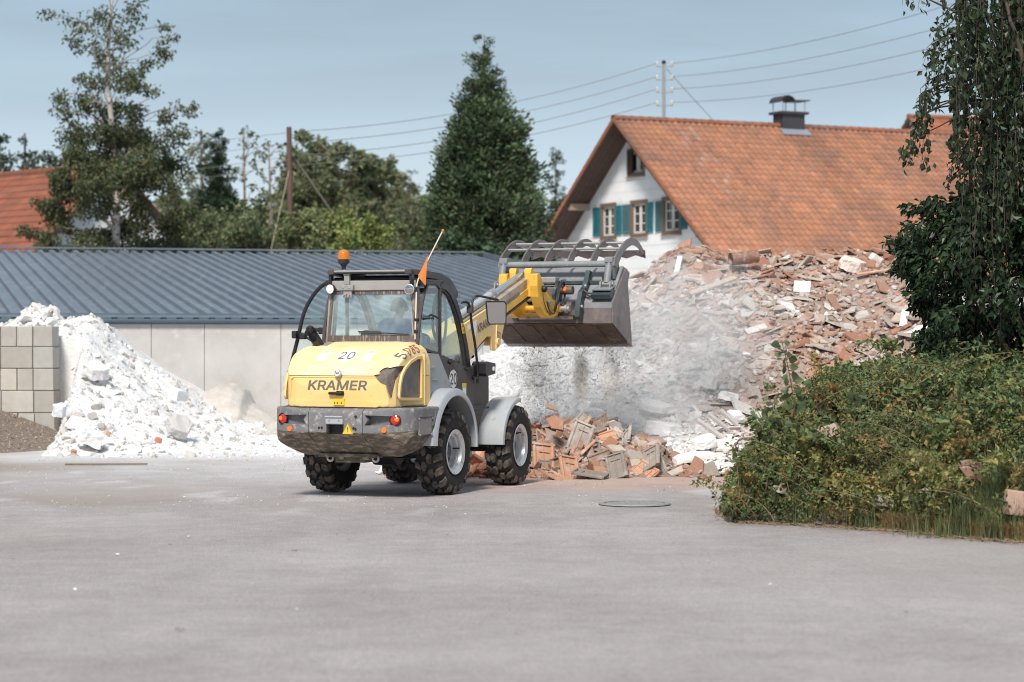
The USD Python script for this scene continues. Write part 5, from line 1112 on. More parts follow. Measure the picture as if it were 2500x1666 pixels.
hq_right = quick(h_right, -3, 9.5, 31.2, 45)
rh = thing('brick_rubble_heap', 'tall heap of broken orange roof tiles and plaster rubble before the farmhouse', 'rubble heap')
gm = grid(h_right, np.linspace(-3, 9.5, 210), np.linspace(31.2, 45, 190)); v = gm.vertices
wq = whiteness(v[:, 0], v[:, 1], v[:, 2])[:, None]
obj('mound', gm, 'rubble_base', rh, smooth=True, tint=np.array([1, 1, 1]) * (1 - wq) + np.array([2.6, 3.5, 4.2]) * wq)
def shard(g, s, th):
    n = int(g.integers(4, 7)); a = np.sort(g.uniform(0, 2 * PI, n)) + 0; a = np.arange(n) * 2 * PI / n + g.uniform(-.45, .45, n); r = g.uniform(.55, 1.0, n) * s * .5
    q = np.c_[np.cos(a) * r * g.uniform(1.0, 1.7), np.sin(a) * r]
    return hull(np.vstack([np.c_[q, np.full(n, -th / 2)], np.c_[q * .96, np.full(n, th / 2)]]))
pal = np.array([(.33, .160, .100), (.36, .205, .140), (.385, .27, .21), (.41, .33, .28), (.45, .40, .36), (.51, .48, .45), (.66, .64, .62)])
hq_white = quick(lambda X, Y: whiteness(X, Y, h_right(X, Y)), -3, 9.5, 31.2, 45); hq_band = quick(lambda X, Y: meshkit.fbm(np.stack([X * .7, Y * .7, h_right(X, Y) * 1.6], -1), 3, 12), -3, 9.5, 31.2, 45)
g = np.random.default_rng(41); frag = []
while len(frag) < 12500:
    x, y = g.uniform(-1.8, 7.6), g.uniform(31.6, 41.0)
    z = hq_right(x, y)
    if z < .02 and g.random() < .8: continue
    w = hq_white(x, y)
    s = .062 * (1 - g.random()) ** -.50; s = min(s, .36)
    if g.random() < w:
        m = rock(g, s * g.uniform(.6, 1.1, 3) * [1, 1, .7], 11); c = np.array([.84, .83, .82]) * g.uniform(.88, 1.02)
    else:
        m = shard(g, s * 1.25, g.uniform(.016, .04)) if g.random() < .86 else rock(g, s * g.uniform(.6, 1.0, 3), 11)
        band = hq_band(x, y)
        k = int(np.clip(g.normal(3.1 - 1.6 * sstep(2.6, 3.2, z) + (band - .5) * 7, 1.5), 0, 6)); c = pal[k] * g.uniform(.8, 1.12)
    ds_ = .8 * (1 - sstep(.8, 3.2, x - .75 * (2.0 - z))); c = c * (1 - ds_) + np.array([.80, .78, .77]) * ds_      # settled dust
    n = normal_of(hq_right, x, y) * [.6, .6, 1]
    R = np.eye(4); R[:3, :3] = on_surface_rot(g, n, .30); R[:3, 3] = (x, y, z + s * .06 + g.uniform(0, .03)); m.apply_transform(R)
    frag.append((s * 5800 / y, m, c))
frag.sort(key=lambda c: -c[0])
for s, m, c in frag[:295]: obj('fragment', m, 'rubble', rh, smooth=False, tint=c)
m, c = joined([q[1] for q in frag[295:]], [q[2] for q in frag[295:]])
obj('small_fragments', m, 'rubble', rh, kind='stuff', smooth=False, tint=c)
# pieces in it that one can tell apart
def onheap(px, py):
    """First hit of the sight line with the heap."""
    Y = np.linspace(31, 44, 800); X = xpx(px, Y); Z = zpx(py, Y); k = np.argmax(h_right(X, Y) > Z)
    return np.array([X[k], Y[k], Z[k]])
c = P(1815, 634, 39.2)
obj('clay_pipe', toaxis(rev([(.088, 0), (.088, .48), (.108, .48), (.108, 0)], 24), c + np.array([-.22, -.12, .0]), (1, .35, .12)), 'clay_pipe', label='brown clay pipe lying on the crest of the rubble heap', cat='pipe')
slab('pale_stone', 'large pale pink stone block on the upper right of the rubble heap', onheap(2080, 655) + [0, -.05, .05], (.52, .40, .34), (.3, .2, .2), 'rubble', (.66, .56, .50), seed=21, cat_='stone')
slab('pale_stone', 'squared pale stone right of the largest stone on the rubble heap', onheap(2137, 640) + [0, -.05, .05], (.26, .24, .22), (.3, .5, .4), 'rubble', (.62, .56, .52), seed=22, cat_='stone')
def sight(px, py):
    Y = np.linspace(30.4, 40, 1200); X = xpx(px, Y); Z = zpx(py, Y); k = np.argmax(np.maximum(h_right(X, Y), np.maximum(h_tile(X, Y), 0)) >= Z); return np.array([X[k], Y[k], Z[k]])
def plate(name, label, px, py, w, h, th, rot_, col, m='rubble', cat_='slab', lift=.08):
    c = onheap(px, py) + np.array([0, -lift, lift * .6])
    t = rbox(-w / 2, w / 2, -h / 2, h / 2, -th / 2, th / 2, .008); t.apply_transform(trimesh.transformations.euler_matrix(*rot_)); t.apply_translation(c)
    obj(name, t, m, label=label, cat=cat_, smooth=30, tint=col)
plate('white_slab', 'square white slab lying in the middle of the rubble slope', 1957, 708, .27, .24, .03, (.85, .05, -.15), (.80, .79, .78))
plate('white_slab', 'grey white square slab below the white one on the rubble slope', 1922, 756, .24, .17, .03, (.75, .15, .5), (.70, .71, .74))
plate('white_slab', 'tall pointed white slab at the right of the rubble heap beside the dark shrub', 2206, 785, .12, .28, .03, (1.2, .1, -.35), (.82, .80, .78))
plate('white_slab', 'small bright white plate at the lower edge of the rubble slope', 1822, 876, .12, .10, .02, (1.0, .1, .2), (.86, .86, .86))
plate('grey_slab', 'long grey slab tilted on the lower rubble slope', 1845, 812, .36, .13, .04, (.7, -.25, .35), (.56, .53, .51))
plate('long_plank', 'long broken plank lying across the left of the rubble slope', 1740, 705, .85, .12, .04, (.4, -.32, .3), (.42, .33, .27), cat_='plank')
plate('long_plank', 'thin orange lath near the top right of the rubble heap', 2130, 672, .55, .07, .03, (.3, -.14, .1), (.52, .31, .22), cat_='plank')
plate('white_lath', 'white lath standing up at the upper left of the rubble heap', 1655, 655, .09, .34, .03, (1.1, .0, -.5), (.80, .78, .76), cat_='plank')

# ---- pile of whole and broken roof tiles in front of it
def h_tile(X, Y):
    X = np.asarray(X, float); Y = np.asarray(Y, float)
    hc = np.interp(X, [-1.3, -.75, -.2, .45, 1.0, 1.5, 2.1, 2.7], [0, .12, .36, .58, .62, .48, .26, 0]); t = np.clip((Y - 30.95 - .25 * np.abs(X - .6) ** 1.5 * .5) / 1.5, 0, 1.8)
    return np.maximum(hc * np.where(t < 1, t, 1 - .3 * (t - 1)) + (noise2(X, Y, 2.5, 25, 3) - .5) * .18 * sstep(0, .3, t) * (hc > .05), 0) - .012
hq_tile = quick(h_tile, -1.6, 3.0, 30.6, 33.9, 200)
th_ = thing('tile_pile', 'pile of orange and brown roof tiles tipped on the ground below the bucket', 'tile pile')
obj('mound', grid(h_tile, np.linspace(-1.5, 2.9, 70), np.linspace(30.8, 33.8, 60)), 'rubble_base', th_, smooth=True, tint=(.9, .8, .75))
def whole_tile(w=.27, h=.40):
    """An interlocking roof tile: pan, two rolls, head rib and hooks."""
    t = [box(-w / 2, w / 2, -h / 2, h / 2, -.010, .006)]
    for x, r in ((-w / 2 + .022, .020), (w / 2 - .03, .026), (-.01, .012)): t.append(tube([(x, -h / 2, .004), (x, h / 2, .004)], r, 8))
    t.append(box(-w / 2, w / 2, h / 2 - .035, h / 2 - .015, .0, .028)); t.append(box(-w / 2, w / 2, -h / 2, -h / 2 + .018, -.014, .016)); t.append(box(-.06, .06, h / 2 - .12, h / 2 - .10, 0, .022))
    return cat(t)
WT = whole_tile()
def put_tile(px, py, Y, rx, ry, rz, col, label=None, s=1.0, parent=None):
    t = WT.copy(); t.apply_scale(s); t.apply_transform(trimesh.transformations.euler_matrix(rx, ry, rz, 'sxyz')); t.apply_translation(P(px, py, Y))
    return obj('roof_tile', t, 'rubble', parent, smooth=30, tint=col, label=label, cat='roof tile' if label and parent is None else None)
OR, BR, GR = np.array([.46, .255, .165]), np.array([.29, .20, .155]), np.array([.32, .27, .235])
put_tile(1328, 1122, 31.2, 1.15, .12, .35, OR, 'whole orange roof tile standing upright at the middle of the tile pile', 1.15)
put_tile(1392, 1148, 30.85, 1.0, .18, .5, OR * .98, 'second orange roof tile leaning just right of the upright one', 1.08)
put_tile(1505, 1138, 30.9, .95, -.3, -.2, GR * .75, 'dark grey roof tile leaning at the right front of the tile pile')
put_tile(1440, 1158, 30.6, .15, -.1, 1.3, GR * .7, 'grey brown roof tile lying flat at the front right of the tile pile', 1.1)
put_tile(1355, 1163, 30.5, .35, .1, .9, OR * .85, 'orange roof tile lying at the very front of the tile pile')
put_tile(1262, 1140, 31.0, .9, .5, .6, OR * .95, 'orange roof tile tilted on its edge at the left of the tile pile')
put_tile(1418, 1068, 31.7, 1.2, .4, .1, GR, 'grey roof tile standing at the back of the tile pile', 1.1)
put_tile(1590, 1118, 31.3, .8, -.5, -.5, GR * .95, 'dusty grey roof tile leaning at the right end of the tile pile')
g = np.random.default_rng(51); fr2 = []
for k in range(115):
    x, y = g.normal(.55, .75), g.uniform(30.9, 32.9); z = hq_tile(x, y)
    if z < .0: z = 0.0
    t = WT.copy(); q = g.random()
    if q < .5: t = tm(man(trimesh.convex.convex_hull(t)) if False else m3.Manifold.hull_points(WT.vertices).trim_by_plane([g.uniform(-.5, .5), 1, 0], g.uniform(-.1, .1)))
    t.apply_scale(g.uniform(.6, .98)); R = np.eye(4); R[:3, :3] = on_surface_rot(g, (g.uniform(-.6, .6), -1.0, .8), .7); R[:3, 3] = (x, y, z + .05); t.apply_transform(R)
    col = (OR, BR, GR)[int(g.integers(0, 3))] * g.uniform(.75, 1.15)
    obj('roof_tile', t, 'rubble', th_, smooth=30, tint=col)
for k in range(2700):
    x, y = g.normal(.3, .95), g.uniform(30.75, 33.2); z = max(hq_tile(x, y), 0)
    if not -1.6 < x < 2.9: continue
    if z <= 0.0 and g.random() < .72: continue
    s = .07 * (1 - g.random()) ** -.45; m = shard(g, min(s, .3), g.uniform(.012, .03)); R = np.eye(4); R[:3, :3] = on_surface_rot(g, (0, -.4, 1), .55); R[:3, 3] = (x, y, z + s * .10); m.apply_transform(R)
    left = sstep(1.2, -.4, x); c = (np.array([.42, .185, .10]) * left + pal[int(g.integers(0, 5))] * (1 - left)) * g.uniform(.75, 1.15); fr2.append((m, c, s * 5800 / y))
fr2.sort(key=lambda q: -q[2])
for m, c, s in fr2[:120]: obj('tile_shard', m, 'rubble', th_, smooth=False, tint=c)
m, c = joined([q[0] for q in fr2[120:]], [q[1] for q in fr2[120:]]); obj('small_shards', m, 'rubble', th_, kind='stuff', smooth=False, tint=c)
for k, (px, py, Y, sz, ro, lb) in enumerate(((1688, 1133, 31.2, (.62, .46, .14), (.20, -.12, -.2), 'broad flat bright white plaster slab at the right foot of the heaps'), (1618, 1062, 32.3, (.58, .34, .30), (.15, .1, .1), 'thick white plaster block with a brown side right of the tile pile'),
        (1598, 1008, 33.2, (.62, .40, .16), (.3, .16, .1), 'ragged white plaster slab highest of those right of the tile pile'), (1715, 1095, 32.0, (.40, .30, .22), (.3, -.2, .4), 'lumpy white plaster piece behind the broad flat slab'),
        (1775, 985, 34.0, (.36, .30, .22), (.1, .2, .3), 'white lump in the dust at the foot of the brick rubble slope'), (1725, 945, 34.8, (.30, .34, .40), (.2, .2, .8), 'upright white lump in the dust below the rubble slope'), (1790, 1035, 32.9, (.30, .26, .26), (.4, .1, .1), 'rounded white stone lowest at the right in the dust'))):
    slab('plaster_slab', lb, sight(px, py) + [0, -.22, .10], sz, ro, col=(1.25, 1.25, 1.25), seed=60 + k)
for k, (px, py, Y, ry) in enumerate(((1742, 1075, 32.3, -.62), (1768, 1062, 32.5, -.66), (1795, 1055, 32.6, -.72))):
    t = rbox(-.30, .30, -.04, .04, -.022, .022, .006); t = rot(rot(t, .5, [1, 0, 0]), -ry, [0, 1, 0]); obj('broken_beam', mv(t, sight(px, py) + [0, -.16, .12]), 'rubble', label=('left', 'middle', 'right')[k] + ' of the three parallel pale beams sticking out of the dust', cat='beam', group='pale beams in the dust', tint=(.50, .46, .44))
# ------------------------------------------------------------------ trees and plants
def leafmat(name, color, tr=.3, rough=.55):
    mat(name, color, rough, tint=True, transl=tr, spec=.35)
leafmat('leaf_birch', (0.105, 0.118, 0.055), .35); leafmat('leaf_dark', (0.045, 0.070, 0.038), .22); leafmat('leaf_broad', (0.170, 0.190, 0.105), .35); leafmat('leaf_bright', (0.21, 0.24, 0.075), .35)
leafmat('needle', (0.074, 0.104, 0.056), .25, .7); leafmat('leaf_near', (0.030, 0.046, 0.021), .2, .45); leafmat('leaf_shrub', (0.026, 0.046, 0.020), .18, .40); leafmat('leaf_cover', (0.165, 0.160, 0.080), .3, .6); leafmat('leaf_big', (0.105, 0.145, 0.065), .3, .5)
leafmat('grass_green', (0.135, 0.150, 0.072), .3, .6); leafmat('grass_dry', (0.38, 0.27, 0.14), .2, .8)
mat('bark_birch', (0.52, 0.46, 0.42), 0.8, var=0.25, vscale=6, dirt=(0.10, 0.08, 0.07), dscale=7, dlo=0.55, dhi=0.62)
mat('bark', (0.105, 0.075, 0.058), 0.9, var=0.3, vscale=5)
mat('bark_pale', (0.26, 0.20, 0.17), 0.9, var=0.3, vscale=5)
mat('soil', (0.115, 0.085, 0.06), 0.95, var=0.4, vscale=6, bump=0.02, bscale=20)
mat('straw', (0.30, 0.215, 0.14), 0.9, var=0.2)
def unit(v): return v / (np.linalg.norm(v, axis=-1, keepdims=True) + 1e-12)
def leaves(g, p, size, axis=None, droop=.3, fold=.15, aspect=.55, up=.3, col=None, var=.35, jitter=.4):
    """Leaf blades at points p: each a kite of two triangles. axis: mean blade direction."""
    n = len(p); size = np.broadcast_to(size, n) * g.uniform(.7, 1.25, n)
    a = g.normal(size=(n, 3)) if axis is None else np.asarray(axis) + g.normal(size=(n, 3)) * jitter
    a[:, 2] -= droop; a = unit(a)
    w = g.normal(size=(n, 3)); w[:, 2] += up * 2; b = unit(np.cross(w, a)); nn = np.cross(a, b)
    s = size[:, None]
    v = np.stack([p, p + a * s * .45 + b * s * aspect * .5 + nn * s * fold, p + a * s, p + a * s * .45 - b * s * aspect * .5 + nn * s * fold], 1).reshape(-1, 3)
    i = np.arange(n) * 4; f = np.vstack([np.c_[i, i + 1, i + 2], np.c_[i, i + 2, i + 3]])
    c = np.ones((n, 3)) if col is None else np.broadcast_to(col, (n, 3)).copy()
    c = c * (1 + g.normal(0, var, (n, 1))).clip(.35, 2.0); c[:, 0] *= 1 + g.normal(0, .12, n)
    return trimesh.Trimesh(v, f, process=False), np.repeat(c.clip(.02, 4), 4, 0)
def blobpts(g, c, r, n, squash=.8):
    d = unit(g.normal(size=(n, 3))) * (g.random((n, 1)) ** .45); return np.asarray(c) + d * np.asarray(r) * [1, 1, squash]
def merge(ms):
    v, f, c, o = [], [], [], 0
    for m, col in ms: v.append(m.vertices); f.append(m.faces + o); c.append(col); o += len(m.vertices)
    return trimesh.Trimesh(np.vstack(v), np.vstack(f), process=False), np.vstack(c)
def limb(g, a, b, r0, r1, wob=.08, n=7, sides=6):
    t = np.linspace(0, 1, n)[:, None]; p = np.asarray(a) * (1 - t) + np.asarray(b) * t; L_ = np.linalg.norm(np.asarray(b) - a)
    p[1:-1] += g.normal(size=(n - 2, 3)) * wob * L_ * .3; p[:, 2] += np.sin(t[:, 0] * PI) * L_ * .08
    return tube(p, np.linspace(r0, r1, n), sides)
def clump_tree(name, label, seed, base, top, r0, clumps, m, bark, leaf, per, Y, dy=1.2, group=None, squash=.8, droop=.3, trunk_pts=None, limbs=True, col=(1, 1, 1), aspect=.6, cat_='tree', var=.3, lim_r=.05):
    """Tree whose crown is a set of leaf clumps (px, py, radius in px, density) spread in depth round the trunk."""
    g = np.random.default_rng(seed); t = thing(name, label, cat_, group)
    base, top = np.asarray(base, float), np.asarray(top, float)
    tp = np.array([base, (base + top) / 2 + [g.uniform(-.1, .1), 0, 0], top]) if trunk_pts is None else np.asarray(trunk_pts, float)
    tp = smoothpath(tp, 16); wood = [tube(tp, np.linspace(r0, r0 * .18, 16), 10)]
    lv = []
    for px, py, r, d in clumps:
        dd = g.normal(0, dy); yy = Y + dd; c = P(px, py, yy); rm = r * Y / 5800
        n = int(per * d * (r / 50) ** 2 * (1.7 if name == 'birch_tree' and py > 330 else 1))
        sub = max(2, int(4 * (r / 40)))      # each clump breaks into a few tufts
        cs_ = blobpts(g, c, rm * .75, sub, squash)
        pts = np.vstack([blobpts(g, q, rm * .55, max(4, n // sub), squash) for q in cs_])
        light = np.clip(1 + .35 * ((pts[:, 2] - c[2]) / rm), .6, 1.5)
        mm, cc = leaves(g, pts, leaf, droop=droop, col=np.asarray(col) * g.uniform(.82, 1.2), aspect=aspect, var=var)
        lv.append((mm, cc))
        if limbs:
            k = np.argmin(np.abs(tp[:, 2] - (c[2] - rm * .9 - .25 * abs(c[0] - tp[-1, 0])))); wood.append(limb(g, tp[k], c, lim_r * (1 - .6 * k / 16), .008, n=6))
            for q in cs_[:2]: wood.append(limb(g, c - [0, 0, rm * .3], q, .014, .005, n=4, sides=4))
    obj('trunk', wood[0], bark, t, smooth=True)
    if len(wood) > 1: obj('branches', cat(wood[1:]), 'bark_pale' if bark == 'bark_birch' else bark, t, kind='stuff', smooth=True)
    mm, cc = merge(lv); obj('crown', mm, m, t, kind='stuff', smooth=False, tint=cc)
    return t
def cone_tree(name, label, seed, px, Y, outline, m, bark, leaf, n, r0, tuft=.28, col=(1, 1, 1), lean=0, gap=.25, up=.35, var=.3):
    """Conifer: whorls of branches, each carrying tufts; outline = (py, half width px)."""
    g = np.random.default_rng(seed); t = thing(name, label, 'tree'); ol = np.array(outline, float)
    z = zpx(ol[:, 0], Y); w = ol[:, 1] * Y / 5800; o = np.argsort(z); z, w = z[o], w[o]; X0 = xpx(px, Y)
    wood = [tube([(X0, Y, 0), (X0, Y, z[-1] * .5), (X0 + lean, Y, z[-1])], [r0, r0 * .6, .01], 8)]; lv = []
    zs = g.uniform(z[0], z[-1], n); keep = []
    for q in np.sort(zs):
        W = np.interp(q, z, w); tf_ = tuft * min(1, .30 + W / 1.3); W *= .95 * (1.22 if g.random() < .10 else 1); nb = max(1, int(1 + W * 2.2))
        for _ in range(nb):
            a = g.uniform(0, 2 * PI); rr = W * g.uniform(.45, 1.0) ** .6 * g.uniform(.85, 1.1) * (.86 + .26 * meshkit.noise(np.array([math.cos(a) * 1.5 + 9, math.sin(a) * 1.5 + 9, q * .9]), seed))
            if math.sin(a) > .5 and g.random() < .5: continue     # thinner on the side away from view is never seen, keep some
            tip = np.array([X0 + math.cos(a) * rr, Y + math.sin(a) * rr, q + rr * up * g.uniform(.2, 1)])
            root = np.array([X0, Y, q - rr * .25]);
            if rr > .5: wood.append(tube([root, (root + tip) / 2 - [0, 0, rr * .06], tip], [.03, .02, .006], 4, False))
            for s in np.linspace(.45 if rr > .6 else .2, 1, max(2, int(rr / .22))):
                if g.random() < gap: continue
                c = root + (tip - root) * s + g.normal(size=3) * .10
                k = int(26 * (tuft / .28) ** 1.5); tone_ = g.uniform(.4, 1.7); pts = blobpts(g, c, tf_ * g.uniform(.6, 1.1), k, .8)
                mm, cc = leaves(g, pts, leaf * min(1, .38 + W / 1.6), axis=np.tile(unit((tip - root)[None])[0] * [1, 1, .2] + [0, 0, .35], (k, 1)), droop=-.1, aspect=.42, col=np.asarray(col) * tone_, var=var, jitter=.6)
                lv.append((mm, cc))
    obj('trunk', cat(wood), bark, t, smooth=True); mm, cc = merge(lv); obj('crown', mm, m, t, kind='stuff', smooth=False, tint=cc)
    return t

# ---- the birch on the left
B = [(330, 500, 50, 1.0), (290, 545, 46, .8), (250, 500, 46, .8), (350, 420, 50, .8), (150, 520, 46, .8), (235, 600, 50, .6), (170, 470, 52, 1.0), (150, 425, 46, .9), (200, 610, 50, .6), (215, 480, 50, .9), (250, -60, 60, .4), (320, -40, 50, .4), (250, 40, 60, .38), (320, 30, 50, .42), (190, 55, 55, .30), (140, 35, 38, .28), (290, 90, 60, .45), (395, 65, 28, .5), (412, 90, 26, .4), (230, 130, 50, .45), (190, 108, 40, .4), (400, 128, 42, .5), (350, 150, 46, .4), (270, 150, 46, .45),
     (240, 190, 42, .55), (300, 200, 56, .8), (210, 205, 40, .5), (340, 218, 48, .65), (382, 222, 36, .4), (140, 232, 36, .45), (160, 272, 48, .6), (210, 262, 56, .85), (280, 272, 66, .9), (342, 284, 56, .5), (190, 322, 66, .9), (258, 342, 76, 1.05), (330, 342, 66, .9), (402, 300, 46, .5), (448, 272, 36, .5), (382, 352, 56, .7), (432, 322, 46, .55), (470, 268, 22, .6),
     (180, 382, 58, 1), (250, 402, 78, 1.2), (320, 402, 78, 1.2), (392, 412, 58, .8), (432, 402, 46, .55), (158, 440, 48, .7), (220, 450, 66, .85), (300, 462, 66, .8), (372, 452, 66, .9), (122, 500, 46, .65), (82, 562, 36, .75), (130, 545, 46, .5), (182, 565, 46, .5), (240, 570, 56, .45), (200, 518, 42, .4), (332, 545, 56, .7), (402, 545, 56, .9), (300, 600, 56, .45), (362, 605, 56, .9), (452, 525, 46, .7), (110, 600, 46, .7), (430, 600, 60, .9)]
clump_tree('birch_tree', 'tall loose birch with pale trunk standing behind the left of the shed', 1, P(288, 1010, 74), P(262, -110, 74), .17, B, 'leaf_birch', 'bark_birch', .145, 390, 74, trunk_pts=[P(288, 1010, 74), P(284, 560, 74), P(278, 350, 74), P(262, 180, 74), P(270, 40, 74), P(275, -120, 74)], droop=.8, aspect=.5, var=.35, lim_r=.030)
# ---- trees behind, from left to right
clump_tree('dark_tree', 'dark tree cut by the left edge of the frame behind the red roof', 2, P(-10, 900, 98), P(0, 330, 98), .2, [(0, 345, 26, 1), (10, 380, 34, 1), (-10, 410, 44, 1), (15, 420, 36, 1)], 'leaf_dark', 'bark', .2, 200, 98)
clump_tree('dark_tree', 'dark spiky tree just behind the ridge of the red roofed house', 3, P(85, 900, 100), P(60, 325, 100), .2, [(54, 340, 16, .9), (62, 372, 26, .9), (90, 385, 26, .8), (70, 405, 36, 1), (115, 375, 26, 1), (130, 400, 36, 1), (148, 420, 36, 1), (100, 425, 44, 1)], 'leaf_dark', 'bark', .2, 220, 100)
clump_tree('thin_tree', 'thin upright sparse tree right beside the birch', 4, P(475, 900, 96), P(490, 315, 96), .12, [(488, 325, 20, .9), (480, 355, 30, .8), (498, 362, 26, .7), (462, 380, 30, .7), (485, 400, 36, .7), (455, 425, 34, .6), (470, 450, 34, .7), (440, 470, 30, .6), (505, 390, 24, .6)], 'leaf_broad', 'bark_pale', .19, 180, 96, col=(.8, .8, .75))
cone_tree('spruce_tree', 'dark spruce with a thin brownish top between the birch and the wooden pole', 5, 533, 92, [(325, 5), (360, 20), (400, 30), (440, 40), (500, 55), (560, 66), (640, 72)], 'leaf_dark', 'bark_pale', .22, 95, .14, tuft=.34, col=(.95, 1, 1), gap=.2)
for k, (px, h, lb) in enumerate(((606, 315, 'bare pale trunked poplar with leaf tufts left of the wooden pole'), (668, 345, 'second sparse poplar close to the left of the wooden pole'))):
    clump_tree('poplar_tree', lb, 6 + k, P(px - 2, 900, 94), P(px - 12, h, 94), .13, [(px - 14, h + 8, 18, .9), (px + 10, h + 15, 16, .9), (px - 12, h + 40, 22, .7), (px - 4, h + 75, 24, .5), (px + 16, h + 60, 20, .6), (px + 24, h + 95, 26, .6), (px - 10, h + 120, 22, .5), (px + 8, h + 150, 26, .5), (px + 20, h + 30, 16, .5), (px - 22, h + 95, 20, .4)], 'leaf_broad', 'bark_pale', .18, 170, 94, col=(.75, .78, .72), dy=.6)
def row(x0, x1, y0, y1, r, n, seed):
    g = np.random.default_rng(seed); return [(g.uniform(x0, x1), g.uniform(y0, y1), r * g.uniform(.7, 1.2), 1) for _ in range(n)]
BT = [(742, 335, 26, .8), (762, 350, 36, .9), (800, 352, 36, .8), (832, 372, 36, .8), (872, 388, 36, .8), (905, 398, 30, .7), (722, 385, 36, .8), (770, 405, 46, 1), (825, 420, 46, 1), (880, 432, 46, .9), (925, 430, 36, .8), (955, 398, 20, .7), (962, 430, 24, .5), (740, 450, 48, 1), (795, 470, 50, 1), (850, 480, 50, 1), (905, 485, 48, .9), (950, 480, 40, .7), (702, 440, 36, .7), (715, 490, 44, .9), (770, 520, 50, 1), (985, 470, 30, .6), (830, 530, 50, 1), (690, 540, 46, 1)]
clump_tree('broad_tree', 'broad light green deciduous tree right of the wooden pole', 9, P(800, 900, 100), P(810, 380, 100), .3, BT + row(700, 960, 400, 540, 44, 16, 77), 'leaf_broad', 'bark', .24, 620, 100, dy=2.0, col=(1, 1, .95))
cone_tree('larch_tree', 'narrow greyish conifer with brown trunk left of the big conifer', 10, 1003, 90, [(418, 4), (450, 16), (490, 24), (530, 34), (580, 46), (640, 55)], 'leaf_broad', 'bark_pale', .16, 60, .13, tuft=.3, col=(.72, .72, .66), gap=.4)
cone_tree('big_conifer', 'big dense dark green conifer left of the farmhouse gable', 11, 1182, 78, [(84, 2), (110, 8), (150, 20), (200, 32), (250, 46), (300, 64), (350, 86), (400, 100), (450, 110), (500, 124), (560, 136), (640, 142), (760, 140)], 'needle', 'bark', .19, 250, .3, tuft=.52, gap=.34, up=.5, col=(1.05, 1.05, .95))
cone_tree('slender_spruce', 'slender spruce spire between the big conifer and the farmhouse roof', 12, 1357, 98, [(362, 3), (385, 10), (410, 16), (440, 13), (470, 20), (500, 36), (540, 52), (600, 66), (680, 74)], 'needle', 'bark', .19, 85, .12, tuft=.3, gap=.22, col=(.85, .9, .85))
def bush(name, label, seed, clumps, m, leaf, per, Y, col=(1, 1, 1), dy=1.0):
    g = np.random.default_rng(seed); t = thing(name, label, 'bush'); lv, wood = [], []
    cx = np.mean([c[0] for c in clumps]); b = P(cx, 960, Y); b[2] = 0
    for px, py, r, d in clumps:
        c = P(px, py, Y + g.normal(0, dy)); rm = r * Y / 5800; pts = np.vstack([blobpts(g, q, rm * .6, max(6, int(per * d * (r / 50) ** 2 / 4))) for q in blobpts(g, c, rm * .6, 4)])
        lv.append(leaves(g, pts, leaf, col=np.asarray(col) * g.uniform(.8, 1.25), aspect=.65)); wood.append(limb(g, b, c, .05, .01, n=5, sides=5))
    obj('stems', cat(wood), 'bark', t, smooth=True); mm, cc = merge(lv); obj('foliage', mm, m, t, kind='stuff', smooth=False, tint=cc); return t
bush('yellow_green_bush', 'bright yellow green bush between the pole and the grey conifer', 21, row(760, 935, 545, 625, 46, 16, 1) + [(800, 535, 30, 1), (850, 525, 34, 1), (900, 535, 30, 1)], 'leaf_bright', .17, 260, 80)
bush('hedge_bush', 'dark green bush left of the wooden pole behind the shed ridge', 22, row(560, 690, 520, 625, 46, 16, 2) + [(640, 495, 40, 1), (610, 510, 36, 1)], 'leaf_broad', .17, 260, 82, (.92, .95, .85))
bush('hedge_bush', 'olive bush close right of the wooden pole behind the shed ridge', 23, row(690, 785, 535, 625, 42, 12, 3), 'leaf_broad', .17, 260, 79, (1.0, 1.0, .8))
bush('hedge_bush', 'dark bush between the birch and the spruce behind the shed ridge', 24, row(400, 560, 520, 630, 48, 16, 4) + [(420, 490, 40, 1), (500, 545, 40, 1)], 'leaf_broad', .17, 260, 84, (.85, .88, .78))
bush('hedge_bush', 'dusty brown green bush at the foot of the grey conifer', 25, row(925, 1065, 560, 640, 44, 14, 5), 'leaf_broad', .17, 240, 82, (.72, .70, .6))
bush('hedge_bush', 'dark bush at the foot of the big conifer behind the shed verge', 26, row(1060, 1330, 590, 690, 46, 22, 6), 'leaf_dark', .18, 260, 74, (1.1, 1.1, 1))

g = np.random.default_rng(27); lv = []
for k in range(150):
    px = g.uniform(330, 1060); py = g.uniform(490, 640) - 40 * math.exp(-((px - 820) / 130) ** 2); c = P(px, py, 135 + g.normal(0, 3)); pts = blobpts(g, c, 1.1 * g.uniform(.6, 1.2), 170)
    lv.append(leaves(g, pts, .30, col=np.array([.95, .98, .95]) * g.uniform(.7, 1.2), aspect=.7))
mm, cc = merge(lv); obj('distant_wood', mm, 'leaf_broad', label='far belt of wood seen as one soft green mass behind the trees', cat='wood', kind='stuff', smooth=False, tint=cc)

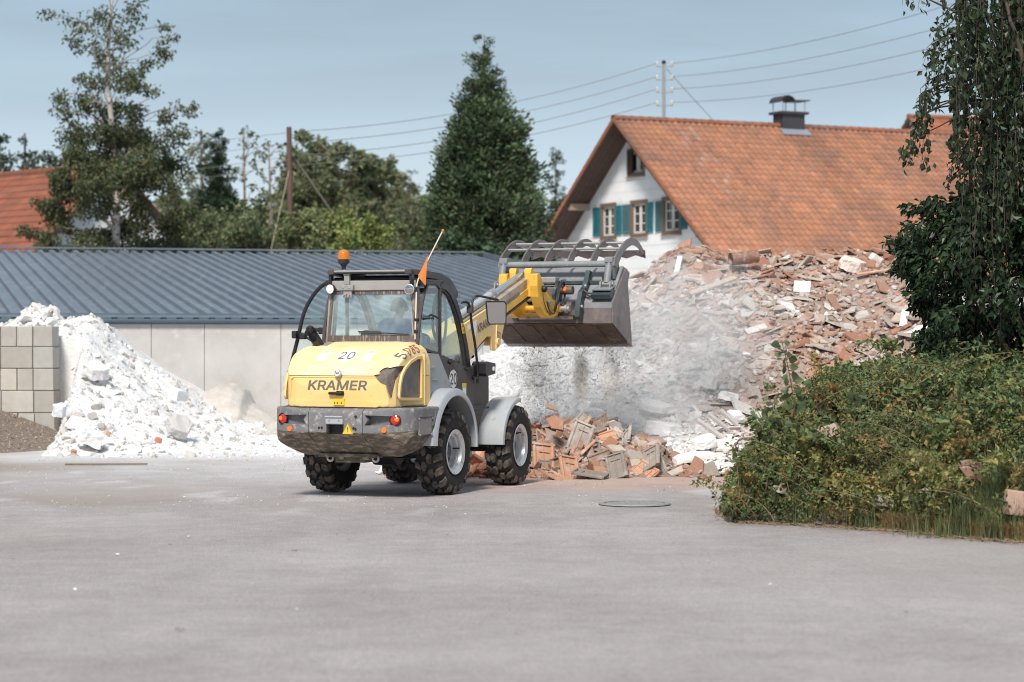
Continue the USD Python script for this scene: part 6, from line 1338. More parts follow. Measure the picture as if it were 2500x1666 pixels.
# ---- weeping birch at the right edge, near the camera
g = np.random.default_rng(61)
wb = thing('weeping_birch', 'dark weeping birch hanging into the frame from the upper right', 'tree')
TB = np.array([6.15, 25.8, 0])
trunk = smoothpath([TB, TB + [-.05, 0, 1.8], TB + [-.25, 0, 3.6], TB + [-.55, .1, 5.2], TB + [-.75, .1, 6.6], TB + [-.7, .2, 8.2]], 18)
wood = [tube(trunk, np.linspace(.15, .03, 18), 10)]
lv = []
def strand(px, py, ln, Y, dense=1.0, sway=0.0, leaf=.085, m_=None):
    """A hanging twig with leaves, from a point on a limb downwards."""
    a = P(px, py, Y); Lm = ln * Y / 5800; n = max(4, int(Lm / .16)); t = np.linspace(0, 1, n)
    p = a + np.c_[sway * t ** 1.5 * Lm + np.cumsum(g.normal(0, .012, n)), np.cumsum(g.normal(0, .012, n)), -Lm * t]
    wood.append(tube(p, np.linspace(.0035, .0015, n), 4, False))
    k = int(Lm * 38 * dense); q = g.random(k) ** .9; pts = np.c_[[np.interp(q, t, p[:, i]) for i in range(3)]].T + g.normal(0, .035, (k, 3))
    lv.append(leaves(g, pts, leaf, axis=np.tile([0, 0, -.5], (k, 1)), droop=.5, aspect=.62, jitter=.55, up=.1, var=.35))
edge = [(2195, 0, 15), (2255, 130, 45), (2258, 215, 70), (2222, 330, 80), (2240, 300, 110), (2262, 270, 120)]
lim = [((2460, 330), (2330, -60)), ((2480, 420), (2380, 60)), ((2490, 500), (2420, 180)), ((2500, 260), (2240, -40)), ((2500, 520), (2300, 190))]
for (b, e) in lim: wood.append(limb(g, P(2600, b[1], 25.9), P(e[0] + 30, e[1] + 40, 25.6 + g.normal(0, .2)), .04, .008, wob=.04, n=8))
wood.append(limb(g, P(2468, 55, 24.7), P(2505, 190, 24.9), .02, .035, wob=.02)); wood.append(limb(g, P(2440, -40, 24.7), P(2468, 55, 24.7), .012, .02, wob=.02))
for k in range(560):      # full curtain
    px = 2325 + 330 * g.random() ** .8; py = g.uniform(-200, 560); ln = g.uniform(110, 260)
    left = np.interp(py + ln, [0, 100, 200, 300, 400, 480, 560], [2320, 2300, 2285, 2290, 2330, 2330, 2350])
    if px < left: px = left + g.uniform(0, 30)
    strand(px, py, ln, g.uniform(24.6, 26.6), 1.0)
for k in range(26):      # looser sprays at its left edge
    t = k / 25; px = np.interp(t, [0, .3, .6, 1], [2318, 2290, 2258, 2236]) + g.normal(0, 12); py = np.interp(t, [0, .3, .6, 1], [10, 110, 225, 300]) + g.normal(0, 20)
    strand(px, py, g.uniform(60, 120), 25.2 + g.normal(0, .3), .85, sway=-.15); wood.append(limb(g, P(px, py, 25.2), P(2400 + g.normal(0, 30), py - 40, 25.5), .005, .012, n=5, sides=4))
for px, py, ln in ((2262, 120, 45), (2275, 105, 50), (2290, 90, 55), (2205, -8, 22), (2225, -12, 30), (2245, -20, 45), (2265, -30, 40), (2290, -30, 40), (2222, 345, 65), (2230, 330, 75), (2252, 312, 90), (2262, 225, 60), (2330, 390, 60), (2320, 400, 50)):
    strand(px, py, ln, 25.1, 1.0, sway=-.12)
wood.append(limb(g, P(2262, 118, 25.1), P(2330, 80, 25.2), .003, .008, n=5, sides=4)); wood.append(limb(g, P(2200, -6, 25.1), P(2330, -50, 25.2), .003, .010, n=5, sides=4))
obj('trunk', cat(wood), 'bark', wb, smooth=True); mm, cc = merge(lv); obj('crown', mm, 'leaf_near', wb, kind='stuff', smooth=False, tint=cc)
# ---- dark pointed-leaf shrub below it
sh = thing('dark_shrub', 'dense dark green shrub with pointed leaves below the weeping birch', 'shrub')
bl = np.array([(490, 2330), (500, 2245), (520, 2262), (550, 2240), (575, 2200), (600, 2185), (645, 2182), (690, 2195), (730, 2225), (790, 2232), (840, 2235), (930, 2260), (1100, 2330), (1250, 2430)])
lv, wood = [], []
SB = np.array([6.0, 26.6, 0])
for k in range(620):
    py = g.uniform(480, 1120); e = np.interp(py, bl[:, 0], bl[:, 1]); px = e + 22 + (2680 - e) * g.random() ** 1.35; Y = 26.2 + g.normal(0, .55) - .35 * (px - e > 60)
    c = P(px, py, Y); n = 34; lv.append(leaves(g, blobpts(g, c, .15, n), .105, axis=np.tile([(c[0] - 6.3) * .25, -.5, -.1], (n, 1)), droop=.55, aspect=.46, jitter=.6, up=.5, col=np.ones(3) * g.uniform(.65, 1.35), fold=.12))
    if k % 4 == 0: wood.append(limb(g, SB + [g.uniform(-.5, .3), 0, 0], c, .02, .004, n=6, sides=5))
for px, py in ((2168, 590), (2180, 578), (2195, 586), (2212, 505), (2225, 515), (2240, 500), (2250, 510), (2262, 508), (2275, 505), (2290, 500), (2195, 640), (2185, 660), (2215, 560), (2228, 545), (2310, 490), (2330, 480)):
    c = P(px, py, 26.0); lv.append(leaves(g, blobpts(g, c, .05, 9), .10, axis=np.tile([-.5, -.2, -.1], (9, 1)), droop=.5, aspect=.46, jitter=.5)); wood.append(limb(g, P(px + 90, py + 60, 26.3), c, .008, .003, n=5, sides=4))
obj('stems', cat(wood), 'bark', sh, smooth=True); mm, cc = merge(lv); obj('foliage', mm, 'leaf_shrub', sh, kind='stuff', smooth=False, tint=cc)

# ---- overgrown mound on the right
base = np.array([(1700, 1205), (1752, 1263), (1790, 1275), (1900, 1281), (2000, 1284), (2200, 1296), (2350, 1309), (2500, 1322), (2800, 1345)])
bx, by = [], []
for px, py in base: Y = 5800 * 1.77 / (py - 833); bx.append(xpx(px, Y)); by.append(Y)
bx, by = np.array(bx), np.array(by)
def h_mound(X, Y):
    X = np.asarray(X, float); Y = np.asarray(Y, float)
    f = np.interp(X, bx, by)                             # front edge
    lft = np.interp(Y, [23, 24.5, 27, 31], [2.05, 2.15, 2.55, 3.2])
    d = np.minimum((Y - f) * .95, (X - lft) * 1.7)
    hh = 1.28 * (1 - np.exp(-(np.maximum(d, 0) / 1.15) ** 1.15)) * (1 - sstep(29.2, 32.5, Y))
    return np.where(d > 0, hh + ((noise2(X, Y, .9, 31, 4) - .5) * .45 + (noise2(X, Y, 3.2, 33, 3) - .5) * .28) * sstep(0, .8, d), -.04) - .01
md = obj('earth_mound', grid(h_mound, np.linspace(1.9, 9.5, 120), np.linspace(20.5, 33, 130)), 'soil', kind='structure', smooth=True)
lv = []; n = 520000
x, y = g.uniform(1.95, 7.0, n), g.uniform(20.6, 29.6, n); z = h_mound(x, y); den = meshkit.fbm(np.c_[x * 1.1, y * 1.1, z * 1.1], 4, 40)
sl_ = np.hypot((h_mound(x + .08, y) - z) / .08, (h_mound(x, y + .08) - z) / .08); ok = (z > .0) & (den > .10) & (x < .23 * y + .2) & (g.random(n) < np.sqrt(1 + sl_ ** 2) / 2.6) & ((y < 27.5) | (z > 1.0) | (x < 3.4)); x, y, z, den = x[ok], y[ok], z[ok], den[ok]
pt = np.c_[x, y - .22 * g.random(len(x)) * np.minimum(sl_[ok], 1.5) * np.maximum(den - .33, 0) * 3, z + g.random(len(x)) ** 1.6 * (.05 + .42 * np.maximum(den - .33, 0) * 2.4)]
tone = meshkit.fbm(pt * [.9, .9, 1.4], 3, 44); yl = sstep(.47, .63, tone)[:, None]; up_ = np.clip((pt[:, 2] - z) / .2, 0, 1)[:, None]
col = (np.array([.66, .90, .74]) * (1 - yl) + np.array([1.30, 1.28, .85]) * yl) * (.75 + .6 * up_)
dr = (meshkit.fbm(pt * 1.6 + 5, 3, 47) > .69)[:, None] * (g.random((len(x), 1)) < .5); col = np.where(dr, np.array([1.8, 1.2, .8]), col)
sz = np.where(tone < .40, .062, .034)
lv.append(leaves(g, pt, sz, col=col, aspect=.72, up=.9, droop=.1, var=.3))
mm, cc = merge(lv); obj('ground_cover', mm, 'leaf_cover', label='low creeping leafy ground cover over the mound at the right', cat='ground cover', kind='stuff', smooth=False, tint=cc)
lv, tw = [], []
for k in range(560):
    px = 1740 + 780 * g.random(); e = np.interp(px, base[:, 0], base[:, 1]); py = e - (e - 850) * g.random() ** 1.1
    Yq = np.linspace(20.5, 30, 500); Xq = xpx(px, Yq); q = np.argmax(h_mound(Xq, Yq) > zpx(py, Yq)); a = np.array([Xq[q], Yq[q], max(zpx(py, Yq[q]), .02)])
    if h_mound(a[0], a[1]) <= 0: continue
    Ls = g.uniform(.22, .60) * (1.5 if g.random() < .25 else 1); dr_ = np.array([g.normal(-.1, .6), g.normal(-.55, .35), 0]); t = np.linspace(0, 1, 9)[:, None]; p = a + dr_ * Ls * t ** 1.2 + np.array([0, 0, 1]) * Ls * (1.25 * t - .6 * t ** 2.2)
    tw.append(tube(p, np.linspace(.005, .0015, 9), 4, False)); n_l = int(Ls * g.uniform(50, 90)); w_ = g.random(n_l) ** .8; pts = np.c_[[np.interp(w_, t[:, 0], p[:, i]) for i in range(3)]].T + g.normal(0, .022, (n_l, 3))
    kind_ = g.random(); cc_ = np.array([1.35, 1.3, .85]) if kind_ < .35 else np.array([.8, 1.05, .78]) if kind_ < .9 else np.array([1.7, 1.15, .85])
    lv.append(leaves(g, pts, g.uniform(.035, .06) * (1.7 if g.random() < .22 else 1), col=cc_ * g.uniform(.8, 1.25), aspect=.62, up=.7, droop=.2, var=.25))
mm, cc = merge(lv); obj('bramble_sprigs', mm, 'leaf_cover', label='loose arching bramble sprigs sticking out of the mound cover', cat='bramble', kind='stuff', smooth=False, tint=cc)
obj('bramble_stems', cat(tw), 'straw', label='thin dry bramble stems arching over the mound', cat='stems', kind='stuff', smooth=True)
# upright leafy stems with large heart-shaped leaves
def big_leaf(g, c, a, up, s):
    """Heart-shaped blade with a folded midrib."""
    o = np.array([(0, 0), (.18, .30), (.42, .42), (.70, .30), (1.0, 0)]); v = [(t, w, .10 * abs(w) - .12 * t * t) for t, w in o] + [(t, -w, .10 * abs(w) - .12 * t * t) for t, w in o[1:-1]] + [(.45, 0, -.03)]
    m = frame(c, a, up); v = np.asarray(v) * s; v = v @ m[:3, :3].T + c
    v[:, :] += 0; f = [(0, 1, 8), (1, 2, 8), (2, 3, 8), (3, 4, 8), (4, 7, 8), (7, 6, 8), (6, 5, 8), (5, 0, 8)]
    return trimesh.Trimesh(v, f, process=False)
def leafy_plant(label, pts, n, s, seed):
    g = np.random.default_rng(seed); t = thing('leafy_plant', label, 'plant', 'tall leafy plants at the left end of the mound'); p = smoothpath(np.array(pts), 20)
    obj('stem', tube(p, np.linspace(.011, .003, 20), 6), 'bark', t, smooth=True)
    for k in range(n):
        q = .12 + .88 * (k + g.random() * .6) / n; i = min(int(q * 19), 18); c = p[i] + (p[i + 1] - p[i]) * (q * 19 - i); a = k * 2.4 + g.normal(0, .3); d = np.array([math.cos(a), math.sin(a), .25 - .5 * g.random()])
        ss = s * (1.1 - .5 * q) * g.uniform(.8, 1.2); obj('leaf', big_leaf(g, c + d * .03, d, np.array([0, 0, 1]) + g.normal(size=3) * .25, ss), 'leaf_big', t, smooth=False, tint=np.array([1, 1, 1]) * g.uniform(.65, 1.4))
def gz(px, py):
    Y = np.linspace(21, 31, 900); X = xpx(px, Y); Z = zpx(py, Y); k = np.argmax(h_mound(X, Y) > Z); return np.array([X[k], Y[k], Z[k]])
for lb, b, tip, n, s, sd in (('tallest leafy stem with big heart shaped leaves standing before the rubble', (1945, 1080), (1908, 832), 36, .135, 1), ('shorter leafy stem leaning left of the tallest leafy stem', (1915, 1100), (1878, 975), 28, .125, 2), ('leftmost small leafy stem at the edge of the dust', (1885, 1120), (1850, 1005), 26, .115, 3), ('bushy leafy stem right of the tallest one', (1990, 1060), (1985, 920), 30, .135, 4), ('broad low leafy plant at the foot of the leafy stems', (1960, 1150), (1935, 1040), 34, .13, 5), ('low leafy plant in the middle of the mound slope', (2075, 1060), (2090, 960), 28, .13, 6)):
    a = gz(*b); e = P(tip[0], tip[1], a[1] - .1); leafy_plant(lb, [a - [0, 0, .1], (a + e) / 2 + [.03, 0, .02], e], n, s, sd)
g = np.random.default_rng(71)
# grass: green tufts and dry straw along the edge
def blades(g, p, h, lean, w, col):
    n = len(p); a = g.uniform(0, 2 * PI, n); d = np.c_[np.cos(a), np.sin(a), np.zeros(n)]; h = np.broadcast_to(h, n) * g.uniform(.55, 1.25, n); L_ = lean * g.uniform(.2, 1.3, n)
    s = np.c_[-np.sin(a), np.cos(a), np.zeros(n)] * w; up_ = np.array([0, 0, 1.])
    m1 = p + up_ * (h * .55)[:, None] + d * (L_ * h * .3)[:, None]; tp = p + up_ * (h * .95)[:, None] + d * (L_ * h)[:, None]
    v = np.stack([p - s, p + s, m1 + s * .8, m1 - s * .8, tp], 1).reshape(-1, 3); i = np.arange(n) * 5
    f = np.vstack([np.c_[i, i + 1, i + 2], np.c_[i, i + 2, i + 3], np.c_[i + 3, i + 2, i + 4]]); c = np.asarray(col) * g.uniform(.6, 1.4, (n, 1))
    return trimesh.Trimesh(v, f, process=False), np.repeat(c, 5, 0)
gl = []
for px, py, n, h, r in ((2300, 1270, 420, .46, .30), (2260, 1285, 200, .34, .3), (2340, 1290, 220, .38, .3), (2200, 1275, 160, .26, .3), (2420, 1295, 420, .34, .4), (2470, 1300, 320, .34, .3), (1945, 1265, 130, .28, .12), (2130, 1275, 220, .25, .3), (2465, 1130, 120, .6, .3), (2380, 1305, 380, .24, .5)):
    Y = 5800 * 1.77 / (max(py, 1262) - 833) + .15; c = np.array([xpx(px, Y), Y]); q = np.c_[g.normal(c[0], r * .55, n), np.interp(g.normal(c[0], .01, n), bx, by) + np.abs(g.normal(.08, .16, n))] if py > 1200 else np.c_[g.normal(c[0], r * .5, n), g.normal(Y + .5, r * .35, n)]; zz = np.maximum(h_mound(q[:, 0], q[:, 1]), 0) if py > 1200 else np.full(n, 0.55)
    gl.append(blades(g, np.c_[q, zz], h, .5, .004, (1, 1.05, .95)))
mm, cc = merge(gl); obj('grass', mm, 'grass_green', label='tufts of long green grass along the right foot of the mound', cat='grass', kind='stuff', smooth=False, tint=cc)
gl = []
t = g.random(6500); px = 1745 + 800 * t ** .8; py = np.interp(px, base[:, 0], base[:, 1]) - 4; Y = 5800 * 1.77 / (py - 833) + np.abs(g.normal(0, .10, len(t))) - .30 * sstep(1900, 2250, px); X = xpx(px, Y)
gl.append(blades(g, np.c_[X, Y, np.maximum(h_mound(X, Y), 0)], np.where(px > 2150, .17, .08), .9, .0045, (1.05, .98, .9)))
t = g.random(120); px = 1950 + 550 * t; py = np.interp(px, base[:, 0], base[:, 1]) - 8; Y = 5800 * 1.77 / (py - 833) + g.uniform(0, .5, len(t)); X = xpx(px, Y); gl.append(blades(g, np.c_[X, Y, np.maximum(h_mound(X, Y), 0)], .34, .25, .004, (1.2, 1.15, 1.0)))
px = g.uniform(1770, 1830, 500); Y = g.uniform(29.8, 31.6, 500); X = xpx(px, Y); gl.append(blades(g, np.c_[X, Y, np.zeros(500)], .12, .8, .004, (1, .85, .7)))
mm, cc = merge(gl); obj('dry_grass', mm, 'grass_dry', label='dry yellow grass along the edge between mound and asphalt', cat='grass', kind='stuff', smooth=False, tint=cc)
lit = []
for k in range(1100):
    px = 1745 + 800 * g.random() ** .8; py = np.interp(px, base[:, 0], base[:, 1]); Y = 5800 * 1.77 / (py - 833) + g.normal(.02, .20) - .10 * (px > 2150); X = xpx(px, Y); a = g.uniform(0, PI); l = g.uniform(.03, .14)
    lit.append(tube([(X, Y, .006), (X + l * math.cos(a), Y + l * math.sin(a), .012 + g.uniform(0, .02))], .0025, 3, False))
obj('straw_litter', cat(lit), 'straw', label='dry straw litter strewn along the asphalt edge below the mound', cat='litter', kind='stuff', smooth=True)
# stones, clay pieces and small finds in the mound
def mstone(label, px, py, size, seed, col=(1, 1, 1), Y=None, m='stone', name='stone'):
    c = gz(px, py); slab(name, label, c + [0, -.17, .02], size, (.3, .2, seed), m, col, seed=seed, cat_='stone')
mstone('grey brown stone at the foot of the mound left of the grass tuft', 2155, 1232, (.26, .2, .2), 71, Y=22.6); mstone('upright rough stone beside the tall grass tuft', 2253, 1222, (.15, .15, .3), 72, Y=22.4); mstone('reddish stone showing through a gap in the middle of the mound', 2018, 1060, (.32, .2, .26), 73, m='rubble', col=(.46, .33, .28))
mstone('small pale stone above the reddish one in the mound', 2002, 1000, (.2, .16, .16), 74, m='rubble', col=(.50, .40, .34)); mstone('brown slab showing under the leaves at the upper right of the mound', 2290, 935, (.3, .2, .16), 75, m='rubble', col=(.42, .31, .25)); mstone('flat grey stone at the left of the mound foot', 1898, 1198, (.2, .12, .08), 76, Y=23.9)
mstone('dark flat stone lying at the asphalt edge below the mound', 1995, 1281, (.14, .1, .06), 77, Y=22.9, m='rubble', col=(.10, .08, .07))
a = np.linspace(-.55, 1.9, 22)
def arcpiece(r0, r1, w):
    pr = sg.Polygon([(r1 * math.cos(q), r1 * math.sin(q)) for q in a] + [(r0 * math.cos(q), r0 * math.sin(q)) for q in a[::-1]]); return ext(pr, w)
CG = gz(2345, 1172) + [0, -.26, .02]
cp = thing('clay_gutter', 'curved brown clay pipe half lying in the green mound', 'pipe')
Fm = frame(CG, (1, .1, .05), (-.05, -.35, 1))
obj('flange', arcpiece(.155, .20, .04).apply_transform(Fm), 'clay_pipe', cp); obj('body', arcpiece(.125, .158, .30).apply_transform(frame(CG + [-.03, .03, 0], (1, .1, .05), (-.05, -.35, 1))), 'clay_pipe', cp)
obj('broken_rim', slab and rot(rbox(-.11, .11, -.03, .03, -.10, .10, .01), .7, [0, 1, 0]).apply_translation(CG + [.12, -.02, -.10]), 'rubble', cp, tint=(.46, .36, .30))
obj('brick_slab', rot(rbox(-.16, .22, -.06, .06, -.12, .10, .012), .12, [0, 1, 0]).apply_translation(gz(2480, 1222) + [0, -.30, 0]), 'rubble', label='reddish brown slab at the right edge of the frame behind the grass', cat='slab', tint=(.42, .28, .22))
c = gz(2455, 1129) + [0, -.35, .03]; fl = thing('white_flower', 'single white bindweed flower at the right side of the mound', 'flower', loc=c)
obj('petals', toaxis(rev([(.004, 0), (.008, .02), (.025, .035), (.032, .037), (.024, .033), (.006, .018)], 10), (0, 0, 0), (-.3, -1, .3)), 'sticker_white', fl); obj('stalk', cyl((0, 0, 0), (.02, .1, -.10), .003, n=5), 'leaf_big', fl, tint=(1, 1, 1))
# small litter on the asphalt
mat('leaf_dead', (0.10, 0.06, 0.04), 0.9)
def dead(px, py, s, label, seed, m='leaf_dead', col=None):
    g = np.random.default_rng(seed); Y = 5800 * 1.77 / (py - 833); n = 9; a = np.arange(n) * 2 * PI / n; r = s * g.uniform(.5, 1, n); z = g.uniform(.004, .004 + s * .35, n)
    v = np.vstack([np.c_[np.cos(a) * r, np.sin(a) * r * .7, z], [(0, 0, .006)]]); v += [xpx(px, Y), Y, 0]; f = [(i, (i + 1) % n, n) for i in range(n)]
    obj('dead_leaf' if m == 'leaf_dead' else 'plaster_crumb', trimesh.Trimesh(v, f, process=False) if m == 'leaf_dead' else mv(rock(g, (s * 1.6, s * 1.6, s * .8), 10), (xpx(px, Y), Y, s * .2)), m, label=label, cat='leaf' if m == 'leaf_dead' else 'crumb', smooth=False, tint=col)
for k, (px, py, s, lb) in enumerate(((2452, 1324, .05, 'dark crumpled leaf on the asphalt at the far right'), (718, 1347, .032, 'brown leaf on the asphalt below the left rear wheel'), (823, 1307, .024, 'upper of two small brown leaves on the asphalt below the loader'), (850, 1318, .024, 'lower of two small brown leaves on the asphalt below the loader'), (415, 1332, .022, 'small dark leaf on the asphalt left of the white crumbs'), (30, 1367, .032, 'dark leaf on the asphalt at the left edge'), (2212, 1497, .022, 'dark speck of leaf on the asphalt at the lower right'), (1092, 1307, .022, 'small brown leaf on the asphalt below the right rear wheel'), (440, 1539, .04, 'brown leaf on the asphalt at the lower left middle'))): dead(px, py, s, lb, k)
for k, (px, py, s, lb) in enumerate(((287, 1355, .028, 'white plaster crumb on the asphalt upper left'), (183, 1441, .03, 'white plaster crumb on the asphalt lower left'), (460, 1311, .02, 'white plaster crumb on the asphalt left of the loader'), (1880, 1428, .022, 'white plaster crumb on the coarse asphalt patch at the right'), (725, 1488, .014, 'small white plaster crumb on the asphalt lower middle'), (598, 1514, .012, 'tiny white plaster crumb on the asphalt lower middle left'), (970, 1618, .014, 'white plaster crumb near the bottom edge middle'))): dead(px, py, s, lb, k + 50, 'plaster_lump', (1, 1, 1))
g = np.random.default_rng(81); gr = []; dnf = quick(lambda X, Y: meshkit.fbm(np.stack([X * .5, Y * .5, X * 0 + 1.0], -1), 3, 3), -9, 6, 24, 37)
for k in range(2200):
    Y = g.uniform(24, 37); X = g.uniform(-9, 6)
    dn = dnf(X, Y)
    if dn < .5 and Y < 30: continue
    s = g.uniform(.008, .028); m = rock(g, (s, s, s * .7), 7); gr.append((mv(m, (X, Y, s * .15)), (np.array([.72, .70, .67]) if g.random() < .6 else np.array([.40, .24, .17])) * g.uniform(.7, 1.1)))
m, c = joined([q[0] for q in gr], [q[1] for q in gr]); obj('grit', m, 'rubble', label='fine loose grit and crumbs scattered over the asphalt', cat='grit', kind='stuff', smooth=False, tint=c)
obj('wood_strip', rot(rbox(-.62, .55, -.03, .03, 0, .02, .006), .06, [0, 0, 1]).apply_translation([xpx(265, 33.9), 33.9, 0.004]), 'wood_frame', label='thin brown strip lying on the dirty ground before the white heap', cat='strip')
# ------------------------------------------------------------------ dust from the tipped load
def dust(name, label, centre, radii, color, dens, lo, hi, scale=1.2, stretch=(1, 1, 1), seed=0):
    """A closed bubble of drifting dust: density thins to nothing before its skin and breaks up with noise."""
    key = f'dust_{len(M)}'
    M[key] = usdkit.material(stage, '/World/Looks/' + key, {
        'g': ('geometry', {}), 'off': ('vector_math', {'math_type': 'subtract', 'vector2': tuple(centre)}), 'sc': ('vector_math', {'math_type': 'divide', 'vector2': tuple(radii)}), 'ln': ('vector_math', {'math_type': 'length'}),
        'fall': ('map_range', {'range_type': 'smoothstep', 'from_min': 0.96, 'from_max': 0.15, 'to_min': 0.0, 'to_max': 1.0, 'clamp': True}),
        'map': ('mapping', {'scale': stretch, 'location': (seed, 0, 0)}), 'n': ('noise_texture', {'scale': scale, 'detail': 4.0, 'roughness': 0.6, 'distortion': 0.8}),
        'r': ('map_range', {'range_type': 'smoothstep', 'from_min': lo, 'from_max': hi, 'to_min': 0.0, 'to_max': 1.0, 'clamp': True}),
        'm': ('math', {'math_type': 'multiply'}), 'd': ('math', {'math_type': 'multiply', 'value2': dens}), 'v': ('principled_volume', {'color': color, 'anisotropy': -0.45}),
    }, [('g.position', 'off.vector1'), ('off.vector', 'sc.vector1'), ('sc.vector', 'ln.vector1'), ('ln.value', 'fall.value'), ('g.position', 'map.vector'), ('map.vector', 'n.vector'), ('n.fac', 'r.value'), ('fall.result', 'm.value1'), ('r.result', 'm.value2'), ('m.value', 'd.value1'), ('d.value', 'v.density')], volume='v.volume')
    s = trimesh.creation.icosphere(3); s.vertices = s.vertices * np.asarray(radii) + np.asarray(centre)
    obj(name, s, key, label=label, cat='dust', kind='stuff', smooth=True)
dust('dust_cloud', 'white dust cloud billowing below and behind the raised bucket', (1.1, 33.8, 1.15), (2.9, 1.5, 1.75), (1.0, .99, 1.0), .55, .33, .64, .7)
dust('dust_cloud', 'thinner pale dust drifting up the slope right of the bucket', (2.35, 34.6, 1.9), (1.9, 1.6, 1.6), (1.0, .99, 1.0), 1.3, .36, .66, .8, seed=3)
# falling sand below the bucket lip
g = np.random.default_rng(91); gr = []
cb = np.array([LO[0] + 5.85 * math.sin(hd), LO[1] + 5.85 * math.cos(hd)]); lat = np.array([-math.cos(hd), math.sin(hd)])
cols = [(-.74, .07), (-.62, .05), (-.56, .05), (-.20, .05), (-.15, .04), (.18, .05), (.46, .10), (.52, .07), (.40, .08), (.60, .05)]
for k in range(6000):
    c0, w = cols[int(g.integers(0, len(cols)))]; y = g.normal(c0, w * .7); f = g.random() ** 1.7; z = 1.70 - f * .95; s = .0055 * (1 - g.random()) ** -.45; s = min(s, .026)
    p = cb + lat * (y * (1 + .15 * f)) + np.array([g.normal(0, .04 + .10 * f), g.normal(0, .05 + .1 * f)]); m = rock(g, (s, s, s * 1.2), 6); gr.append((mv(m, (p[0], p[1], z)), np.array([.46, .36, .25]) * g.uniform(.6, 1.3)))
m, c = joined([q[0] for q in gr], [q[1] for q in gr]); obj('falling_sand', m, 'rubble', label='brown sand and crumbs falling from the lip of the tipped bucket', cat='falling sand', kind='stuff', smooth=False, tint=c)
for k, (y, w) in enumerate(((.46, .30), (-.20, .17), (-.66, .22))):
    p = cb + lat * y; dust('falling_dust', ('left', 'middle', 'right')[k] + ' streak of brown dust pouring from the bucket lip', (p[0], p[1], 1.28), (w, .22, .50), (.86, .68, .46), 6.5, .36, .60, 2.0, (1.6, 1.6, .55), seed=5 + k)

# plaster crumbs and flakes hanging in the air below and beside the bucket
mat('mote', (0.88, 0.87, 0.87), 0.9, transl=0.4)
g = np.random.default_rng(95); N = 90000
q = np.c_[g.normal(.55, 1.15, N), g.normal(33.6, .75, N), .25 + np.abs(g.normal(.55, .62, N))]
q2 = np.c_[g.normal(2.3, .75, N // 3), g.normal(33.9, .6, N // 3), g.normal(1.75, .5, N // 3)]
q = np.vstack([q, q2]); dn = meshkit.fbm(q * [1.1, 1.1, .9], 4, 71); fl = sstep(.42, .62, dn)
keep = (g.random(len(q)) < fl) & (q[:, 2] > .05) & (q[:, 0] > -1.6) & (q[:, 0] < 4.0) & ((q[:, 2] < 1.72) | (q[:, 0] > 1.75)) & (q[:, 1] > 32.3); q = q[keep]
r = .0027 * (1 - g.random(len(q))) ** -.33; r = np.minimum(r, .008)
ov = np.array([(1, 0, 0), (-1, 0, 0), (0, 1, 0), (0, -1, 0), (0, 0, 1), (0, 0, -1)]); of = np.array([(0, 2, 4), (2, 1, 4), (1, 3, 4), (3, 0, 4), (2, 0, 5), (1, 2, 5), (3, 1, 5), (0, 3, 5)])
ax_ = unit(g.normal(size=(len(q), 3))); bx_ = unit(np.cross(ax_, g.normal(size=(len(q), 3)))); cx_ = np.cross(ax_, bx_)
v = q[:, None] + r[:, None, None] * (ov[None, :, :1] * ax_[:, None] + ov[None, :, 1:2] * bx_[:, None] + ov[None, :, 2:] * cx_[:, None])
f = (np.arange(len(q)) * 6)[:, None, None] + of[None]
obj('airborne_plaster', trimesh.Trimesh(v.reshape(-1, 3), f.reshape(-1, 3), process=False), 'mote', label='fine white plaster crumbs and powder hanging in the air around the bucket', cat='dust', kind='stuff', smooth=True)
print('motes', len(q))
# ------------------------------------------------------------------ driver, seated in the cab (built in the loader's own frame)
mat('skin', (0.42, 0.24, 0.17), 0.55)
mat('shirt_blue', (0.045, 0.22, 0.60), 0.8, var=0.15, vscale=12)
mat('trousers', (0.05, 0.055, 0.07), 0.85, var=0.2)
mat('hair_dark', (0.04, 0.035, 0.032), 0.8)
def bones(js, pairs, refine=.018, it=10):
    S = lambda j: m3.Manifold.sphere(js[j][1], 20).translate(list(js[j][0]))
    m = None
    for a, b in pairs:
        h = m3.Manifold.batch_hull([S(a), S(b)]); m = h if m is None else m + h
    t = tm(m.refine_to_length(refine)); t.merge_vertices(); trimesh.smoothing.filter_taubin(t, .5, .53, iterations=it); return t
per = thing('person', 'person in a blue shirt seated in the loader cab seen through its rear window', 'person', loc=LO, rz=67.5)
J = dict(pel=((.26, 0, 1.60), .13), pelL=((.27, .09, 1.59), .10), pelR=((.27, -.09, 1.59), .10), wa=((.24, 0, 1.72), .125), ch=((.25, 0, 1.86), .14), shL=((.26, .175, 1.945), .065), shR=((.26, -.175, 1.945), .065),
         nk=((.28, 0, 2.0), .058), nk2=((.30, .0, 2.05), .055),
         elL=((.40, .27, 1.74), .046), elR=((.40, -.27, 1.74), .046), wrL=((.62, .17, 1.80), .031), wrR=((.62, -.17, 1.80), .031),
         knL=((.66, .13, 1.60), .072), knR=((.66, -.13, 1.60), .072), anL=((.78, .13, 1.20), .045), anR=((.78, -.13, 1.20), .045), toL=((.92, .13, 1.15), .035), toR=((.92, -.13, 1.15), .035))
pr_ = [('pel', 'wa'), ('pelL', 'pelR'), ('pel', 'pelL'), ('wa', 'ch'), ('ch', 'shL'), ('ch', 'shR'), ('shL', 'nk'), ('shR', 'nk'), ('ch', 'nk'), ('nk', 'nk2'), ('shL', 'elL'), ('shR', 'elR'), ('elL', 'wrL'), ('elR', 'wrR'),
       ('pelL', 'knL'), ('pelR', 'knR'), ('knL', 'anL'), ('knR', 'anR'), ('anL', 'toL'), ('anR', 'toR')]
body = bones(J, pr_)
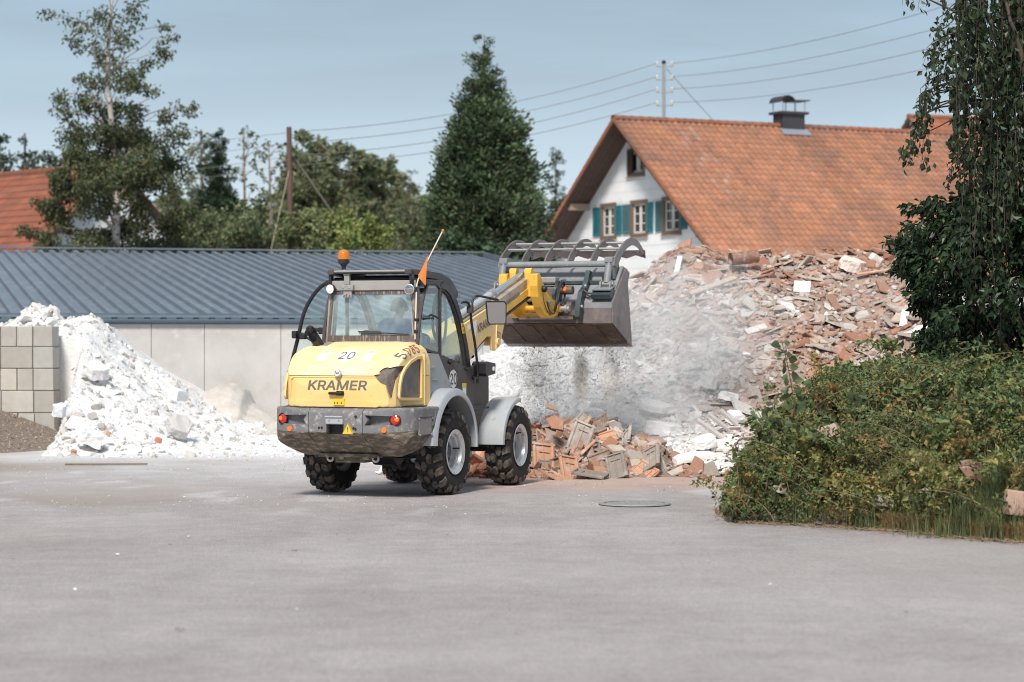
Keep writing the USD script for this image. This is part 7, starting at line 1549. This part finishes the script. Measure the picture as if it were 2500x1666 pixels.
# head with face, looking forward
hc = np.array([.325, .0, 2.155])
S = lambda o, r, sc=(1, 1, 1): m3.Manifold.sphere(1, 24).scale([r * q for q in sc]).translate(list(hc + np.array(o)))
head = m3.Manifold.batch_hull([S((-.02, 0, .03), .088, (1.08, .9, 1.0)), S((.055, 0, -.06), .04, (1, .9, 1)), S((.045, 0, .02), .062)])
head = head + S((.102, 0, -.01), .016, (1, .8, 1.6)) + S((-.005, .078, -.005), .022, (1, .4, 1.5)) + S((-.005, -.078, -.005), .022, (1, .4, 1.5)) + S((.088, 0, -.052), .018, (.8, 1.5, .5))
head = head - S((.106, .032, .012), .013) - S((.106, -.032, .012), .013)
ht = tm(head.refine_to_length(.01)); ht.merge_vertices(); trimesh.smoothing.filter_taubin(ht, .5, .53, iterations=6)
hands = []
for s in (1, -1):
    w = np.array(J['wrL' if s > 0 else 'wrR'][0]); palm = w + np.array([.055, -.012 * s, .0])
    m = m3.Manifold.batch_hull([m3.Manifold.sphere(.024, 12).translate(list(w)), m3.Manifold.sphere(.020, 12).translate(list(palm + [.02, .03 * s, .01])), m3.Manifold.sphere(.020, 12).translate(list(palm + [.02, -.025 * s, .01]))])
    for k, (dy, ln) in enumerate(((.034, .030), (.014, .036), (-.006, .034), (-.026, .027))):
        k0 = palm + np.array([.025, dy * s, .012]); k1 = k0 + np.array([ln, 0, -.004]); k2 = k1 + np.array([.006, 0, -ln * .9]); k3 = k2 + np.array([-ln * .6, 0, -.006])
        for a, b in ((k0, k1), (k1, k2), (k2, k3)): m = m + m3.Manifold.batch_hull([m3.Manifold.sphere(.0088, 10).translate(list(a)), m3.Manifold.sphere(.0082, 10).translate(list(b))])
    t0 = palm + np.array([-.01, -.034 * s, .005]); t1 = t0 + np.array([.03, -.016 * s, .0]); t2 = t1 + np.array([.024, .004 * s, -.014])
    for a, b in ((palm, t0), (t0, t1), (t1, t2)): m = m + m3.Manifold.batch_hull([m3.Manifold.sphere(.0105, 10).translate(list(a)), m3.Manifold.sphere(.0095, 10).translate(list(b))])
    hands.append(tm(m))
bp = obj('body', cat(tm(man(body) + man(ht)), *hands), 'skin', per, smooth=60)
bman = man(body)
top = body.copy()
n_ = top.vertex_normals; top.vertices = top.vertices + n_ * .007
tmn = man(top)
shirt = tmn.trim_by_plane([0, 0, 1], 1.60).trim_by_plane([0, 0, -1], -2.035)
legs_ = shirt ^ m3.Manifold.cube([.5, .7, .12]).translate([.44, -.35, 1.55])
obj('shirt', shirt - m3.Manifold.cube([.7, .7, .17]).translate([.42, -.35, 1.52]), 'shirt_blue', bp, smooth=60)
obj('trousers', tmn.trim_by_plane([0, 0, -1], -1.70) - m3.Manifold.cube([.4, .8, .5]).translate([.55, -.4, 1.705]), 'trousers', bp, smooth=60)
hr = ht.copy(); hr.vertices = hr.vertices + hr.vertex_normals * .008
hm = man(hr).trim_by_plane([-1, 0, .55], -hc[0] - .02 + .55 * (hc[2] - .05))
obj('hair', hm, 'hair_dark', bp, smooth=60)
for s in (-1, 1):
    obj('eye', mv(trimesh.creation.icosphere(2, .011), hc + np.array([.094, .032 * s, .012])), 'sticker_white', bp)
    obj('headset_cup', toaxis(rev([(0, .03), (.03, .028), (.038, .012), (.038, 0), (0, 0)], 20), hc + np.array([-.005, .080 * s, 0]), (0, s, 0)), 'seat_cloth', bp)
obj('headset_band', tube([hc + np.array([-.01, .10 * math.cos(a), .0 + .125 * math.sin(a)]) for a in np.linspace(0, PI, 16)], .010, 8), 'seat_cloth', bp)
